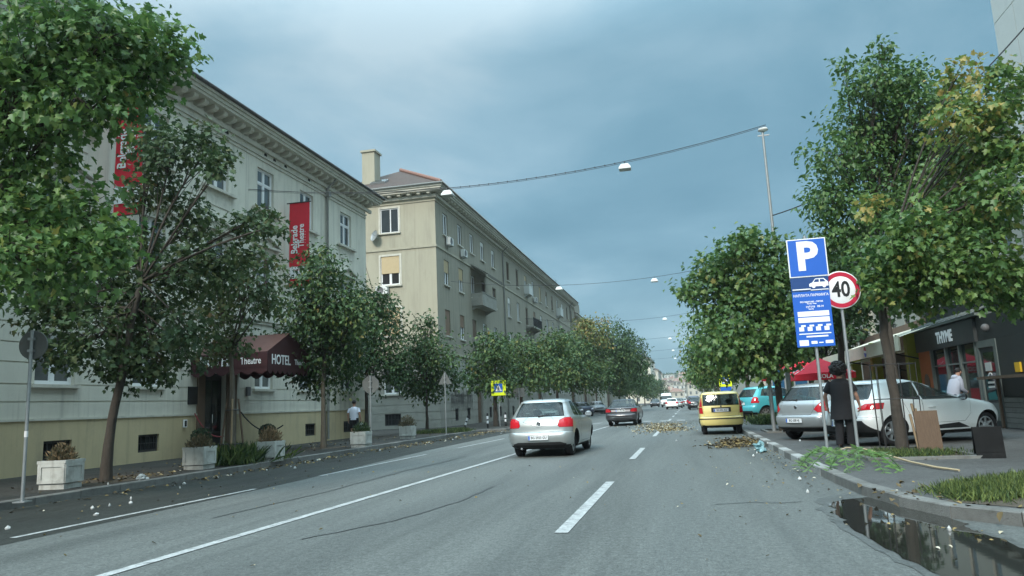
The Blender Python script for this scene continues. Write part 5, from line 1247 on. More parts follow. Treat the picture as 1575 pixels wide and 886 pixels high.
TB = {
'L0':[(-8.92,8.44,7.0,0.87),(-7.9,8.57,6.9,0.72),(-7.77,9.49,7.24,0.6),(-9.58,8.68,6.17,0.84),(-8.24,8.5,6.01,0.71),(-8.18,9.44,6.67,0.6),(-9.35,8.85,5.43,0.59),(-7.74,9.79,7.04,0.36),(-10.99,8.98,7.16,1.26),(-9.56,9.24,4.53,0.81),(-8.55,9.16,4.41,0.59),(-8.81,8.24,3.61,0.67),(-8.2,8.73,3.7,0.58),(-11.15,9.51,4.92,1.18),(-7.85,8.91,3.99,0.36),(-8.39,8.58,7.4,0.58),(-10.91,8.87,3.61,0.89)],
'L1':[(-10.94,14.01,7.35,0.71,0.3),(-10.1,14.23,7.48,0.5,0.35),(-11.78,14.33,6.77,0.64),(-11.03,14.87,6.05,0.65),(-9.43,14.66,5.68,0.42),(-12.28,14.59,5.32,0.73),(-10.72,14.39,4.61,0.81),(-13.29,14.18,4.49,0.99),(-12.08,14.63,4.0,0.9),(-14.34,14.18,3.96,0.7),(-12.12,13.35,3.14,0.81),(-11.83,14.59,2.93,0.86),(-10.36,13.85,3.28,0.5),(-12.21,14.06,2.41,0.46),(-11.36,14.34,2.45,0.41),(-10.01,14.68,4.98,0.62),(-9.09,14.54,5.77,0.32),(-9.45,13.57,6.66,0.42),(-8.06,13.35,5.17,0.32),(-14.42,14.88,3.1,0.56),(-10.7,14.44,2.63,0.26),(-11.72,14.32,7.87,0.52)],
'T2':[(-12.53,18.56,4.51,0.89),(-11.21,17.62,4.74,0.74),(-12.48,17.92,3.62,0.79),(-11.9,18.19,3.48,0.58),(-11.31,18.24,5.67,0.69),(-12.42,17.79,5.14,0.83),(-10.93,17.97,4.5,0.43),(-12.57,18.67,3.13,0.44)],
'T3':[(-12.72,24.36,6.32,0.9),(-13.2,24.2,5.2,0.99),(-12.32,24.69,5.25,1.14),(-13.35,25.05,3.9,1.16),(-12.34,25.67,3.89,1.03),(-13.31,25.99,2.85,0.94),(-14.65,26.2,4.06,0.71),(-11.18,24.44,4.78,0.75),(-13.16,25.2,7.16,0.54),(-14.11,25.96,2.89,0.55)],
'T4':[(-14.77,34.56,5.48,1.24),(-14.93,34.08,3.67,1.22),(-14.08,34.51,4.13,0.9),(-15.6,34.72,6.88,1.06),(-14.04,34.72,3.01,0.65),(-14.32,34.2,6.56,0.65)],
'T5':[(-13.49,38.02,5.53,0.71),(-14.09,38.06,4.51,0.99),(-12.67,37.16,4.2,1.03),(-13.84,38.32,3.17,1.27),(-12.43,38.76,3.21,0.71),(-14.79,38.25,3.21,0.71),(-13.67,38.84,2.47,0.78),(-13.18,37.5,6.06,0.35)],
'B1':[(-11.53,45.56,5.03,1.07),(-12.86,47.14,4.06,1.11),(-11.36,47.41,3.56,1.11),(-11.83,46.01,2.72,0.91),(-13.13,46.09,3.07,0.75),(-12.01,45.5,5.47,0.66)],
'B2':[(-11.51,52.79,5.27,1.33),(-10.68,52.17,3.69,1.21),(-12.11,52.81,2.85,0.95),(-9.97,52.2,4.68,0.93)],
'B3':[(-10.63,60.96,5.72,1.52),(-11.17,60.32,3.68,1.39),(-9.6,58.81,3.97,1.25),(-10.16,59.13,6.37,0.95)],
'B4':[(-9.95,69.23,6.5,1.59),(-10.52,68.11,4.06,1.56),(-9.53,68.65,3.72,1.33),(-10.43,66.57,5.76,1.3)],
'B5':[(-8.9,76.81,8.5,1.76,0.75),(-9.76,78.17,6.19,1.93),(-8.65,75.68,3.87,1.72),(-10.74,78.5,6.81,1.52,0.6),(-9.74,77.42,9.43,0.96,0.8)],
'B6':[(-7.7,87.25,8.71,1.99),(-8.34,87.27,6.0,1.98),(-7.69,88.46,3.57,1.53),(-9.36,86.97,4.98,1.52),(-6.73,86.72,6.71,1.36)],
'B7':[(-6.51,97.67,8.18,1.87),(-7.28,98.58,5.29,1.88),(-6.12,97.41,3.93,1.34),(-6.3,99.07,6.54,1.72)],
'B8':[(-6.03,110.6,6.61,1.34),(-6.48,111.99,4.0,1.35),(-5.65,111.71,4.72,0.96),(-6.96,111.86,5.27,1.16)],
'R1':[(3.96,15.93,3.58,0.63),(4.75,16.71,3.44,0.7),(4.99,15.44,3.48,0.7),(5.58,15.47,3.69,0.74),(6.3,16.03,3.34,0.71),(4.58,15.22,4.43,0.55),(5.36,16.46,4.55,0.64),(6.04,16.55,4.6,0.59),(6.01,16.71,4.91,0.74),(6.11,15.19,4.84,0.67),(6.64,15.72,5.91,0.63,0.5),(6.12,16.23,6.05,0.58,0.65),(5.81,16.89,5.55,0.61,0.6),(5.5,15.26,6.42,0.45,0.75),(6.19,15.44,6.73,0.48,0.6),(5.95,16.04,7.64,0.37,0.85),(7.12,16.4,7.27,0.48),(4.24,15.19,3.95,0.52),(3.99,16.2,4.1,0.32),(5.0,16.77,3.32,0.51),(5.98,16.81,3.41,0.51),(6.62,16.63,3.2,0.47),(3.8,15.4,3.24,0.33),(6.51,15.8,7.51,0.31,0.5),(3.68,15.22,4.84,0.25,0.85)],
'R2':[(6.89,24.02,12.06,0.29),(6.81,24.28,11.64,0.46),(6.33,23.32,10.53,0.75),(7.18,23.96,10.64,0.73),(5.85,23.84,10.78,0.45),(6.04,24.36,9.71,0.99),(7.09,24.51,9.63,1.11),(7.61,23.41,9.66,0.74),(5.13,23.52,8.46,0.92),(6.36,24.69,8.49,1.16),(7.47,24.64,8.34,1.14),(4.89,23.6,7.07,0.83),(5.74,23.08,6.54,1.07),(4.8,23.26,5.79,0.7),(7.26,23.47,6.58,0.96),(8.04,24.07,8.6,0.87),(5.82,24.31,11.7,0.33),(4.69,24.37,7.51,0.54),(5.71,24.77,5.39,0.74),(4.48,23.16,5.99,0.47),(7.53,23.91,10.82,0.52),(8.67,24.84,10.41,0.7),(8.11,23.52,7.7,0.77),(6.9,24.95,5.53,0.82)],
'R3':[(1.96,24.65,6.02,0.63),(2.73,25.53,6.28,0.61),(3.33,25.6,6.02,0.48),(1.34,26.16,5.75,0.68),(0.68,26.27,5.18,0.57),(1.97,25.93,5.25,0.89),(2.79,25.01,5.04,0.85),(1.27,26.1,4.43,0.71),(2.21,25.4,4.06,0.97),(3.2,26.05,4.06,0.79),(1.47,24.78,3.15,0.84),(2.45,24.85,2.76,0.91),(1.9,25.45,2.47,0.56),(2.92,25.9,2.42,0.56),(0.29,25.87,4.74,0.31),(3.52,25.11,5.0,0.53),(3.43,24.35,3.45,0.65),(3.44,25.98,2.84,0.56),(2.4,25.44,6.69,0.31)],
'R4':[(1.55,45.52,5.22,1.24),(2.02,46.75,3.9,1.42),(0.91,45.55,3.78,0.85),(2.26,46.71,3.22,1.02),(3.17,47.14,3.74,1.11),(1.66,45.66,3.28,0.93)],
'R5':[(1.44,63.73,5.46,0.98),(1.83,64.41,3.57,1.31),(1.0,63.82,3.32,0.87),(2.25,64.87,4.66,1.1)],
'R6':[(1.27,87.12,5.53,1.04),(1.46,85.55,3.63,1.02),(2.07,87.21,4.75,1.04)],
'R7':[(5.74,32.55,5.44,1.14),(7.04,33.65,5.72,1.17),(5.22,32.53,4.17,0.75),(7.64,31.84,4.88,0.94),(5.07,32.34,6.29,0.81),(6.39,32.6,6.77,0.76),(6.14,33.18,4.61,0.71)],
}
def local(base, blobs): return blobs
lg = 'street trees along the left pavement'; rg = 'street trees along the right pavement'
GZ = .12
grow_tree('maple_tree', 'near green maple whose branches reach in from the top left corner', (-12.1, 9.2, GZ), [(0, 0, 0), (.05, .05, 2.2), (.5, .1, 3.6), (1.3, 0, 4.4)], .15, TB['L0'], rs=.86, lw=.6, leaf=.112, kind='maple', mats=[m_leaf], density=.92, tint=.38, tvar=.2, seed=11, group=lg)
grow_tree('maple_tree', 'dark leaved maple with a bare leaning trunk between two white planters on the left', (-12.2, 13.85, GZ), [(0, 0, 0), (.04, 0, 1.0), (.27, .02, 2.2), (.42, .05, 3.3), (.62, .1, 4.3)], .105, TB['L1'], rs=.86, lw=.55, leaf=.118, kind='maple', mats=[m_leafd], density=.80, tint=.40, tvar=.22, seed=12, group=lg)
grow_tree('young_maple_tree', 'young sparse maple staked in front of the hotel door', (-12.0, 18.1, GZ), [(0, 0, 0), (0, 0, 1.2), (-.03, 0, 2.2), (-.1, 0, 3.0)], .085, TB['T2'], rs=.86, leaf=.12, kind='maple', mats=[m_leafd], lw=.6, density=.5, tint=.55, tvar=.2, bark=m_barkl, seed=13, group=lg)
grow_tree('round_tree', 'dense rounded green tree right of the hotel canopy', (-12.95, 25.15, GZ), [(0, 0, 0), (.0, 0, 1.2), (0, 0, 2.3), (.05, 0, 3.2)], .10, TB['T3'], .15, 'oval', [m_leafb], 1.05, .36, .24, bark=m_barkl, seed=14, group=lg)
grow_tree('round_tree', 'dark green tree behind the walking man on the left pavement', (-15.3, 34.2, GZ), [(0, 0, 0), (.0, 0, 1.4), (0, 0, 2.6), (.1, 0, 3.6)], .10, TB['T4'], .17, 'oval', [m_leafb], 1.0, .26, .2, seed=15, group=lg)
grow_tree('round_tree', 'small bright green tree in front of the apartment block corner', (-13.5, 37.9, GZ), [(0, 0, 0), (.0, 0, 1.0), (0, 0, 1.9), (.05, 0, 2.8)], .08, TB['T5'], .17, 'oval', [m_leafb], 1.1, .34, .2, seed=16, group=lg)
for i, (k, x, y, ti, lab) in enumerate((('B1', -11.9, 46.4, .46, 'sparse olive green tree right behind the yellow crossing sign'), ('B2', -11.7, 53.2, .5, 'olive brown tree behind the silver hatchback roof'), ('B3', -11.6, 60, .5, 'olive tree third past the yellow crossing sign'), ('B4', -11.5, 68, .46, 'green street tree fourth past the yellow crossing sign'), ('B5', -11.4, 77, .48, 'tall tree with yellowing top standing over the left tree row'), ('B6', -11.4, 87, .36, 'dark green tree after the yellow topped one'), ('B7', -11.4, 98, .32, 'dark green tree second last in the left row'), ('B8', -11.3, 112, .3, 'far dark tree at the right end of the left row'))):
    grow_tree('street_tree', lab, (x, y, GZ), [(0, 0, 0), (0, 0, 1.3), (0, 0, 2.4), (.1, 0, 3.4)], .15, TB[k], .22 + i * .012, 'oval', [m_leafb], 1.2, ti - .06, .19, seed=30 + i, group=lg)
grow_tree('maple_tree', 'yellowing maple with a caged trunk on the right pavement in front of the white hatchback', (4.03, 16.05, GZ), [(0, 0, 0), (-.03, 0, 1.1), (-.08, 0, 2.3), (-.02, .05, 3.3), (.35, .1, 4.2)], .105, TB['R1'], rs=.86, lw=.4, leaf=.112, kind='maple', mats=[m_leaf], density=1.05, tint=.45, tvar=.24, bark=m_bark, seed=21, group=rg)
grow_tree('tall_tree', 'tall narrow leaved tree rising above the right pavement behind the caged maple', (6.12, 24.2, GZ), [(0, 0, 0), (0, 0, 2.0), (.0, 0, 4.0), (0, 0, 6.0)], .10, TB['R2'], .15, 'oval', [m_leafr], 1.15, .38, .16, seed=22, group=rg, rs=.9, lw=.6)
grow_tree('broad_tree', 'broad green tree overhanging the road behind the parking sign', (3.05, 26.1, GZ), [(0, 0, 0), (-.05, 0, 1.5), (-.15, 0, 2.6), (-.1, 0, 3.4)], .12, TB['R3'], .16, 'maple', [m_leafr], 1.0, .42, .2, seed=23, group=rg, rs=.95, lw=.6)
grow_tree('street_tree', 'olive green tree above the pale yellow car', (3.6, 46.2, GZ), [(0, 0, 0), (0, 0, 1.5), (0, 0, 3.0)], .15, TB['R4'], .2, 'oval', [m_leafr], 1.0, .46, .22, seed=24, group=rg)
grow_tree('street_tree', 'olive tree beyond the one above the pale yellow car', (3.6, 64.2, GZ), [(0, 0, 0), (0, 0, 1.5), (0, 0, 3.0)], .15, TB['R5'], .24, 'oval', [m_leafr], 1.0, .48, .22, seed=25, group=rg)
grow_tree('street_tree', 'farthest green tree of the right row, beside the far queue of cars', (3.6, 86.2, GZ), [(0, 0, 0), (0, 0, 1.5), (0, 0, 3.0)], .15, TB['R6'], .28, 'oval', [m_leafr], 1.0, .42, .22, seed=26, group=rg)
grow_tree('broad_tree', 'dark green tree behind the blue parking board over the red parasols', (6.6, 34.2, GZ), [(0, 0, 0), (-.05, 0, 1.5), (.05, 0, 3.0), (.1, 0, 4.2)], .18, TB['R7'], .18, 'maple', [m_leafb], 1.05, .30, .2, seed=27, group=rg)
# remaining rows, generated from a crown recipe
def auto_tree(x, y, h, rcrown, lab, seed, ti, grp, leaf=.26):
    q = random.Random(seed); bl = []
    for i in range(9):
        a = q.uniform(0, 6.28); zz = q.uniform(.42, .92); rr = rcrown * math.sin(math.pi * min(1, (zz - .3) / .72)) * q.uniform(.35, .75)
        bl.append((x + rr * math.cos(a), y + rr * math.sin(a), h * zz, rcrown * q.uniform(.34, .5)))
    bl.append((x, y, h * .88, rcrown * .4))
    grow_tree('street_tree', lab, (x, y, GZ), [(0, 0, 0), (0, 0, h * .18), (.05, 0, h * .38)], .15, bl, leaf, 'oval', [m_leafb], .9, ti, .2, seed=seed, group=grp)
for i, (x, y, h, r_, lab) in enumerate(((-11.0, 128, 7.5, 3.0, 'low street tree past the end of the dark left row'), (-10.8, 148, 7, 3.0, 'second low street tree past the dark left row'), (-10.8, 172, 7, 3.2, 'third low street tree past the dark left row'), (-10.6, 200, 7, 3.4, 'fourth low street tree past the dark left row'), (-10.6, 235, 7.5, 3.6, 'low tree below the cream corner house at the street end'), (-9, 275, 8, 4, 'last low tree at the far left end of the street'))):
    auto_tree(x, y, h, r_, lab, 60 + i, .33, lg, .30 + i * .03)
for i, (x, y, h, r_, lab) in enumerate(((4.2, 112, 8, 3.2, 'far right row tree just past the queue of cars'), (4.4, 140, 8, 3.2, 'far right row tree beyond the queue'), (4.6, 175, 8, 3.4, 'last but one far tree of the right row'), (4.8, 220, 8.5, 3.6, 'last far tree of the right row'), (8.3, 48, 8, 3.4, 'tree behind the turquoise car at the back of the pavement'), (9.5, 62, 8.5, 3.6, 'tree at the back of the right pavement past the turquoise car'), (10.5, 82, 8.5, 3.6, 'far tree at the back of the right pavement'))):
    auto_tree(x, y, h, r_, lab, 80 + i, .38, rg, .24 + .015 * i)
# wood on the far hilltop: one mass nobody could count
q = np.random.default_rng(5); P = []; 
for i in range(5200):
    x = q.uniform(-170, 230); y = q.uniform(850, 1010); z = terrain_h(x, y)
    P.append((x, y, z + q.uniform(0, 6) * (1 + .4 * math.sin(x * .05))))
P = np.array(P); leaf_cloud('hill_wood', P, q.normal(size=P.shape) + [0, 0, .2], q.normal(size=P.shape) + [0, -.4, .6], q.uniform(2.2, 4.5, len(P)), 'oval', np.clip(.2 + q.normal(size=len(P)) * .12, 0, 1), [m_leafb], None, 'stuff')
# ================================================================== RIGHT SIDE: SHOP, CAFE, TOWER
tower = thing('tower_block', 'tall pale concrete panel tower block at the top right corner', 'building', (12.0, 28.5, 0))
MB().box(0.0, 16, -26, 0, 0, 42).build('wall', m_panel, tower)
pm = None
for (y0, y1) in ((-1.55, -.02), (-5.2, -1.58), (-8.85, -5.23), (-12.5, -8.88), (-16.15, -12.53), (-19.8, -16.18), (-25.9, -19.83)):
    for k in range(14):
        z = 3.4 + k * 2.72
        if z > 12 or y1 > -2: MB().box(-.05, -.002, y0, y1, z, z + 2.69).build('panel', m_panel, tower)
for k in range(14):
    for j in range(4): MB().box(.1 + j * 3.9, 3.95 + j * 3.9, .002, .05, 3.4 + k * 2.72, 6.08 + k * 2.72).build('panel', m_panel, tower)
SX, SY1 = 8.8, 31.0
shop = thing('shop', 'dark fronted shop with white THYME lettering, orange end wall and sloping grey eave', 'shop', (SX, SY1, 0))
QF = Facade(shop, (0, 0, 0), R(-90))        # x runs towards the camera
fx = lambda Y: SY1 - Y
MB().box(.35, 6, -10.6, 0, .12, 4.2).build('wall', m_shopdark, shop)
QF.put('fascia', MB().box(0, fx(25.1), -.12, .1, 2.66, 3.38).mesh('fascia', m_shopdark))
MB().box(-.2, .4, -(SY1 - 24.6), .1, 3.42, 3.5).build('eave', m_shopbeam, shop)
er = MB().add([(-.22, .1, 3.502), (-.22, -6.4, 3.502), (2.5, -6.4, 4.6), (2.5, .1, 4.6)], [(3, 2, 1, 0)]); er.build('roof', mat('grey_sheet_roof', (.16, .18, .175), .6, .1, 2, metal=.2), shop)
for k in range(14): 
    y = .0 - k * .48; MB().tube([(-.2, y, 3.53), (2.48, y, 4.63)], .018, 5).build('roof_seam', m_shopbeam, shop)
text('lettering', 'THYME', .52, m_white, shop, (-.135, -(fx(27.7)), 3.0), (R(90), 0, R(-90)), .006, .022, squeeze=.95)
for k, Y in enumerate((29.6, 28.05, 26.75, 25.35)):
    QF.put('window_post', MB().box(fx(Y) - .06, fx(Y) + .06, -.06, .1, .12, 2.66).mesh('window_post', m_shopbeam))
for a, b in ((29.6, 28.05), (28.05, 26.75), (26.75, 25.35)):
    QF.put('shop_window', MB().add([(fx(a) + .06, .03, .5), (fx(b) - .06, .03, .5), (fx(b) - .06, .03, 2.66), (fx(a) + .06, .03, 2.66)], [(0, 1, 2, 3)]).mesh('shop_window', m_shopglass))
    QF.put('window_transom', MB().box(fx(a) + .06, fx(b) - .06, -.02, .08, 2.05, 2.10).mesh('window_transom', m_shopbeam))
    QF.put('stall_riser', MB().box(fx(a) + .06, fx(b) - .06, -.03, .09, .12, .5).mesh('stall_riser', m_shopdark))
QF.put('side_wall', MB().box(fx(31.0), fx(29.66), -.05, .1, .12, 2.66).mesh('side_wall', m_orange))
arch = MB(); ap = [(-.28, .9), (.28, .9), (.28, 1.55)] + [(.28 * math.cos(t), 1.55 + .3 * math.sin(t)) for t in (.5, 1.05, 1.57, 2.1, 2.64)] + [(-.28, 1.55)]
arch.prism([(fx(30.3) + x, z) for x, z in ap], 'y', -.055, -.075); QF.put('arched_niche', arch.mesh('arched_niche', m_framew))
# door and lobby right of the windows
QF.put('door_frame', MB().box(fx(25.25), fx(25.1), -.05, .1, .12, 2.66).box(fx(24.0), fx(23.8), -.05, .1, .12, 2.66).box(fx(25.1), fx(24.0), -.05, .1, 2.45, 2.66).mesh('door_frame', m_shopbeam))
dd = QF.put('door', MB().box(fx(25.08), fx(24.02), .0, .05, .14, 2.44).mesh('door', m_shopdark))
link('pane', MB().add([(fx(24.95), -.004, .9), (fx(24.15), -.004, .9), (fx(24.15), -.004, 2.3), (fx(24.95), -.004, 2.3)], [(0, 1, 2, 3)]).mesh('pane', m_shopglass), dd)
link('poster', MB().box(fx(24.85), fx(24.4), -.02, -.005, 1.75, 2.0).mesh('poster', m_paper), dd)
link('lower_panel', MB().box(fx(24.95), fx(24.15), -.012, 0, .3, .82).mesh('lower_panel', m_shopbeam), dd)
for k in range(3): link('sticker', MB().box(fx(24.8), fx(24.35), -.02, -.005, 1.25 + k * .13, 1.31 + k * .13).mesh('sticker', m_paper), dd)
sw_ = MB(); c0 = fx(24.6)
for a in range(9):
    t0 = a * .55; sw_.tube([(c0 + .16 * math.cos(t0), -.012, 1.62 + .07 * math.sin(t0 * 1.6)), (c0 + .16 * math.cos(t0 + .55), -.012, 1.62 + .07 * math.sin((t0 + .55) * 1.6))], .012, 4)
link('scribble', sw_.mesh('scribble', m_white), dd)
QF.put('wall_panel', MB().box(fx(23.8), fx(21.2), -.02, .1, 1.0, 2.66).mesh('wall_panel', m_shopdark))
for k in range(6): QF.put('cladding_board', MB().box(fx(23.75), fx(20.5), -.06, .1, .14 + k * .14, .27 + k * .14).mesh('cladding_board', m_kerb))
QF.put('upper_fascia', MB().box(fx(25.1), fx(20.5), -.02, .1, 2.662, 3.4).mesh('upper_fascia', m_shopdark))
tag(MB().box(-.16, .16, -.05, 0, -.13, .13).build('yellow_sign', mat('amber_panel', (.70, .42, .02), .5, .05, 4), None, (SX - .03, 22.5, 1.78), (0, 0, R(-90))), 'small amber yellow panel on the dark wall right of the shop door', 'sign')
tag(MB().box(-.5, .0, -24.0, -20.0, 1.50, 1.58).box(-.06, 0, -23.9, -23.8, .12, 1.5).build('bar_shelf', m_wood, None, (SX - .08, 0, 0)), 'brown timber bar shelf fixed outside the shop at chest height', 'shelf')
bpy.data.objects['bar_shelf'].data.transform(Matrix.Scale(-1, 4, Vector((0, 1, 0)))); bpy.data.objects['bar_shelf'].data.flip_normals()
lamp = thing('wall_lamp', 'round dark wall lamp on the panel above the shop door', 'lamp', (SX - .1, 24.2, 3.0))
MB().ball((0, 0, 0), .12, .12, .12).build('globe', m_grill, lamp); MB().box(-.02, .1, -.03, .03, -.03, .03).build('arm', m_iron, lamp)
# cafe terrace with cream awning
cafe = thing('cafe_building', 'low brown cafe front with olive columns under the cream awning', 'cafe', (0, 0, 0))
MB().box(10.2, 11.9, 31.1, 47, .12, 4.3).build('wall', mat('brown_cafe_wall', (.13, .085, .06), .85, .15, 2), cafe)
for (x, y) in ((8.7, 31.65), (8.5, 36.4), (8.6, 41)): MB().box(x - .2, x + .2, y - .2, y + .2, .12, 3.45).build('column', m_olive, cafe)
for k in range(10): MB().box(8.3, 8.34, 38 + k * .62, 38.58 + k * .62, .2, 1.35).build('fence_board', m_wood, cafe)
for k in range(4): MB().box(10.14, 10.2, 32 + k * 3.6, 34.4 + k * 3.6, .9, 2.4).build('window', m_shopglass, cafe)
MB().box(8.4, 8.48, 31.9, 36.2, 1.15, 1.25).box(8.4, 8.48, 32.9, 32.98, .12, 1.15).box(8.4, 8.48, 35, 35.08, .12, 1.15).build('terrace_rail', m_wood, cafe)
awn = thing('cafe_awning', 'long cream awning with a red white and blue round emblem over the cafe terrace', 'awning', (0, 0, 0))
MB().add([(7.5, 28.6, 3.15), (7.5, 43.5, 3.15), (10.2, 43.5, 4.0), (10.2, 28.6, 4.0)], [(0, 1, 2, 3)]).build('canopy', m_cream, awn)
MB().box(7.47, 7.53, 28.6, 43.5, 2.68, 3.2).build('valance', m_cream, awn)
MB().add([(8.0, 34, 2.75), (8.0, 43.5, 2.62), (10.2, 43.5, 2.95), (10.2, 34, 3.1)], [(0, 1, 2, 3)]).build('lower_canopy', m_cream, awn)
MB().tube([(7.6, 30.5, 2.72), (10.2, 32.5, 2.2)], .03, 6).build('arm', m_iron, awn); MB().tube([(7.6, 38, 2.72), (10.2, 36, 2.0)], .03, 6).build('arm', m_iron, awn)
Mp = Matrix.Translation((7.46, 33.6, 2.93)) @ Matrix.Rotation(R(-90), 4, 'Y')
em = MB(); rr = .22
def disc_part(fn, mi):
    em.add([Mp @ Vector((b, a, .004)) for a, b in fn], [list(range(len(fn)))], mi)
ar = [(rr * math.cos(t), rr * math.sin(t)) for t in np.linspace(.35, math.pi - .1, 12)]; disc_part(ar, 0)
ar = [(rr * math.cos(t), rr * math.sin(t)) for t in np.linspace(math.pi + .35, 2 * math.pi - .1, 12)]; disc_part(ar, 1)
ar = [(rr * 1.02 * math.cos(t), rr * 1.02 * math.sin(t)) for t in np.linspace(0, 2 * math.pi, 24)[:-1]]
em.add([Mp @ Vector((b, a, .001)) for a, b in ar], [list(range(len(ar)))], 2)
em.build('round_emblem', [m_signred, m_blue, m_white], awn)
# red parasols
def parasol(x, y, zt, hw, lab, txt=None, rz=0.0):
    t = thing('parasol', lab, 'parasol', (x, y, .12), rz, 'red parasols on the cafe terrace'); zt -= .12
    m = MB(); e = zt - .75
    c = [(-hw, -hw), (hw, -hw), (hw, hw), (-hw, hw)]
    for i in range(4):
        a, b = c[i], c[(i + 1) % 4]; md = ((a[0] + b[0]) / 2 * .97, (a[1] + b[1]) / 2 * .97)
        m.add([(0, 0, zt), (a[0], a[1], e), (md[0], md[1], e + .06), (b[0], b[1], e)], [(0, 1, 2), (0, 2, 3)])
    m.build('canopy', m_redcan, t); v = MB()
    for i in range(4):
        a, b = c[i], c[(i + 1) % 4]; v.add([(a[0], a[1], e), (b[0], b[1], e), (b[0], b[1], e - .24), (a[0], a[1], e - .24)], [(3, 2, 1, 0)])
    v.build('valance', m_redcan, t)
    MB().cyl(0, 0, 0, zt, .03, n=8).build('pole', m_white, t); MB().cyl(0, 0, 0, .08, .3, n=14).build('base', m_kerb, t)
    rb = MB()
    for a in c: rb.tube([(0, 0, zt - .06), (a[0], a[1], e + .02)], .012, 4)
    rb.build('ribs', m_white, t)
    if txt: text('lettering', txt, .24, m_white, t, (.0, -hw - .012, e - .12), (R(90), 0, 0), .002, .004)
parasol(6.0, 36.0, 2.9, 1.25, 'red parasol with white lettering beyond the man in black', 'COLA')
parasol(5.3, 44.0, 3.1, 1.0, 'red parasol left of the blue posts, its slope faded to pink')
parasol(6.5, 44.5, 3.3, .8, 'red parasol between the blue posts and the parking board')
kio = thing('kiosk_frame', 'pair of blue glazed kiosk panels with grey posts below the red parasols', 'kiosk', (5.35, 42.2, .12))
for i, x in enumerate((-.45, .7)):
    MB().box(x - .30, x + .30, -.02, .02, .1, 2.5).build('panel', mat('blue_glazing', (.02, .09, .17), .15, .1, 3, spec=.7), kio)
    for s in (-.34, .34): MB().box(x + s - .035, x + s + .035, -.04, .04, 0, 2.6).build('post', m_galv, kio)
tag(MB().box(-.25, .25, -.25, .25, 0, 1.0).box(-.27, .27, -.27, .27, 1.001, 1.12).build('ice_cooler', mat('red_cooler', (.55, .03, .05), .5, .06, 4), None, (5.9, 35.0, .12)), 'small red box under the lettered parasol', 'cooler')
# black sandwich board
ab = thing('sandwich_board', 'black folding board standing in front of the white hatchback bonnet', 'sign board', (4.95, 14.35, .12), R(-12))
for s in (-1, 1):
    M = Matrix.Translation((0, s * .12, .255)) @ Matrix.Rotation(s * R(12), 4, 'X')
    k = MB(); k.mbox(M, .42, .03, .52); k.build('panel', m_board, ab)
    k = MB(); k.mbox(M @ Matrix.Translation((0, s * -0.018 if False else s * .018, .03)), .34, .006, .38); k.build('chalk_face', m_board, ab)
# ------------------------------------------------------------------ poles, signs
def post(t, z1, r=.03, m=None, z0=0): MB().cyl(0, 0, z0, z1, r, n=12).build('post', m or m_galv, t)
ps = thing('parking_sign', 'blue parking sign with white P above a tall blue information board on a grey post', 'road sign', (2.56, 15.45, .12), 0)
post(ps, 4.32)
P0 = MB().box(-.365, .365, -.075, -.05, 3.48, 4.25).build('sign_board', m_white, ps)
link('blue_field', MB().box(-.345, .345, -.0805, -.0755, 3.50, 4.23).mesh('blue_field', m_blue), P0)
text('letter_p', 'P', .78, m_white, P0, (-.01, -.083, 3.87), (R(90), 0, 0), .0015, .030)
P1 = MB().box(-.36, .345, -.075, -.05, 3.20, 3.47).build('car_board', m_dblue, ps)
carp = MB(); oc = [(-.02, .045), (-.02, .10), (.04, .125), (.10, .20), (.26, .20), (.33, .125), (.335, .045)]
carp.prism([(x, 3.235 + z) for x, z in oc], 'y', -.0765, -.080)
P1c = carp.build('car_symbol', m_white, ps)
link('car_symbol_windows', MB().prism([(.065, 3.365), (.105, 3.42), (.165, 3.42), (.165, 3.365)], 'y', -.0805, -.082).prism([(.185, 3.365), (.185, 3.42), (.25, 3.42), (.29, 3.365)], 'y', -.0805, -.082).mesh('car_symbol_windows', m_dblue), P1c)
link('car_symbol_wheels', MB().tube([(.06, -.0765, 3.28), (.06, -.0815, 3.28)], .033, 12).tube([(.255, -.0765, 3.28), (.255, -.0815, 3.28)], .033, 12).mesh('car_symbol_wheels', m_white), P1c)
link('kerb_symbol', MB().box(-.34, .0, -.0785, -.0755, 3.225, 3.245).box(0, .33, -.0785, -.0755, 3.205, 3.222).mesh('kerb_symbol', m_white), P1)
P2 = MB().box(-.355, .34, -.075, -.05, 2.10, 3.19).build('information_board', m_blue, ps)
def sign_text(s, size, x, z, sq=.9): text('print', s, size, m_white, P2, (x, -.0765, z), (R(90), 0, 0), .0008, .0012, squeeze=sq)
sign_text('НАПЛАТА ПАРКИНГА', .068, -.01, 3.11); sign_text('понедељак - петак', .052, -.01, 2.985); sign_text('Monday - Friday', .03, -.01, 2.945); sign_text('субота   08-14', .056, .04, 2.885); sign_text('Saturday', .03, -.03, 2.84)
pb = MB()
for a, b, c, d in ((-.29, .29, 2.695, 2.795), (-.29, .29, 2.575, 2.675)): pb.box(a, b, -.0785, -.0755, c, d)
for k in range(4): pb.box(-.29 + k * .155, -.20 + k * .155, -.0785, -.0755, 2.41, 2.49); pb.box(-.25 + k * .155, -.165 + k * .155, -.0785, -.0755, 2.495, 2.53)
pb.box(-.30, .29, -.0785, -.0755, 2.345, 2.365); pb.box(-.17, .23, -.0785, -.0755, 2.285, 2.315); pb.box(-.31, -.14, -.0785, -.0755, 2.125, 2.235); pb.box(-.09, .02, -.0785, -.0755, 2.155, 2.21); pb.box(.05, .13, -.0785, -.0755, 2.165, 2.185); pb.box(.17, .31, -.0785, -.0755, 2.155, 2.215)
link('print_panels', pb.mesh('print_panels', m_white), P2)
for z in (3.9, 3.3, 2.9, 2.3): MB().box(-.05, .05, -.05, .04, z, z + .05).build('clamp', m_galv, ps)
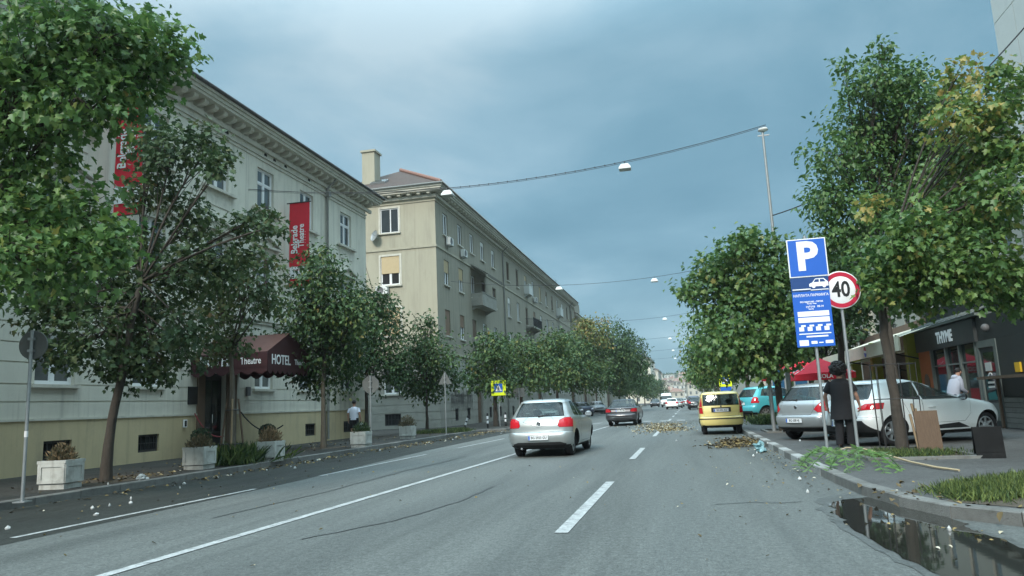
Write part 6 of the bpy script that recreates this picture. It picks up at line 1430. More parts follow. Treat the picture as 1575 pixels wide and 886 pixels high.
s4 = thing('speed_limit_sign', 'round white 40 speed limit sign with red ring on a grey post', 'road sign', (3.13, 15.57, .12), R(6))
post(s4, 3.42)
Mz = Matrix.Translation((0, -.05, 3.19)) @ Matrix.Rotation(R(90), 4, 'X')
D = MB().lathe([(0, .02), (.366, .02), (.375, .012), (.375, -.01), (0, -.01)], 40, 0, Mz).build('sign_disc', m_white, s4)
link('red_ring', MB().lathe([(.272, .0225), (.355, .0225)], 40, 0, Mz).mesh('red_ring', m_signred), D)
text('digits', '40', .43, m_black, D, (0, -.0745, 3.19), (R(90), 0, 0), .0015, .010, squeeze=.80)
for z in (3.05, 3.32): MB().box(-.05, .05, -.045, .035, z, z + .04).build('clamp', m_galv, s4)
# left signs seen from behind
def back_sign(x, y, h, r, lab, shape='disc', rz=0):
    t = thing('road_sign', lab, 'road sign', (x, y, .12), rz); post(t, h, .028)
    Mb = Matrix.Translation((0, .05, h - r)) @ Matrix.Rotation(R(90), 4, 'X')
    if shape == 'disc': b = MB().lathe([(0, .015), (r - .01, .015), (r, .008), (r, -.012), (0, -.012)], 32, 0, Mb, False)
    elif shape == 'oct': b = MB().prism([(r * math.cos(R(22.5 + 45 * k)), h - r + r * math.sin(R(22.5 + 45 * k))) for k in range(8)], 'y', .035, .06)
    elif shape == 'tri': b = MB().prism([(-r, h - 1.6 * r), (r, h - 1.6 * r), (0, h + .1)], 'y', .035, .06)
    else: b = MB().box(-r, r, .035, .06, h - 1.6 * r, h)
    b.build('sign_plate', m_signback, t)
    MB().box(-.05, .05, -.035, .034, h - r - .12, h - r - .08).box(-.05, .05, -.035, .034, h - r + .08, h - r + .12).build('clamp', m_galv, t)
    if shape == 'disc': MB().cyl(0, 0, 1.05, 1.15, .030, n=12).build('sticker', m_white, t)
    MB().box(-.1, .1, -.1, .1, 0, .02).build('foot_plate', m_galv, t)
back_sign(-10.72, 10.36, 2.83, .245, 'round grey sign seen from behind at the left edge of the pavement', 'disc', R(12))
back_sign(-10.05, 25.3, 2.52, .33, 'grey octagonal sign back on a thin post near the white planters', 'oct', R(8)) if False else back_sign(-11.25, 25.5, 2.55, .33, 'grey octagonal sign back on a thin post between the two farther white planters', 'oct', R(8))
back_sign(-11.1, 33.8, 2.9, .33, 'grey triangular sign back beside the small bright green tree', 'tri', R(5))
back_sign(-10.45, 47.0, 2.35, .36, 'rectangular grey sign back above the silver hatchback', 'rect', R(4))
def crossing_sign(x, y, z, s, lab, extra=False, rz=0):
    t = thing('crossing_sign', lab, 'road sign', (x, y, .12), rz, 'yellow bordered pedestrian crossing signs'); post(t, z + s + .02, .03)
    B = MB().box(-s / 2, s / 2, -.06, -.04, z, z + s).build('sign_board', m_yel, t); c = z + s / 2
    f = s * .29
    link('blue_field', MB().box(-f, f, -.0645, -.0605, c - f, c + f).mesh('blue_field', m_blue), B)
    link('white_triangle', MB().prism([(-f * .82, c - f * .72), (f * .82, c - f * .72), (0, c + f * .8)], 'y', -.0645, -.067).mesh('white_triangle', m_white), B)
    g = MB(); g.tube([(0, -.0672, c + f * .22), (0, -.0695, c + f * .22)], f * .12, 10)
    for a, b in (((0, .1), (-.02, -.22)), ((-.02, -.2), (-.22, -.6)), ((-.02, -.2), (.2, -.6)), ((0, .06), (.2, -.14)), ((0, .06), (-.2, -.1))):
        p, q = Vector((a[0] * f, 0, a[1] * f + c)), Vector((b[0] * f, 0, b[1] * f + c)); g.tube([p + Vector((0, -.068, 0)), q + Vector((0, -.068, 0))], f * .07, 5)
    link('walking_figure', g.mesh('walking_figure', m_black), B)
    if extra: MB().box(-.4, .4, -.06, -.04, z - .32, z - .04).build('blue_plate', m_blue, t)
crossing_sign(-11.36, 45.3, 1.90, .93, 'yellow square pedestrian crossing sign on the left pavement by the striped posts')
crossing_sign(3.1, 60.5, 2.0, .95, 'yellow pedestrian crossing sign half covered by leaves above the pale yellow car', True)
bl = [(-12.5, 41.3, R(20)), (-11.35, 42.3, 0), (-11.0, 45.3, 0)]
for (x, y, a), lab in zip(bl, ('black and white striped bollard leaning to the right', 'upright black and white bollard left of the yellow crossing sign', 'upright black and white bollard right beside the crossing sign post')):
    t = thing('bollard', lab, 'bollard', (x, y, .12), 0, 'striped bollards on the left pavement'); t.rotation_euler = (0, a, 0)
    MB().cyl(0, 0, 0, .82, .055, n=12).build('post', m_black, t); MB().cyl(0, 0, .28, .44, .0575, n=12).cyl(0, 0, .52, .70, .0575, n=12).build('white_bands', m_white, t); MB().lathe([(.055, .82), (.05, .86), (0, .88)], 12).build('cap', m_black, t)
# mast with the overhead lamps, short grey pole
mast = thing('lamp_mast', 'tall thin grey steel mast holding the overhead lamp cable', 'mast', (3.46, 27.0, .12))
MB().tube([(0, 0, 0), (0, 0, 6.6)], [.085, .075], 14).build('lower_tube', m_galv, mast); MB().tube([(0, 0, 6.5), (-.02, 0, 10.6)], [.055, .042], 12).build('upper_tube', m_galv, mast)
MB().cyl(0, 0, 6.55, 6.68, .10, n=14).cyl(0, 0, 5.2, 5.3, .105, n=14).build('collar', m_galv, mast); MB().lathe([(.05, 10.6), (.18, 10.66), (.15, 10.74), (0, 10.78)], 16).build('cap', m_acw, mast)
MB().box(-.2, .2, -.02, .02, 10.45, 10.49).build('bracket', m_galv, mast)
lp = thing('pole', 'leaning slim grey pole between the turquoise and the silver parked cars', 'pole', (2.72, 25.8, .12)); MB().tube([(0, 0, 0), (-.02, 0, 3.4)], [.065, .055], 12).build('tube', m_galv, lp); MB().box(-.12, .12, -.12, .12, 0, .02).build('foot_plate', m_galv, lp)
def sag(a, b, s, n=18):
    a, b = Vector(a), Vector(b); return [a.lerp(b, i / n) - Vector((0, 0, s * 4 * (i / n) * (1 - i / n))) for i in range(n + 1)]
def span(Y, za, zb, sg, lab, xa=-16.3, xb=3.44, lamps=(-8.1, -1.49), clips=False, wr=.013, ycam=0):
    P = sag((xa, Y - .6, za), (xb, Y, zb), sg)
    t = thing('lamp_cable', lab, 'cable', (0, 0, 0), 0, 'cables strung across the street')
    MB().tube(P, wr, 5).build('cable', m_wire, t)
    def zat(x):
        for a, b in zip(P, P[1:]):
            if a.x <= x <= b.x: return a.lerp(b, (x - a.x) / (b.x - a.x))
    if clips:
        for k in range(17): q = zat(-7.6 + k * .36 * 1.0); MB().ball((0, 0, 0), .024, .024, .035, 6, 4).build('cable_clip', m_wire, t, q)
        MB().tube([p - Vector((0, 0, .05)) for p in P], .009, 4).build('feed_cable', m_wire, t)
    return [zat(x) for x in lamps]
def street_lamp(p, lab, s=1.0):
    t = thing('hanging_lamp', lab, 'street lamp', (p.x, p.y, p.z - .42 * s), 0, 'lamps hanging over the street')
    MB().rings([[(x * w_, y * w_ * .8, z) for x, y in ((-1, -1), (1, -1), (1, 1), (-1, 1))] for w_, z in ((.30 * s, 0), (.29 * s, .08 * s), (.17 * s, .27 * s), (.06 * s, .30 * s))], 0, True, False).build('hood', m_acw, t)
    MB().box(-.26 * s, .26 * s, -.20 * s, .20 * s, -.03 * s, -.002).build('diffuser', mat('lamp_diffuser', (.35, .36, .33), .3, .05, 4), t)
    MB().cyl(0, 0, .30 * s, .42 * s, .02, n=6).build('hanger', m_wire, t)
for p, lab in zip(span(26.0, 10.3, 10.62, .95, 'nearest lamp cable from the hotel wall to the tall mast, with dark clips', clips=True), ('white hanging lamp in front of the apartment block cornice', 'white hanging lamp high in the middle of the sky')): street_lamp(p, lab, .72)
for i, Y in enumerate((52, 78, 104, 130, 156)):
    names = ['second', 'third', 'fourth', 'fifth', 'sixth'][i]
    for p, side in zip(span(Y, 10.6, 10.6, .95, f'{names} lamp cable across the street', -16.2, 5.0, (-8.2, -1.5)), ('left', 'right')): street_lamp(p, f'{side} hanging lamp on the {names} cable across the street', .8)
tag(MB().tube(sag((3.46, 27.0, 7.6), (11.6, 22.0, 12.9), 1.15, 24), .022, 5).build('service_cable', m_wire), 'thick dark cable sagging from the mast up to the tower block', 'cable')
tl = thing('traffic_light', 'dark traffic light on a mast arm far down the street', 'traffic light', (3.4, 150, .12)); MB().tube([(0, 0, 0), (0, 0, 5.2), (-2.9, 0, 5.5)], .08, 8).build('mast', m_galv, tl)
MB().box(-3.15, -2.75, -.2, .1, 4.5, 5.6).build('housing', m_black, tl); MB().tube([(-2.95, -.21, 5.35), (-2.95, -.24, 5.35)], .11, 12).build('red_lens', m_signred, tl)

# ------------------------------------------------------------------ planters and plants
def make_planter(loc, rz, lab, s=1.0, grp='square white concrete planters on the left pavement'):
    t = thing('planter', lab, 'planter', loc, rz, grp); s = s * .82; a = .335 * s; h = .60 * s
    MB().box(-a * .94, a * .94, -a * .94, a * .94, 0, .12 * s).build('base', m_planter, t)
    b = MB(); b.box(-a, a, -a, a, .14 * s, h); b.box(-a - .02, a + .02, -a - .02, a + .02, h + .001, h + .055); b.build('box', m_planter, t)
    fr = MB(); e = .018
    for q in range(4):
        M = Matrix.Rotation(q * math.pi / 2, 4, 'Z')
        for (x0, x1, z0, z1) in ((-a, a, .14 * s, .22 * s), (-a, a, h - .08 * s, h), (-a, -a + .09 * s, .22 * s, h - .08 * s), (a - .09 * s, a, .22 * s, h - .08 * s)):
            fr.mbox(M @ Matrix.Translation(((x0 + x1) / 2, -a - e / 2, (z0 + z1) / 2)), x1 - x0 - .002, e, z1 - z0)
    fr.build('panel_frame', m_planter, t)
    MB().box(-a + .06, a - .06, -a + .06, a - .06, h + .01, h + .06).build('soil', m_soil, t)
    return t
m_dry = mat('dry_plant', (.1, .1, .05), .8, attr=((0, (.05, .06, .03)), (.5, (.13, .11, .06)), (1, (.30, .20, .11))), trans=.15)
m_green = mat('garden_leaves', (.05, .1, .03), .6, attr=((0, (.015, .035, .015)), (.5, (.05, .095, .03)), (1, (.22, .28, .08))), trans=.2)
def plant(name, lab, loc, rx, rz_, n, leaf, tint, mats, ball=False, seed=0, kind='lance', grp='plants standing in the white planters', cat='plant', upr=.7):
    q = np.random.default_rng(seed); t = thing(name, lab, cat, loc, 0, grp)
    d = q.normal(size=(n, 3)); d /= np.linalg.norm(d, axis=1, keepdims=True)
    if ball: P = d * np.array([rx, rx, rz_]) * q.uniform(.86, 1.0, (n, 1)) + [0, 0, rz_]; D = d + q.normal(size=(n, 3)) * .6; Nn = d
    else:
        d[:, 2] = np.abs(d[:, 2]); P = d * np.array([rx, rx, rz_]) * q.uniform(.1, 1, (n, 1)) ** .6; D = d * .7 + [0, 0, upr] + q.normal(size=(n, 3)) * .35; Nn = q.normal(size=(n, 3))
    leaf_cloud('foliage', P, D, Nn, leaf * q.uniform(.6, 1.3, n), kind, np.clip(tint + q.normal(size=n) * .2, 0, 1), mats, t)
    st = MB()
    for i in range(14 if not ball else 3): a = P[i]; st.tube([(a[0] * .1, a[1] * .1, -.02), tuple(a * .6), tuple(a)] if not ball else [(0, 0, -.02), (.01 * i, 0, rz_)], [.008, .005, .003] if not ball else .015, 4)
    st.build('stems', m_bark, t)
pls = [(-12.1, 12.55, 8, 'nearest white planter, at the left edge with a brown withered shrub', 'withered brown shrub in the nearest planter', .32, .34, .55, [m_dry]),
       (-11.95, 16.65, 4, 'white planter to the right of the leaning maple trunk', 'dry pinkish green shrub spilling from the planter by the leaning maple', .40, .30, .5, [m_dry]),
       (-11.25, 18.75, 2, 'white planter right of the staked young tree by the hotel door', 'straw coloured bushy plant in the planter right of the staked tree', .36, .42, .85, [m_dry]),
       (-11.4, 25.0, 0, 'white planter in front of the walking man', 'dark green plant in the planter in front of the walking man', .38, .36, .3, [m_green]),
       (-12.1, 31.4, 0, 'farthest white planter, near the small bright green tree', 'reddish brown plant in the farthest planter', .45, .5, .5, [m_dry])]
for i, (x, y, a, lab, lab2, rx, rz_, ti, ms) in enumerate(pls):
    make_planter((x, y, .12), R(a), lab); plant('shrub', lab2, (x, y, .62), rx * .85, rz_, 620, .09, ti, ms, seed=i + 3)
for i, (y, lab, lab2) in enumerate(((21.6, 'square white planter left of the hotel door', 'dark clipped ball shrub left of the hotel door'), (25.55, 'square white planter right of the hotel door', 'dark clipped ball shrub right of the hotel door'))):
    make_planter((-15.45, y, .12), 0, lab, .72, 'white planters beside the hotel door'); plant('ball_shrub', lab2, (-15.45, y, .48), .31, .29, 1500, .05, .12, [m_green], True, 20 + i, 'oval', 'clipped ball shrubs beside the hotel door')
m_rope = mat('red_rope', (.28, .05, .06), .8, .15, 12)
tag(MB().tube(sag((-16.2, 22.25, 1.55), (-15.4, 22.75, .75), .28, 12), .022, 7).build('barrier_rope', m_rope), 'red barrier rope hanging left of the hotel door', 'rope')
tag(MB().tube(sag((-16.2, 24.95, 1.55), (-14.6, 25.2, 1.0), .42, 12), .024, 7).build('barrier_rope', m_wire), 'black barrier rope looping right of the hotel door', 'rope')
# stakes round the young tree, cage round the right maple
cg = thing('tree_stakes', 'three rough timber stakes tied round the young maple', 'tree guard', (-12.0, 18.1, .1))
for k in range(4):
    a = k * 1.57 + .5; MB().tube([(.34 * math.cos(a), .34 * math.sin(a), 0), (.14 * math.cos(a), .14 * math.sin(a), 1.75)], .026, 7).build('stake', m_woodl if k % 2 else m_wood, cg)
for z, r_ in ((.55, .29), (1.45, .19)): MB().tube([(r_ * math.cos(t), r_ * math.sin(t), z) for t in np.linspace(0, 6.283, 13)], .014, 5).build('tie', m_iron, cg)
cage = thing('tree_cage', 'thin iron rod cage with pale stakes round the right maple trunk', 'tree guard', (4.03, 16.05, .1))
for k in range(12):
    a = k / 12 * 6.283; 
    if k in (3, 8): continue
    MB().tube([(.40 * math.cos(a), .40 * math.sin(a), 0), (.42 * math.cos(a), .42 * math.sin(a), 1.75)], .008, 5).build('rod', m_iron, cage)
for z in (.08, 1.05, 1.72): MB().tube([(.415 * math.cos(t), .415 * math.sin(t), z) for t in np.linspace(0, 6.283, 17)], .008, 5).build('hoop', m_iron, cage)
for k, (x, y) in enumerate(((.20, -.22), (.27, -.16), (.14, -.26))): MB().tube([(x * 1.5, y * 1.3, 0), (x, y, .95 - k * .1)], .024, 6).build('stake', m_woodl, cage)
tag(MB().box(-.21, .21, -.02, .02, 0, .78).build('wood_board', m_wood, None, (4.42, 15.62, .13), (R(-7), 0, R(4))), 'brown timber board leaning on the right side of the caged tree', 'board')
# tree pits with concrete edging
def pit(x0, x1, y0, y1, lab, m=m_soil, edge=True):
    sheet('tree_pit', [(x0, y0), (x1, y0), (x1, y1), (x0, y1)], .124, m)
    if edge:
        t = thing('pit_edging', lab, 'kerb', (0, 0, 0), 0, 'concrete edgings round the tree pits')
        for a, b, c, d in ((x0 - .1, x1 + .1, y0 - .1, y0), (x0 - .1, x1 + .1, y1, y1 + .1), (x0 - .1, x0, y0 + .004, y1 - .004), (x1, x1 + .1, y0 + .004, y1 - .004)): MB().box(a, b, c, d, .10, .17).build('edging_stone', m_kerb, t)
pit(3.1, 4.75, 14.3, 16.9, 'low grey concrete edging round the caged maple')
pit(2.55, 3.6, 25.5, 27.4, 'low edging round the broad tree behind the silver parked car')
pit(-13.1, -11.6, 12.9, 15.4, 'sunken edging round the leaning maple', edge=False); pit(-13.0, -11.4, 17.3, 20.2, 'x', edge=False); pit(-14.4, -12.6, 36.6, 39.2, 'x', edge=False); pit(-13.6, -12.3, 24.5, 26, 'x', edge=False); pit(-15.9, -12.8, 40.3, 44.5, 'x', edge=False)
# grass and weeds
def tufts(name, pts, n, h, tint, seed, spread=.3):
    q = np.random.default_rng(seed); C = np.array(pts)[q.integers(0, len(pts), n)]
    P = np.column_stack([C[:, 0] + q.normal(size=n) * spread, C[:, 1] + q.normal(size=n) * spread, np.full(n, .12)])
    D = np.column_stack([q.normal(size=n) * .45, q.normal(size=n) * .45, np.ones(n)]); Nn = q.normal(size=(n, 3)) * [1, 1, .2]
    hh = h * q.uniform(.4, 1.3, n)
    o = leaf_cloud(name, P, D, Nn, hh, 'blade', np.clip(tint + q.normal(size=n) * .22, 0, 1), [m_green], None, 'stuff', .35); return o
tufts('grass', [(3.0 + .17 * i + .0, 9.15 + .22 * i * .6 + j * .28) for i in range(9) for j in range(3)], 14000, .13, .72, 1, .15)
sheet('soil', [(2.62, 9.0), (3.2, 8.45), (4.2, 8.05), (6.5, 7.8), (6.5, 10.6), (4.4, 10.7), (3.2, 10.0)], .125, m_soil)
tufts('weeds', [(-11.7, 17.7), (-11.8, 18.3), (-11.6, 19.0), (-12.4, 18.9)], 1500, .48, .6, 2, .30)
tufts('grass', [(-13.2 + .3 * k, 37.0 + .4 * (k % 5)) for k in range(6)], 4500, .2, .5, 3, .35)
tufts('weeds', [(3.2 + .2 * k, 33.0) for k in range(4)] + [(3.3, 35.3), (3.6, 35.6)], 3000, .35, .5, 4, .3)
tufts('grass', [(3.5, 15.0), (3.9, 15.0), (4.4, 15.3), (3.6, 15.6)], 2200, .12, .6, 5, .25)
# fallen branch with long leaflets
fb = thing('fallen_branch', 'fallen branch with bright green leaflets and long pale stem below the sign posts', 'branch', (0, 0, 0))
stem = [(3.72, 12.0, .15), (3.58, 12.5, .15), (3.47, 13.4, .16), (3.3, 14.7, .22), (3.1, 15.1, .28), (2.85, 15.15, .30), (2.6, 14.95, .24)]
MB().tube(stem, [.016, .018, .017, .015, .012, .010, .006], 7).build('stem', mat('peeled_stem', (.42, .33, .20), .6, .15, 8), fb)
m_leaflet = mat('fresh_leaflets', (.075, .155, .035), .5, .14, 8, rand=.55, trans=.25)
lm = {}
def leaflet_mesh(k):
    if k not in lm:
        hv = [(0, 0), (.13, .22), (.11, .6), (0, 1.0)]; s = .088 + .015 * k
        v = [(x * s, y * s, -abs(x) * s * .35 - .12 * y * y * s) for x, y in hv] + [(-x * s, y * s, -abs(x) * s * .35 - .12 * y * y * s) for x, y in hv[1:3]]
        lm[k] = MB().add(v, [(0, 1, 2, 3), (0, 3, 5, 4)]).mesh('leaflet', m_leaflet)
    return lm[k]
qq = random.Random(4)
for fi, (a, b, hgt) in enumerate((((2.75, 15.1), (1.80, 12.75), .30), ((2.8, 15.0), (2.05, 12.5), .22), ((2.95, 14.9), (2.45, 12.5), .30), ((3.05, 14.9), (2.75, 12.1), .26), ((3.1, 14.6), (2.95, 12.15), .22), ((2.6, 15.0), (1.75, 13.6), .34), ((2.4, 14.6), (2.2, 13.0), .40), ((2.9, 14.5), (2.6, 12.9), .42), ((2.3, 14.9), (1.72, 13.1), .2), ((3.2, 14.5), (3.1, 12.6), .2), ((2.6, 14.4), (2.3, 12.3), .3), ((2.5, 15.1), (1.9, 14.0), .3))):
    hgt *= .5; A = Vector((a[0], a[1], .20 + hgt * .4)); B_ = Vector((b[0], b[1], .14)); rach = []
    for j in range(13): u = j / 12; p = A.lerp(B_, u); p.z = .14 + (A.z - .14) * (1 - u) + hgt * .9 * math.sin(math.pi * u) * (1 - u * .4); rach.append(p)
    MB().tube(rach, [.007] * 12 + [.003], 4, cap=False).build('leaf_stalk', m_leaflet, fb)
    for j in range(1, 13):
        d = (rach[j] - rach[j - 1]).normalized(); sd = d.cross(Vector((0, 0, 1))).normalized()
        for s in (-1, 1):
            tip = (sd * s * .9 + d * .45 + Vector((0, 0, qq.uniform(-.75, .55)))).normalized(); nz = (Vector((qq.uniform(-.6, .6), qq.uniform(-1.3, -.2), .55))).normalized(); x_ = tip.cross(nz).normalized(); z_ = x_.cross(tip)
            M = Matrix((x_, tip, z_)).transposed().to_4x4(); M.translation = rach[j]
            o = link('leaflet', leaflet_mesh(qq.randrange(4)), fb); o.matrix_world = M
# ------------------------------------------------------------------ litter and leaf piles
m_debris = mat('fallen_leaves', (.2, .15, .07), .9, attr=((0, (.03, .025, .018)), (.4, (.12, .085, .035)), (.75, (.30, .22, .08)), (1, (.50, .46, .36))))
def scatter(name, gauss, leaf, tint, seed, z=.012, flat=1.0):
    q = np.random.default_rng(seed); P = []
    for (x, y, sx, sy, n) in gauss: P.append(np.column_stack([x + q.normal(size=n) * sx, y + q.normal(size=n) * sy, z + np.abs(q.normal(size=n)) * .012 * flat]))
    P = np.concatenate(P); n = len(P); D = np.column_stack([q.normal(size=n), q.normal(size=n), q.normal(size=n) * .15]); Nn = np.column_stack([q.normal(size=n) * .3, q.normal(size=n) * .3, np.ones(n)])
    leaf_cloud(name, P, D, Nn, leaf * q.uniform(.5, 1.4, n), 'oval', np.clip(tint + q.normal(size=n) * .25, 0, 1), [m_debris], None, 'stuff', .3)
scatter('leaf_litter', [(1.35, 22.3, .28, .7, 700), (1.1, 20.9, .35, .45, 300)], .085, .35, 1, .02, 5)
scatter('leaf_litter', [(-1.2, 37, .6, 3.0, 800), (-.7, 34, .4, 1.3, 240), (-1.6, 41, .7, 2, 300)], .09, .66, 2)
scatter('leaf_litter', [(-10.7, 20, .2, 6, 380), (-10.4, 33, .4, 5, 420), (-11.4, 39.2, 1.2, .8, 400), (-12.4, 42, 1.2, 1.2, 700)], .08, .5, 3, .016)
scatter('leaf_litter', [(-12.4, 14.3, .5, .9, 160), (-12.2, 18.8, .5, 1.0, 180), (-13.4, 21, .8, 3, 90), (3.9, 15.6, .5, .8, 140), (8.0, 24.2, .5, .6, 140), (2.6, 9.6, .4, .6, 60), (-14, 30, 1.2, 6, 140)], .075, .4, 4, .135)
scatter('leaf_litter', [(1.2, 14, .6, 4, 60), (0, 11, 2.0, 4, 45), (-8.5, 12, 1.2, 4, 70), (1.75, 18, .15, 4, 160), (-6, 12, 2, 4, 30), (2.4, 7.6, .5, .6, 16)], .045, .6, 5)
pm_ = {}
def scrap(k):
    if k not in pm_:
        q = random.Random(k); n = 7; s = q.uniform(.018, .042); m = MB()
        top = [(s * q.uniform(.7, 1.2) * math.cos(2 * math.pi * i / n), s * .75 * q.uniform(.7, 1.2) * math.sin(2 * math.pi * i / n), q.uniform(.008, .03)) for i in range(n)]
        m.add(top + [(0, 0, .05 * q.uniform(.5, 1.2))] + [(x * .8, y * .8, .0) for x, y, z in top], [(i, (i + 1) % n, n) for i in range(n)] + [(n + 1 + i, n + 1 + (i + 1) % n, (i + 1) % n, i) for i in range(n)])
        pm_[k] = m.mesh('litter_scrap', m_paper)
    return pm_[k]
for (x, y, z) in [(-8.6, 9.6, 0), (-9.3, 10.3, 0), (-9.25, 10.6, 0), (-9.1, 10.9, 0), (-9.6, 11.5, 0), (-11.4, 13.0, .12), (-10.4, 14.0, 0), (-10.5, 15.3, 0), (-10.5, 15.8, 0), (-10.4, 16.2, 0), (-10.3, 17, 0), (-10.2, 18.0, 0), (-9.8, 17.5, 0), (-10.6, 19.5, 0), (-10.6, 20.2, 0), (-10.3, 22, 0), (-10.4, 24.3, 0), (-10.5, 26, 0), (-10.2, 28.8, 0), (-9.9, 31, 0), (-10.4, 33, 0), (-9, 36, 0), (-9.6, 38.6, 0), (-8.9, 8.4, 0), (-9.9, 13.2, 0)]:
    tag(link('litter_scrap', scrap(rnd.randrange(6)), None, (x, y, z + .004), (0, 0, rnd.uniform(0, 6))), 'white scrap of litter lying along the left kerb', 'litter', 'white litter scraps along the left kerb')
for (x, y, z) in [(1.35, 17.4, 0), (1.5, 18.3, 0), (1.62, 12.5, 0), (1.5, 10.9, 0), (1.7, 21, 0), (1.9, 19.8, .12), (2.75, 20.4, .12), (.55, 23.5, 0), (-.4, 24.6, 0), (2.3, 7.9, .0)]:
    tag(link('litter_scrap', scrap(rnd.randrange(6)), None, (x, y, z + .006), (0, 0, rnd.uniform(0, 6))), 'white scrap of litter lying along the right kerb', 'litter', 'white litter scraps along the right kerb')
def crumple(c, rx, ry, rz, seed):
    m = MB().ball((0, 0, 0), 1, 1, 1, 18, 12)
    v = []
    for p in m.v:
        d = Vector(p); k = .62 + .75 * mnoise.noise(d * 1.6 + Vector((seed, 0, 0))) + .35 * mnoise.noise(d * 4.5 + Vector((0, seed, 0))) + .25
        v.append((c[0] + d.x * k * rx, c[1] + d.y * k * ry, max(.004, c[2] + d.z * k * rz)))
    m.v = v; m.sm = [False] * len(m.sm); return m
bag = thing('plastic_bag', 'pale blue crumpled plastic bag lying in the right gutter by the leaf heap', 'bag', (1.62, 18.9, 0.0))
crumple((0, 0, .11), .15, .36, .13, 3).build('film', mat('pale_blue_film', (.30, .50, .53), .35, .15, 9, .5, 14, trans=.3), bag)
tag(crumple((0, 0, .06), .12, .09, .075, 9).build('plastic_bag', m_bag, None, (-11.35, 12.9 + 1.0, .12)), 'small white crumpled bag at the foot of the leaning maple', 'bag')

# ------------------------------------------------------------------ air
def haze_box(density):
    m = bpy.data.materials.new('haze_air'); m.use_nodes = True; t = m.node_tree; t.nodes.clear()
    o = t.nodes.new('ShaderNodeOutputMaterial'); v = t.nodes.new('ShaderNodeVolumePrincipled'); v.inputs['Density'].default_value = density; v.inputs['Color'].default_value = (.90, .95, .97, 1); v.inputs['Anisotropy'].default_value = .2
    t.links.new(v.outputs[0], o.inputs['Volume'])
    MB().box(-490, 530, -310, 1130, -1.1, 95).build('haze', m, kind='stuff')
haze_box(.0003)
# ================================================================== PEOPLE
def skin_mesh(name, joints, bones, m, parent, sub=2, smooth=True):
    """one continuous surface grown round a joint skeleton; joints: name -> (x,y,z,r)"""
    keys = list(joints); me = bpy.data.meshes.new(name)
    me.from_pydata([joints[k][:3] for k in keys], [(keys.index(a), keys.index(b)) for a, b in bones], [])
    o = bpy.data.objects.new(name, me); COL.objects.link(o)
    md = o.modifiers.new('s', 'SKIN'); md.use_smooth_shade = True
    for i, k in enumerate(keys):
        r = joints[k][3]; r2 = joints[k][4] if len(joints[k]) > 4 else r
        me.skin_vertices[0].data[i].radius = (r, r2); me.skin_vertices[0].data[i].use_root = (i == 0)
    s = o.modifiers.new('u', 'SUBSURF'); s.levels = sub; s.render_levels = sub
    bpy.context.view_layer.update()
    m2 = bpy.data.meshes.new_from_object(o.evaluated_get(bpy.context.evaluated_depsgraph_get())); bpy.data.objects.remove(o); bpy.data.meshes.remove(me)
    m2.name = name; m2.materials.clear(); m2.materials.append(m)
    m2.polygons.foreach_set('use_smooth', [True] * len(m2.polygons))
    return link(name, m2, parent)
def ell(c, rx, ry, n=20, wob=0, ph=0.0):
    return [(c[0] + rx * (1 + wob * math.sin(5 * t + ph)) * math.cos(t), c[1] + ry * (1 + wob * math.sin(4 * t + ph * 2)) * math.sin(t), c[2]) for t in np.linspace(0, 2 * math.pi, n + 1)[:-1]]
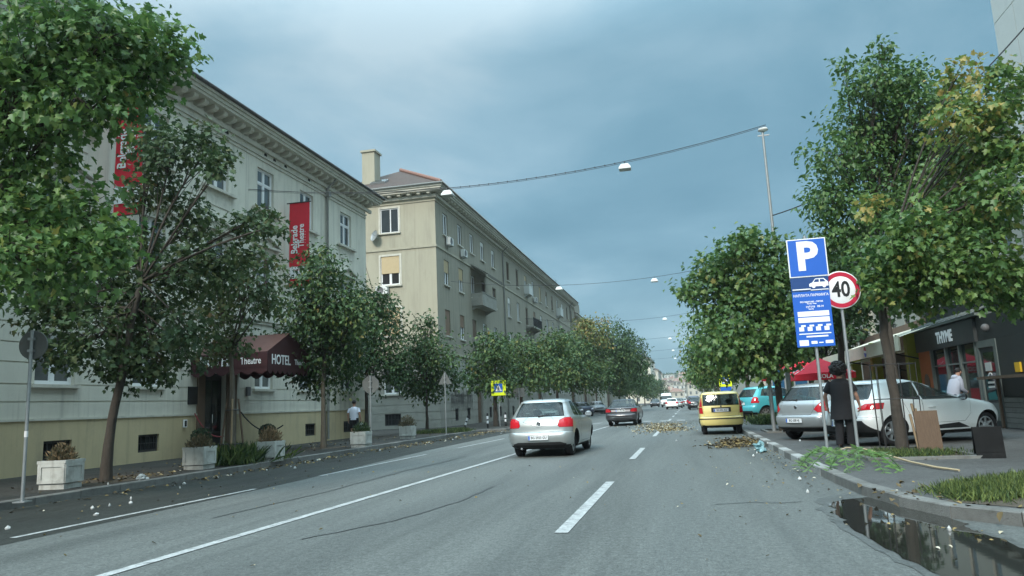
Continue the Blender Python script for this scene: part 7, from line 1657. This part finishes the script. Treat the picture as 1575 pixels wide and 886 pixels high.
def make_person(label, loc, rz, arms, legs, bend=0.0, head_turn=0.0, fingers=True):
    """arms: [(elbow, wrist, hand dir)] right, left; legs: [(knee, ankle)] right, left. +y is forward"""
    t = thing('person', label, 'person', loc, rz)
    by = lambda z: bend * max(0, z - .95) ** 1.2
    J = {'pelvis': (0, 0, .96, .13, .10), 'waist': (0, by(1.12), 1.12, .125, .095), 'chest': (0, by(1.32), 1.32, .15, .105), 'neck0': (0, by(1.46) + .01, 1.46, .07), 'neck1': (0, by(1.53) + .02, 1.53, .055),
         'head0': (0, by(1.58) + .035, 1.585, .070), 'head1': (0, by(1.66) + .03, 1.665, .085, .095), 'head2': (0, by(1.71) + .02, 1.72, .068, .075)}
    Bn = [('pelvis', 'waist'), ('waist', 'chest'), ('chest', 'neck0'), ('neck0', 'neck1'), ('neck1', 'head0'), ('head0', 'head1'), ('head1', 'head2')]
    for i, s in enumerate((1, -1)):
        el, wr, hd = arms[i]; q = 'RL'[i]; hv = Vector(hd).normalized(); w_ = Vector(wr); pl = w_ + hv * .085
        J['sh' + q] = (s * .17, by(1.42), 1.42, .062); J['el' + q] = (*el, .042); J['fa' + q] = (*(Vector(el).lerp(w_, .35)), .042); J['wr' + q] = (*wr, .027); J['pa' + q] = (*pl, .038, .020)
        Bn += [('chest', 'sh' + q), ('sh' + q, 'el' + q), ('el' + q, 'fa' + q), ('fa' + q, 'wr' + q), ('wr' + q, 'pa' + q)]
        kn, an = legs[i]
        J['hip' + q] = (s * .09, 0, .90, .088); J['kn' + q] = (*kn, .055); J['ca' + q] = (*(Vector(kn).lerp(Vector(an), .35) + Vector((0, -.02, 0))), .055); J['an' + q] = (*an, .036); J['toe' + q] = (an[0] + s * .02, an[1] + .15, max(.03, an[2] - .055), .034)
        Bn += [('pelvis', 'hip' + q), ('hip' + q, 'kn' + q), ('kn' + q, 'ca' + q), ('ca' + q, 'an' + q), ('an' + q, 'toe' + q)]
    body = skin_mesh('body', J, Bn, m_skin, t)
    for i, s in enumerate((1, -1)):      # hands: five bent fingers
        el, wr, hd = arms[i]; hv = Vector(hd).normalized(); pl = Vector(wr) + hv * .075
        fwd = Vector((0, 1, 0)); fwd = (fwd - hv * fwd.dot(hv)).normalized(); inn = Vector((-s, 0, 0))
        h = MB()
        for f, (o_, L_) in enumerate(((.028, .066), (.010, .076), (-.010, .070), (-.027, .056))):
            a = pl + fwd * o_; b = a + hv * L_ * .5 + inn * .008; c = b + hv * L_ * .38 + inn * .024; d = c + hv * L_ * .15 + inn * .022
            h.tube([a, b, c, d], [.0095, .009, .0078, .005], 7)
        a = pl - hv * .05 + fwd * .03; h.tube([a, a + fwd * .022 + hv * .03, a + fwd * .02 + hv * .062 + inn * .012], [.012, .010, .006], 7)
        h.build('hand', m_skin, t)
    # face and ears
    hy = by(1.66) + .03
    f = MB(); f.tube([(0, hy + .095, 1.675), (0, hy + .118, 1.645), (0, hy + .10, 1.635)], [.010, .015, .011], 8); f.build('nose', m_skin, t)
    for s in (-1, 1): MB().ball((s * .088, hy - .005, 1.655), .014, .024, .034, 10, 8).build('ear', m_skin, t); MB().ball((s * .033, hy + .088, 1.68), .012, .009, .008, 8, 6).build('eye', m_hair, t)
    MB().ball((0, hy + .092, 1.607), .024, .008, .007, 8, 6).build('mouth', mat('lips', (.30, .12, .10), .5), t)
    return t, by
def sleeve(m, p, q, r0, r1, mm, t, name='sleeve'):
    MB().tube([Vector(p).lerp(Vector(q), u) for u in (0, .25, .5, .75, 1)], [r0, r0 * 1.02, (r0 + r1) / 2 * 1.03, r1 * 1.0, r1], 14, cap=False).build(name, mm, t)
# man in long black clothes with bushy dark hair, by the parking sign
armsA = [((.30, .02, 1.14), (.31, .15, .92), (0, .1, -1)), ((-.325, -.03, 1.14), (-.345, .10, .90), (.02, .12, -1))]
legsA = [((.11, .04, .50), (.11, -.02, .08)), ((-.10, .0, .50), (-.11, -.06, .08))]
pa, by = make_person('person in long black top and trousers with bushy dark hair behind the sign posts', (3.24, 17.2, .12), R(-28), armsA, legsA)
tun = MB(); rr_ = []
for z, rx, ry, dy, wb in ((.63, .265, .21, .0, .045), (.75, .25, .195, 0, .04), (.95, .222, .17, 0, .025), (1.1, .205, .155, 0, .015), (1.25, .222, .158, .005, .01), (1.36, .235, .150, .005, .0), (1.425, .215, .125, .005, 0), (1.47, .14, .095, .01, 0), (1.495, .082, .075, .012, 0)): rr_.append(ell((0, dy, z), rx, ry, 24, wb, z * 3))
tun.rings(rr_, 0, False); tun.build('long_top', m_blackcloth, pa)
for s, (el, wr, hd) in ((1, armsA[0]), (-1, armsA[1])): sleeve(None, (s * .17, .0, 1.42), Vector((s * .17, 0, 1.42))  .lerp(Vector(el), .80), .082, .086, m_blackcloth, pa)
for s, (kn, an) in ((1, legsA[0]), (-1, legsA[1])):
    MB().tube([(s * .09, 0, .94), (s * .10, 0, .75), kn, Vector(kn).lerp(Vector(an), .6), (an[0], an[1], .10)], [.115, .11, .088, .080, .078], 14, cap=False).build('trouser_leg', m_blackcloth, pa)
    MB().rings([[(an[0] + (x * .046), an[1] + y, z) for x, y in [(math.cos(a), .05 + .135 * math.sin(a)) for a in np.linspace(0, 6.283, 17)[:-1]]] for z in (.0, .03)] + [[(an[0] + x * .036, an[1] + y, .085) for x, y in [(math.cos(a), .01 + .075 * math.sin(a)) for a in np.linspace(0, 6.283, 17)[:-1]]]]).build('shoe', m_black, pa)
hb = MB(); hb.ball((0, -.02, 1.70), .165, .18, .15, 22, 14, jit=.07, seed=2); qh = random.Random(8)
for k in range(150):
    a, b = qh.uniform(0, 6.28), qh.uniform(-.75, 1.45); d = Vector((math.cos(a) * math.cos(b), math.sin(a) * math.cos(b), math.sin(b)))
    if d.y > .55 and d.z < .35: continue
    hb.ball(Vector((0, -.025, 1.70)) + Vector((d.x * .155, d.y * .17, d.z * .145)), .032 * qh.uniform(.7, 1.3), None, None, 7, 5, jit=.2, seed=k)
hb.build('hair', m_hair, pa)
hand = pa.matrix_basis
wpos = Matrix.Translation((3.24, 17.2, .12)) @ Matrix.Rotation(R(-28), 4, 'Z') @ Vector((-.345, .125, .735))
kb = thing('plastic_bag', 'small pale plastic bag hanging from the hand of the person in black', 'bag', tuple(wpos))
MB().rings([ell((0, 0, z), rx, ry, 12, .12, z * 30) for z, rx, ry in ((-.24, .03, .02), (-.22, .065, .04), (-.10, .06, .045), (-.02, .035, .02), (.06, .012, .010))]).build('film', m_bag, kb)
# man walking away in a white shirt and black shorts
armsB = [((.28, -.04, 1.14), (.31, .04, .90), (.0, .1, -1)), ((-.27, -.06, 1.13), (-.27, .0, .88), (0, .05, -1))]
legsB = [((.11, .10, .50), (.10, .05, .09)), ((-.10, .02, .50), (-.10, -.16, .12))]
pb_, by = make_person('person in white t-shirt and black shorts walking away along the hotel wall', (-14.75, 31.6, .12), R(6), armsB, legsB)
sh = MB(); sh.rings([ell((0, 0, z), rx, ry, 20, .015, z * 3) for z, rx, ry in ((.90, .205, .155), (1.05, .20, .15), (1.2, .212, .148), (1.34, .225, .142), (1.42, .205, .12), (1.465, .13, .09), (1.49, .078, .07))], 0, False); sh.build('t_shirt', m_whitecloth, pb_)
for s, (el, wr, hd) in ((1, armsB[0]), (-1, armsB[1])): sleeve(None, (s * .17, 0, 1.42), Vector((s * .17, 0, 1.42)).lerp(Vector(el), .70), .078, .080, m_whitecloth, pb_)
for s, (kn, an) in ((1, legsB[0]), (-1, legsB[1])):
    MB().tube([(s * .085, 0, .98), (s * .10, .0, .75), Vector(kn) + Vector((0, 0, .04))], [.125, .125, .112], 14, cap=False).build('shorts_leg', m_blackcloth, pb_)
    MB().rings([[(an[0] + math.cos(a) * .046, an[1] + .05 + .135 * math.sin(a), z + an[2] - .09) for a in np.linspace(0, 6.283, 17)[:-1]] for z in (.0, .035)] + [[(an[0] + math.cos(a) * .036, an[1] + .01 + .075 * math.sin(a), an[2]) for a in np.linspace(0, 6.283, 17)[:-1]]]).build('shoe', m_white, pb_)
MB().ball((0, .01, 1.70), .094, .108, .088, 16, 10, jit=.02).build('hair', m_hair, pb_)
wpos = Matrix.Translation((-14.75, 31.6, .12)) @ Matrix.Rotation(R(6), 4, 'Z') @ Vector((.33, .05, .74))
kb = thing('plastic_bag', 'white carrier bag in the right hand of the walking person', 'bag', tuple(wpos))
MB().rings([ell((0, 0, z), rx, ry, 14, .1, z * 25) for z, rx, ry in ((-.42, .08, .05), (-.40, .13, .09), (-.22, .14, .10), (-.08, .10, .06), (.03, .03, .015))]).build('film', m_bag, kb)
wpos = Matrix.Translation((-14.75, 31.6, .12)) @ Matrix.Rotation(R(6), 4, 'Z') @ Vector((-.27, .0, .60))
MB_ = MB().rings([ell((0, 0, z), r_, r_, 12) for z, r_ in ((-.16, .035), (-.15, .042), (.02, .042), (.07, .018), (.13, .016))]); tag(MB_.build('bottle', m_trimblk, None, wpos), 'dark bottle in the left hand of the walking person', 'bottle')
# person in a pale grey hooded top in front of the shop windows
armsC = [((.25, .12, 1.14), (.16, .34, 1.04), (-.2, .9, -.3)), ((-.25, .12, 1.14), (-.16, .34, 1.02), (.2, .9, -.3))]
legsC = [((.11, .05, .50), (.11, 0, .08)), ((-.11, .03, .50), (-.11, -.02, .08))]
pc, by = make_person('person in a pale grey hooded top stooping at the shop windows behind the white hatchback', (8.1, 25.75, .12), R(-65), armsC, legsC, bend=.42)
sh = MB(); sh.rings([ell((0, by(z), z), rx, ry, 20, .02, z * 3) for z, rx, ry in ((.86, .21, .17), (1.05, .21, .165), (1.2, .225, .165), (1.34, .235, .155), (1.43, .21, .135), (1.50, .15, .12), (1.545, .10, .09))], 0, False); sh.build('hooded_top', m_greycloth, pc)
MB().ball((0, by(1.5) - .06, 1.50), .125, .10, .085, 14, 9, jit=.05).build('hood', m_greycloth, pc)
for s, (el, wr, hd) in ((1, armsC[0]), (-1, armsC[1])): MB().tube([(s * .17, by(1.42), 1.42), el, wr], [.08, .066, .048], 14, cap=False).build('sleeve', m_greycloth, pc)
for s, (kn, an) in ((1, legsC[0]), (-1, legsC[1])):
    MB().tube([(s * .085, 0, .98), (s * .10, .0, .75), kn, (an[0], an[1], .08)], [.12, .115, .085, .075], 14, cap=False).build('trouser_leg', mat('blue_denim', (.05, .075, .13), .9, .1, 12), pc)
    MB().rings([[(an[0] + math.cos(a) * .046, an[1] + .05 + .135 * math.sin(a), z) for a in np.linspace(0, 6.283, 17)[:-1]] for z in (.0, .035)] + [[(an[0] + math.cos(a) * .036, an[1] + .01 + .075 * math.sin(a), .085) for a in np.linspace(0, 6.283, 17)[:-1]]]).build('shoe', m_black, pc)
MB().ball((0, by(1.68) + .005, 1.71), .094, .106, .086, 16, 10, jit=.02).build('hair', m_hair, pc)
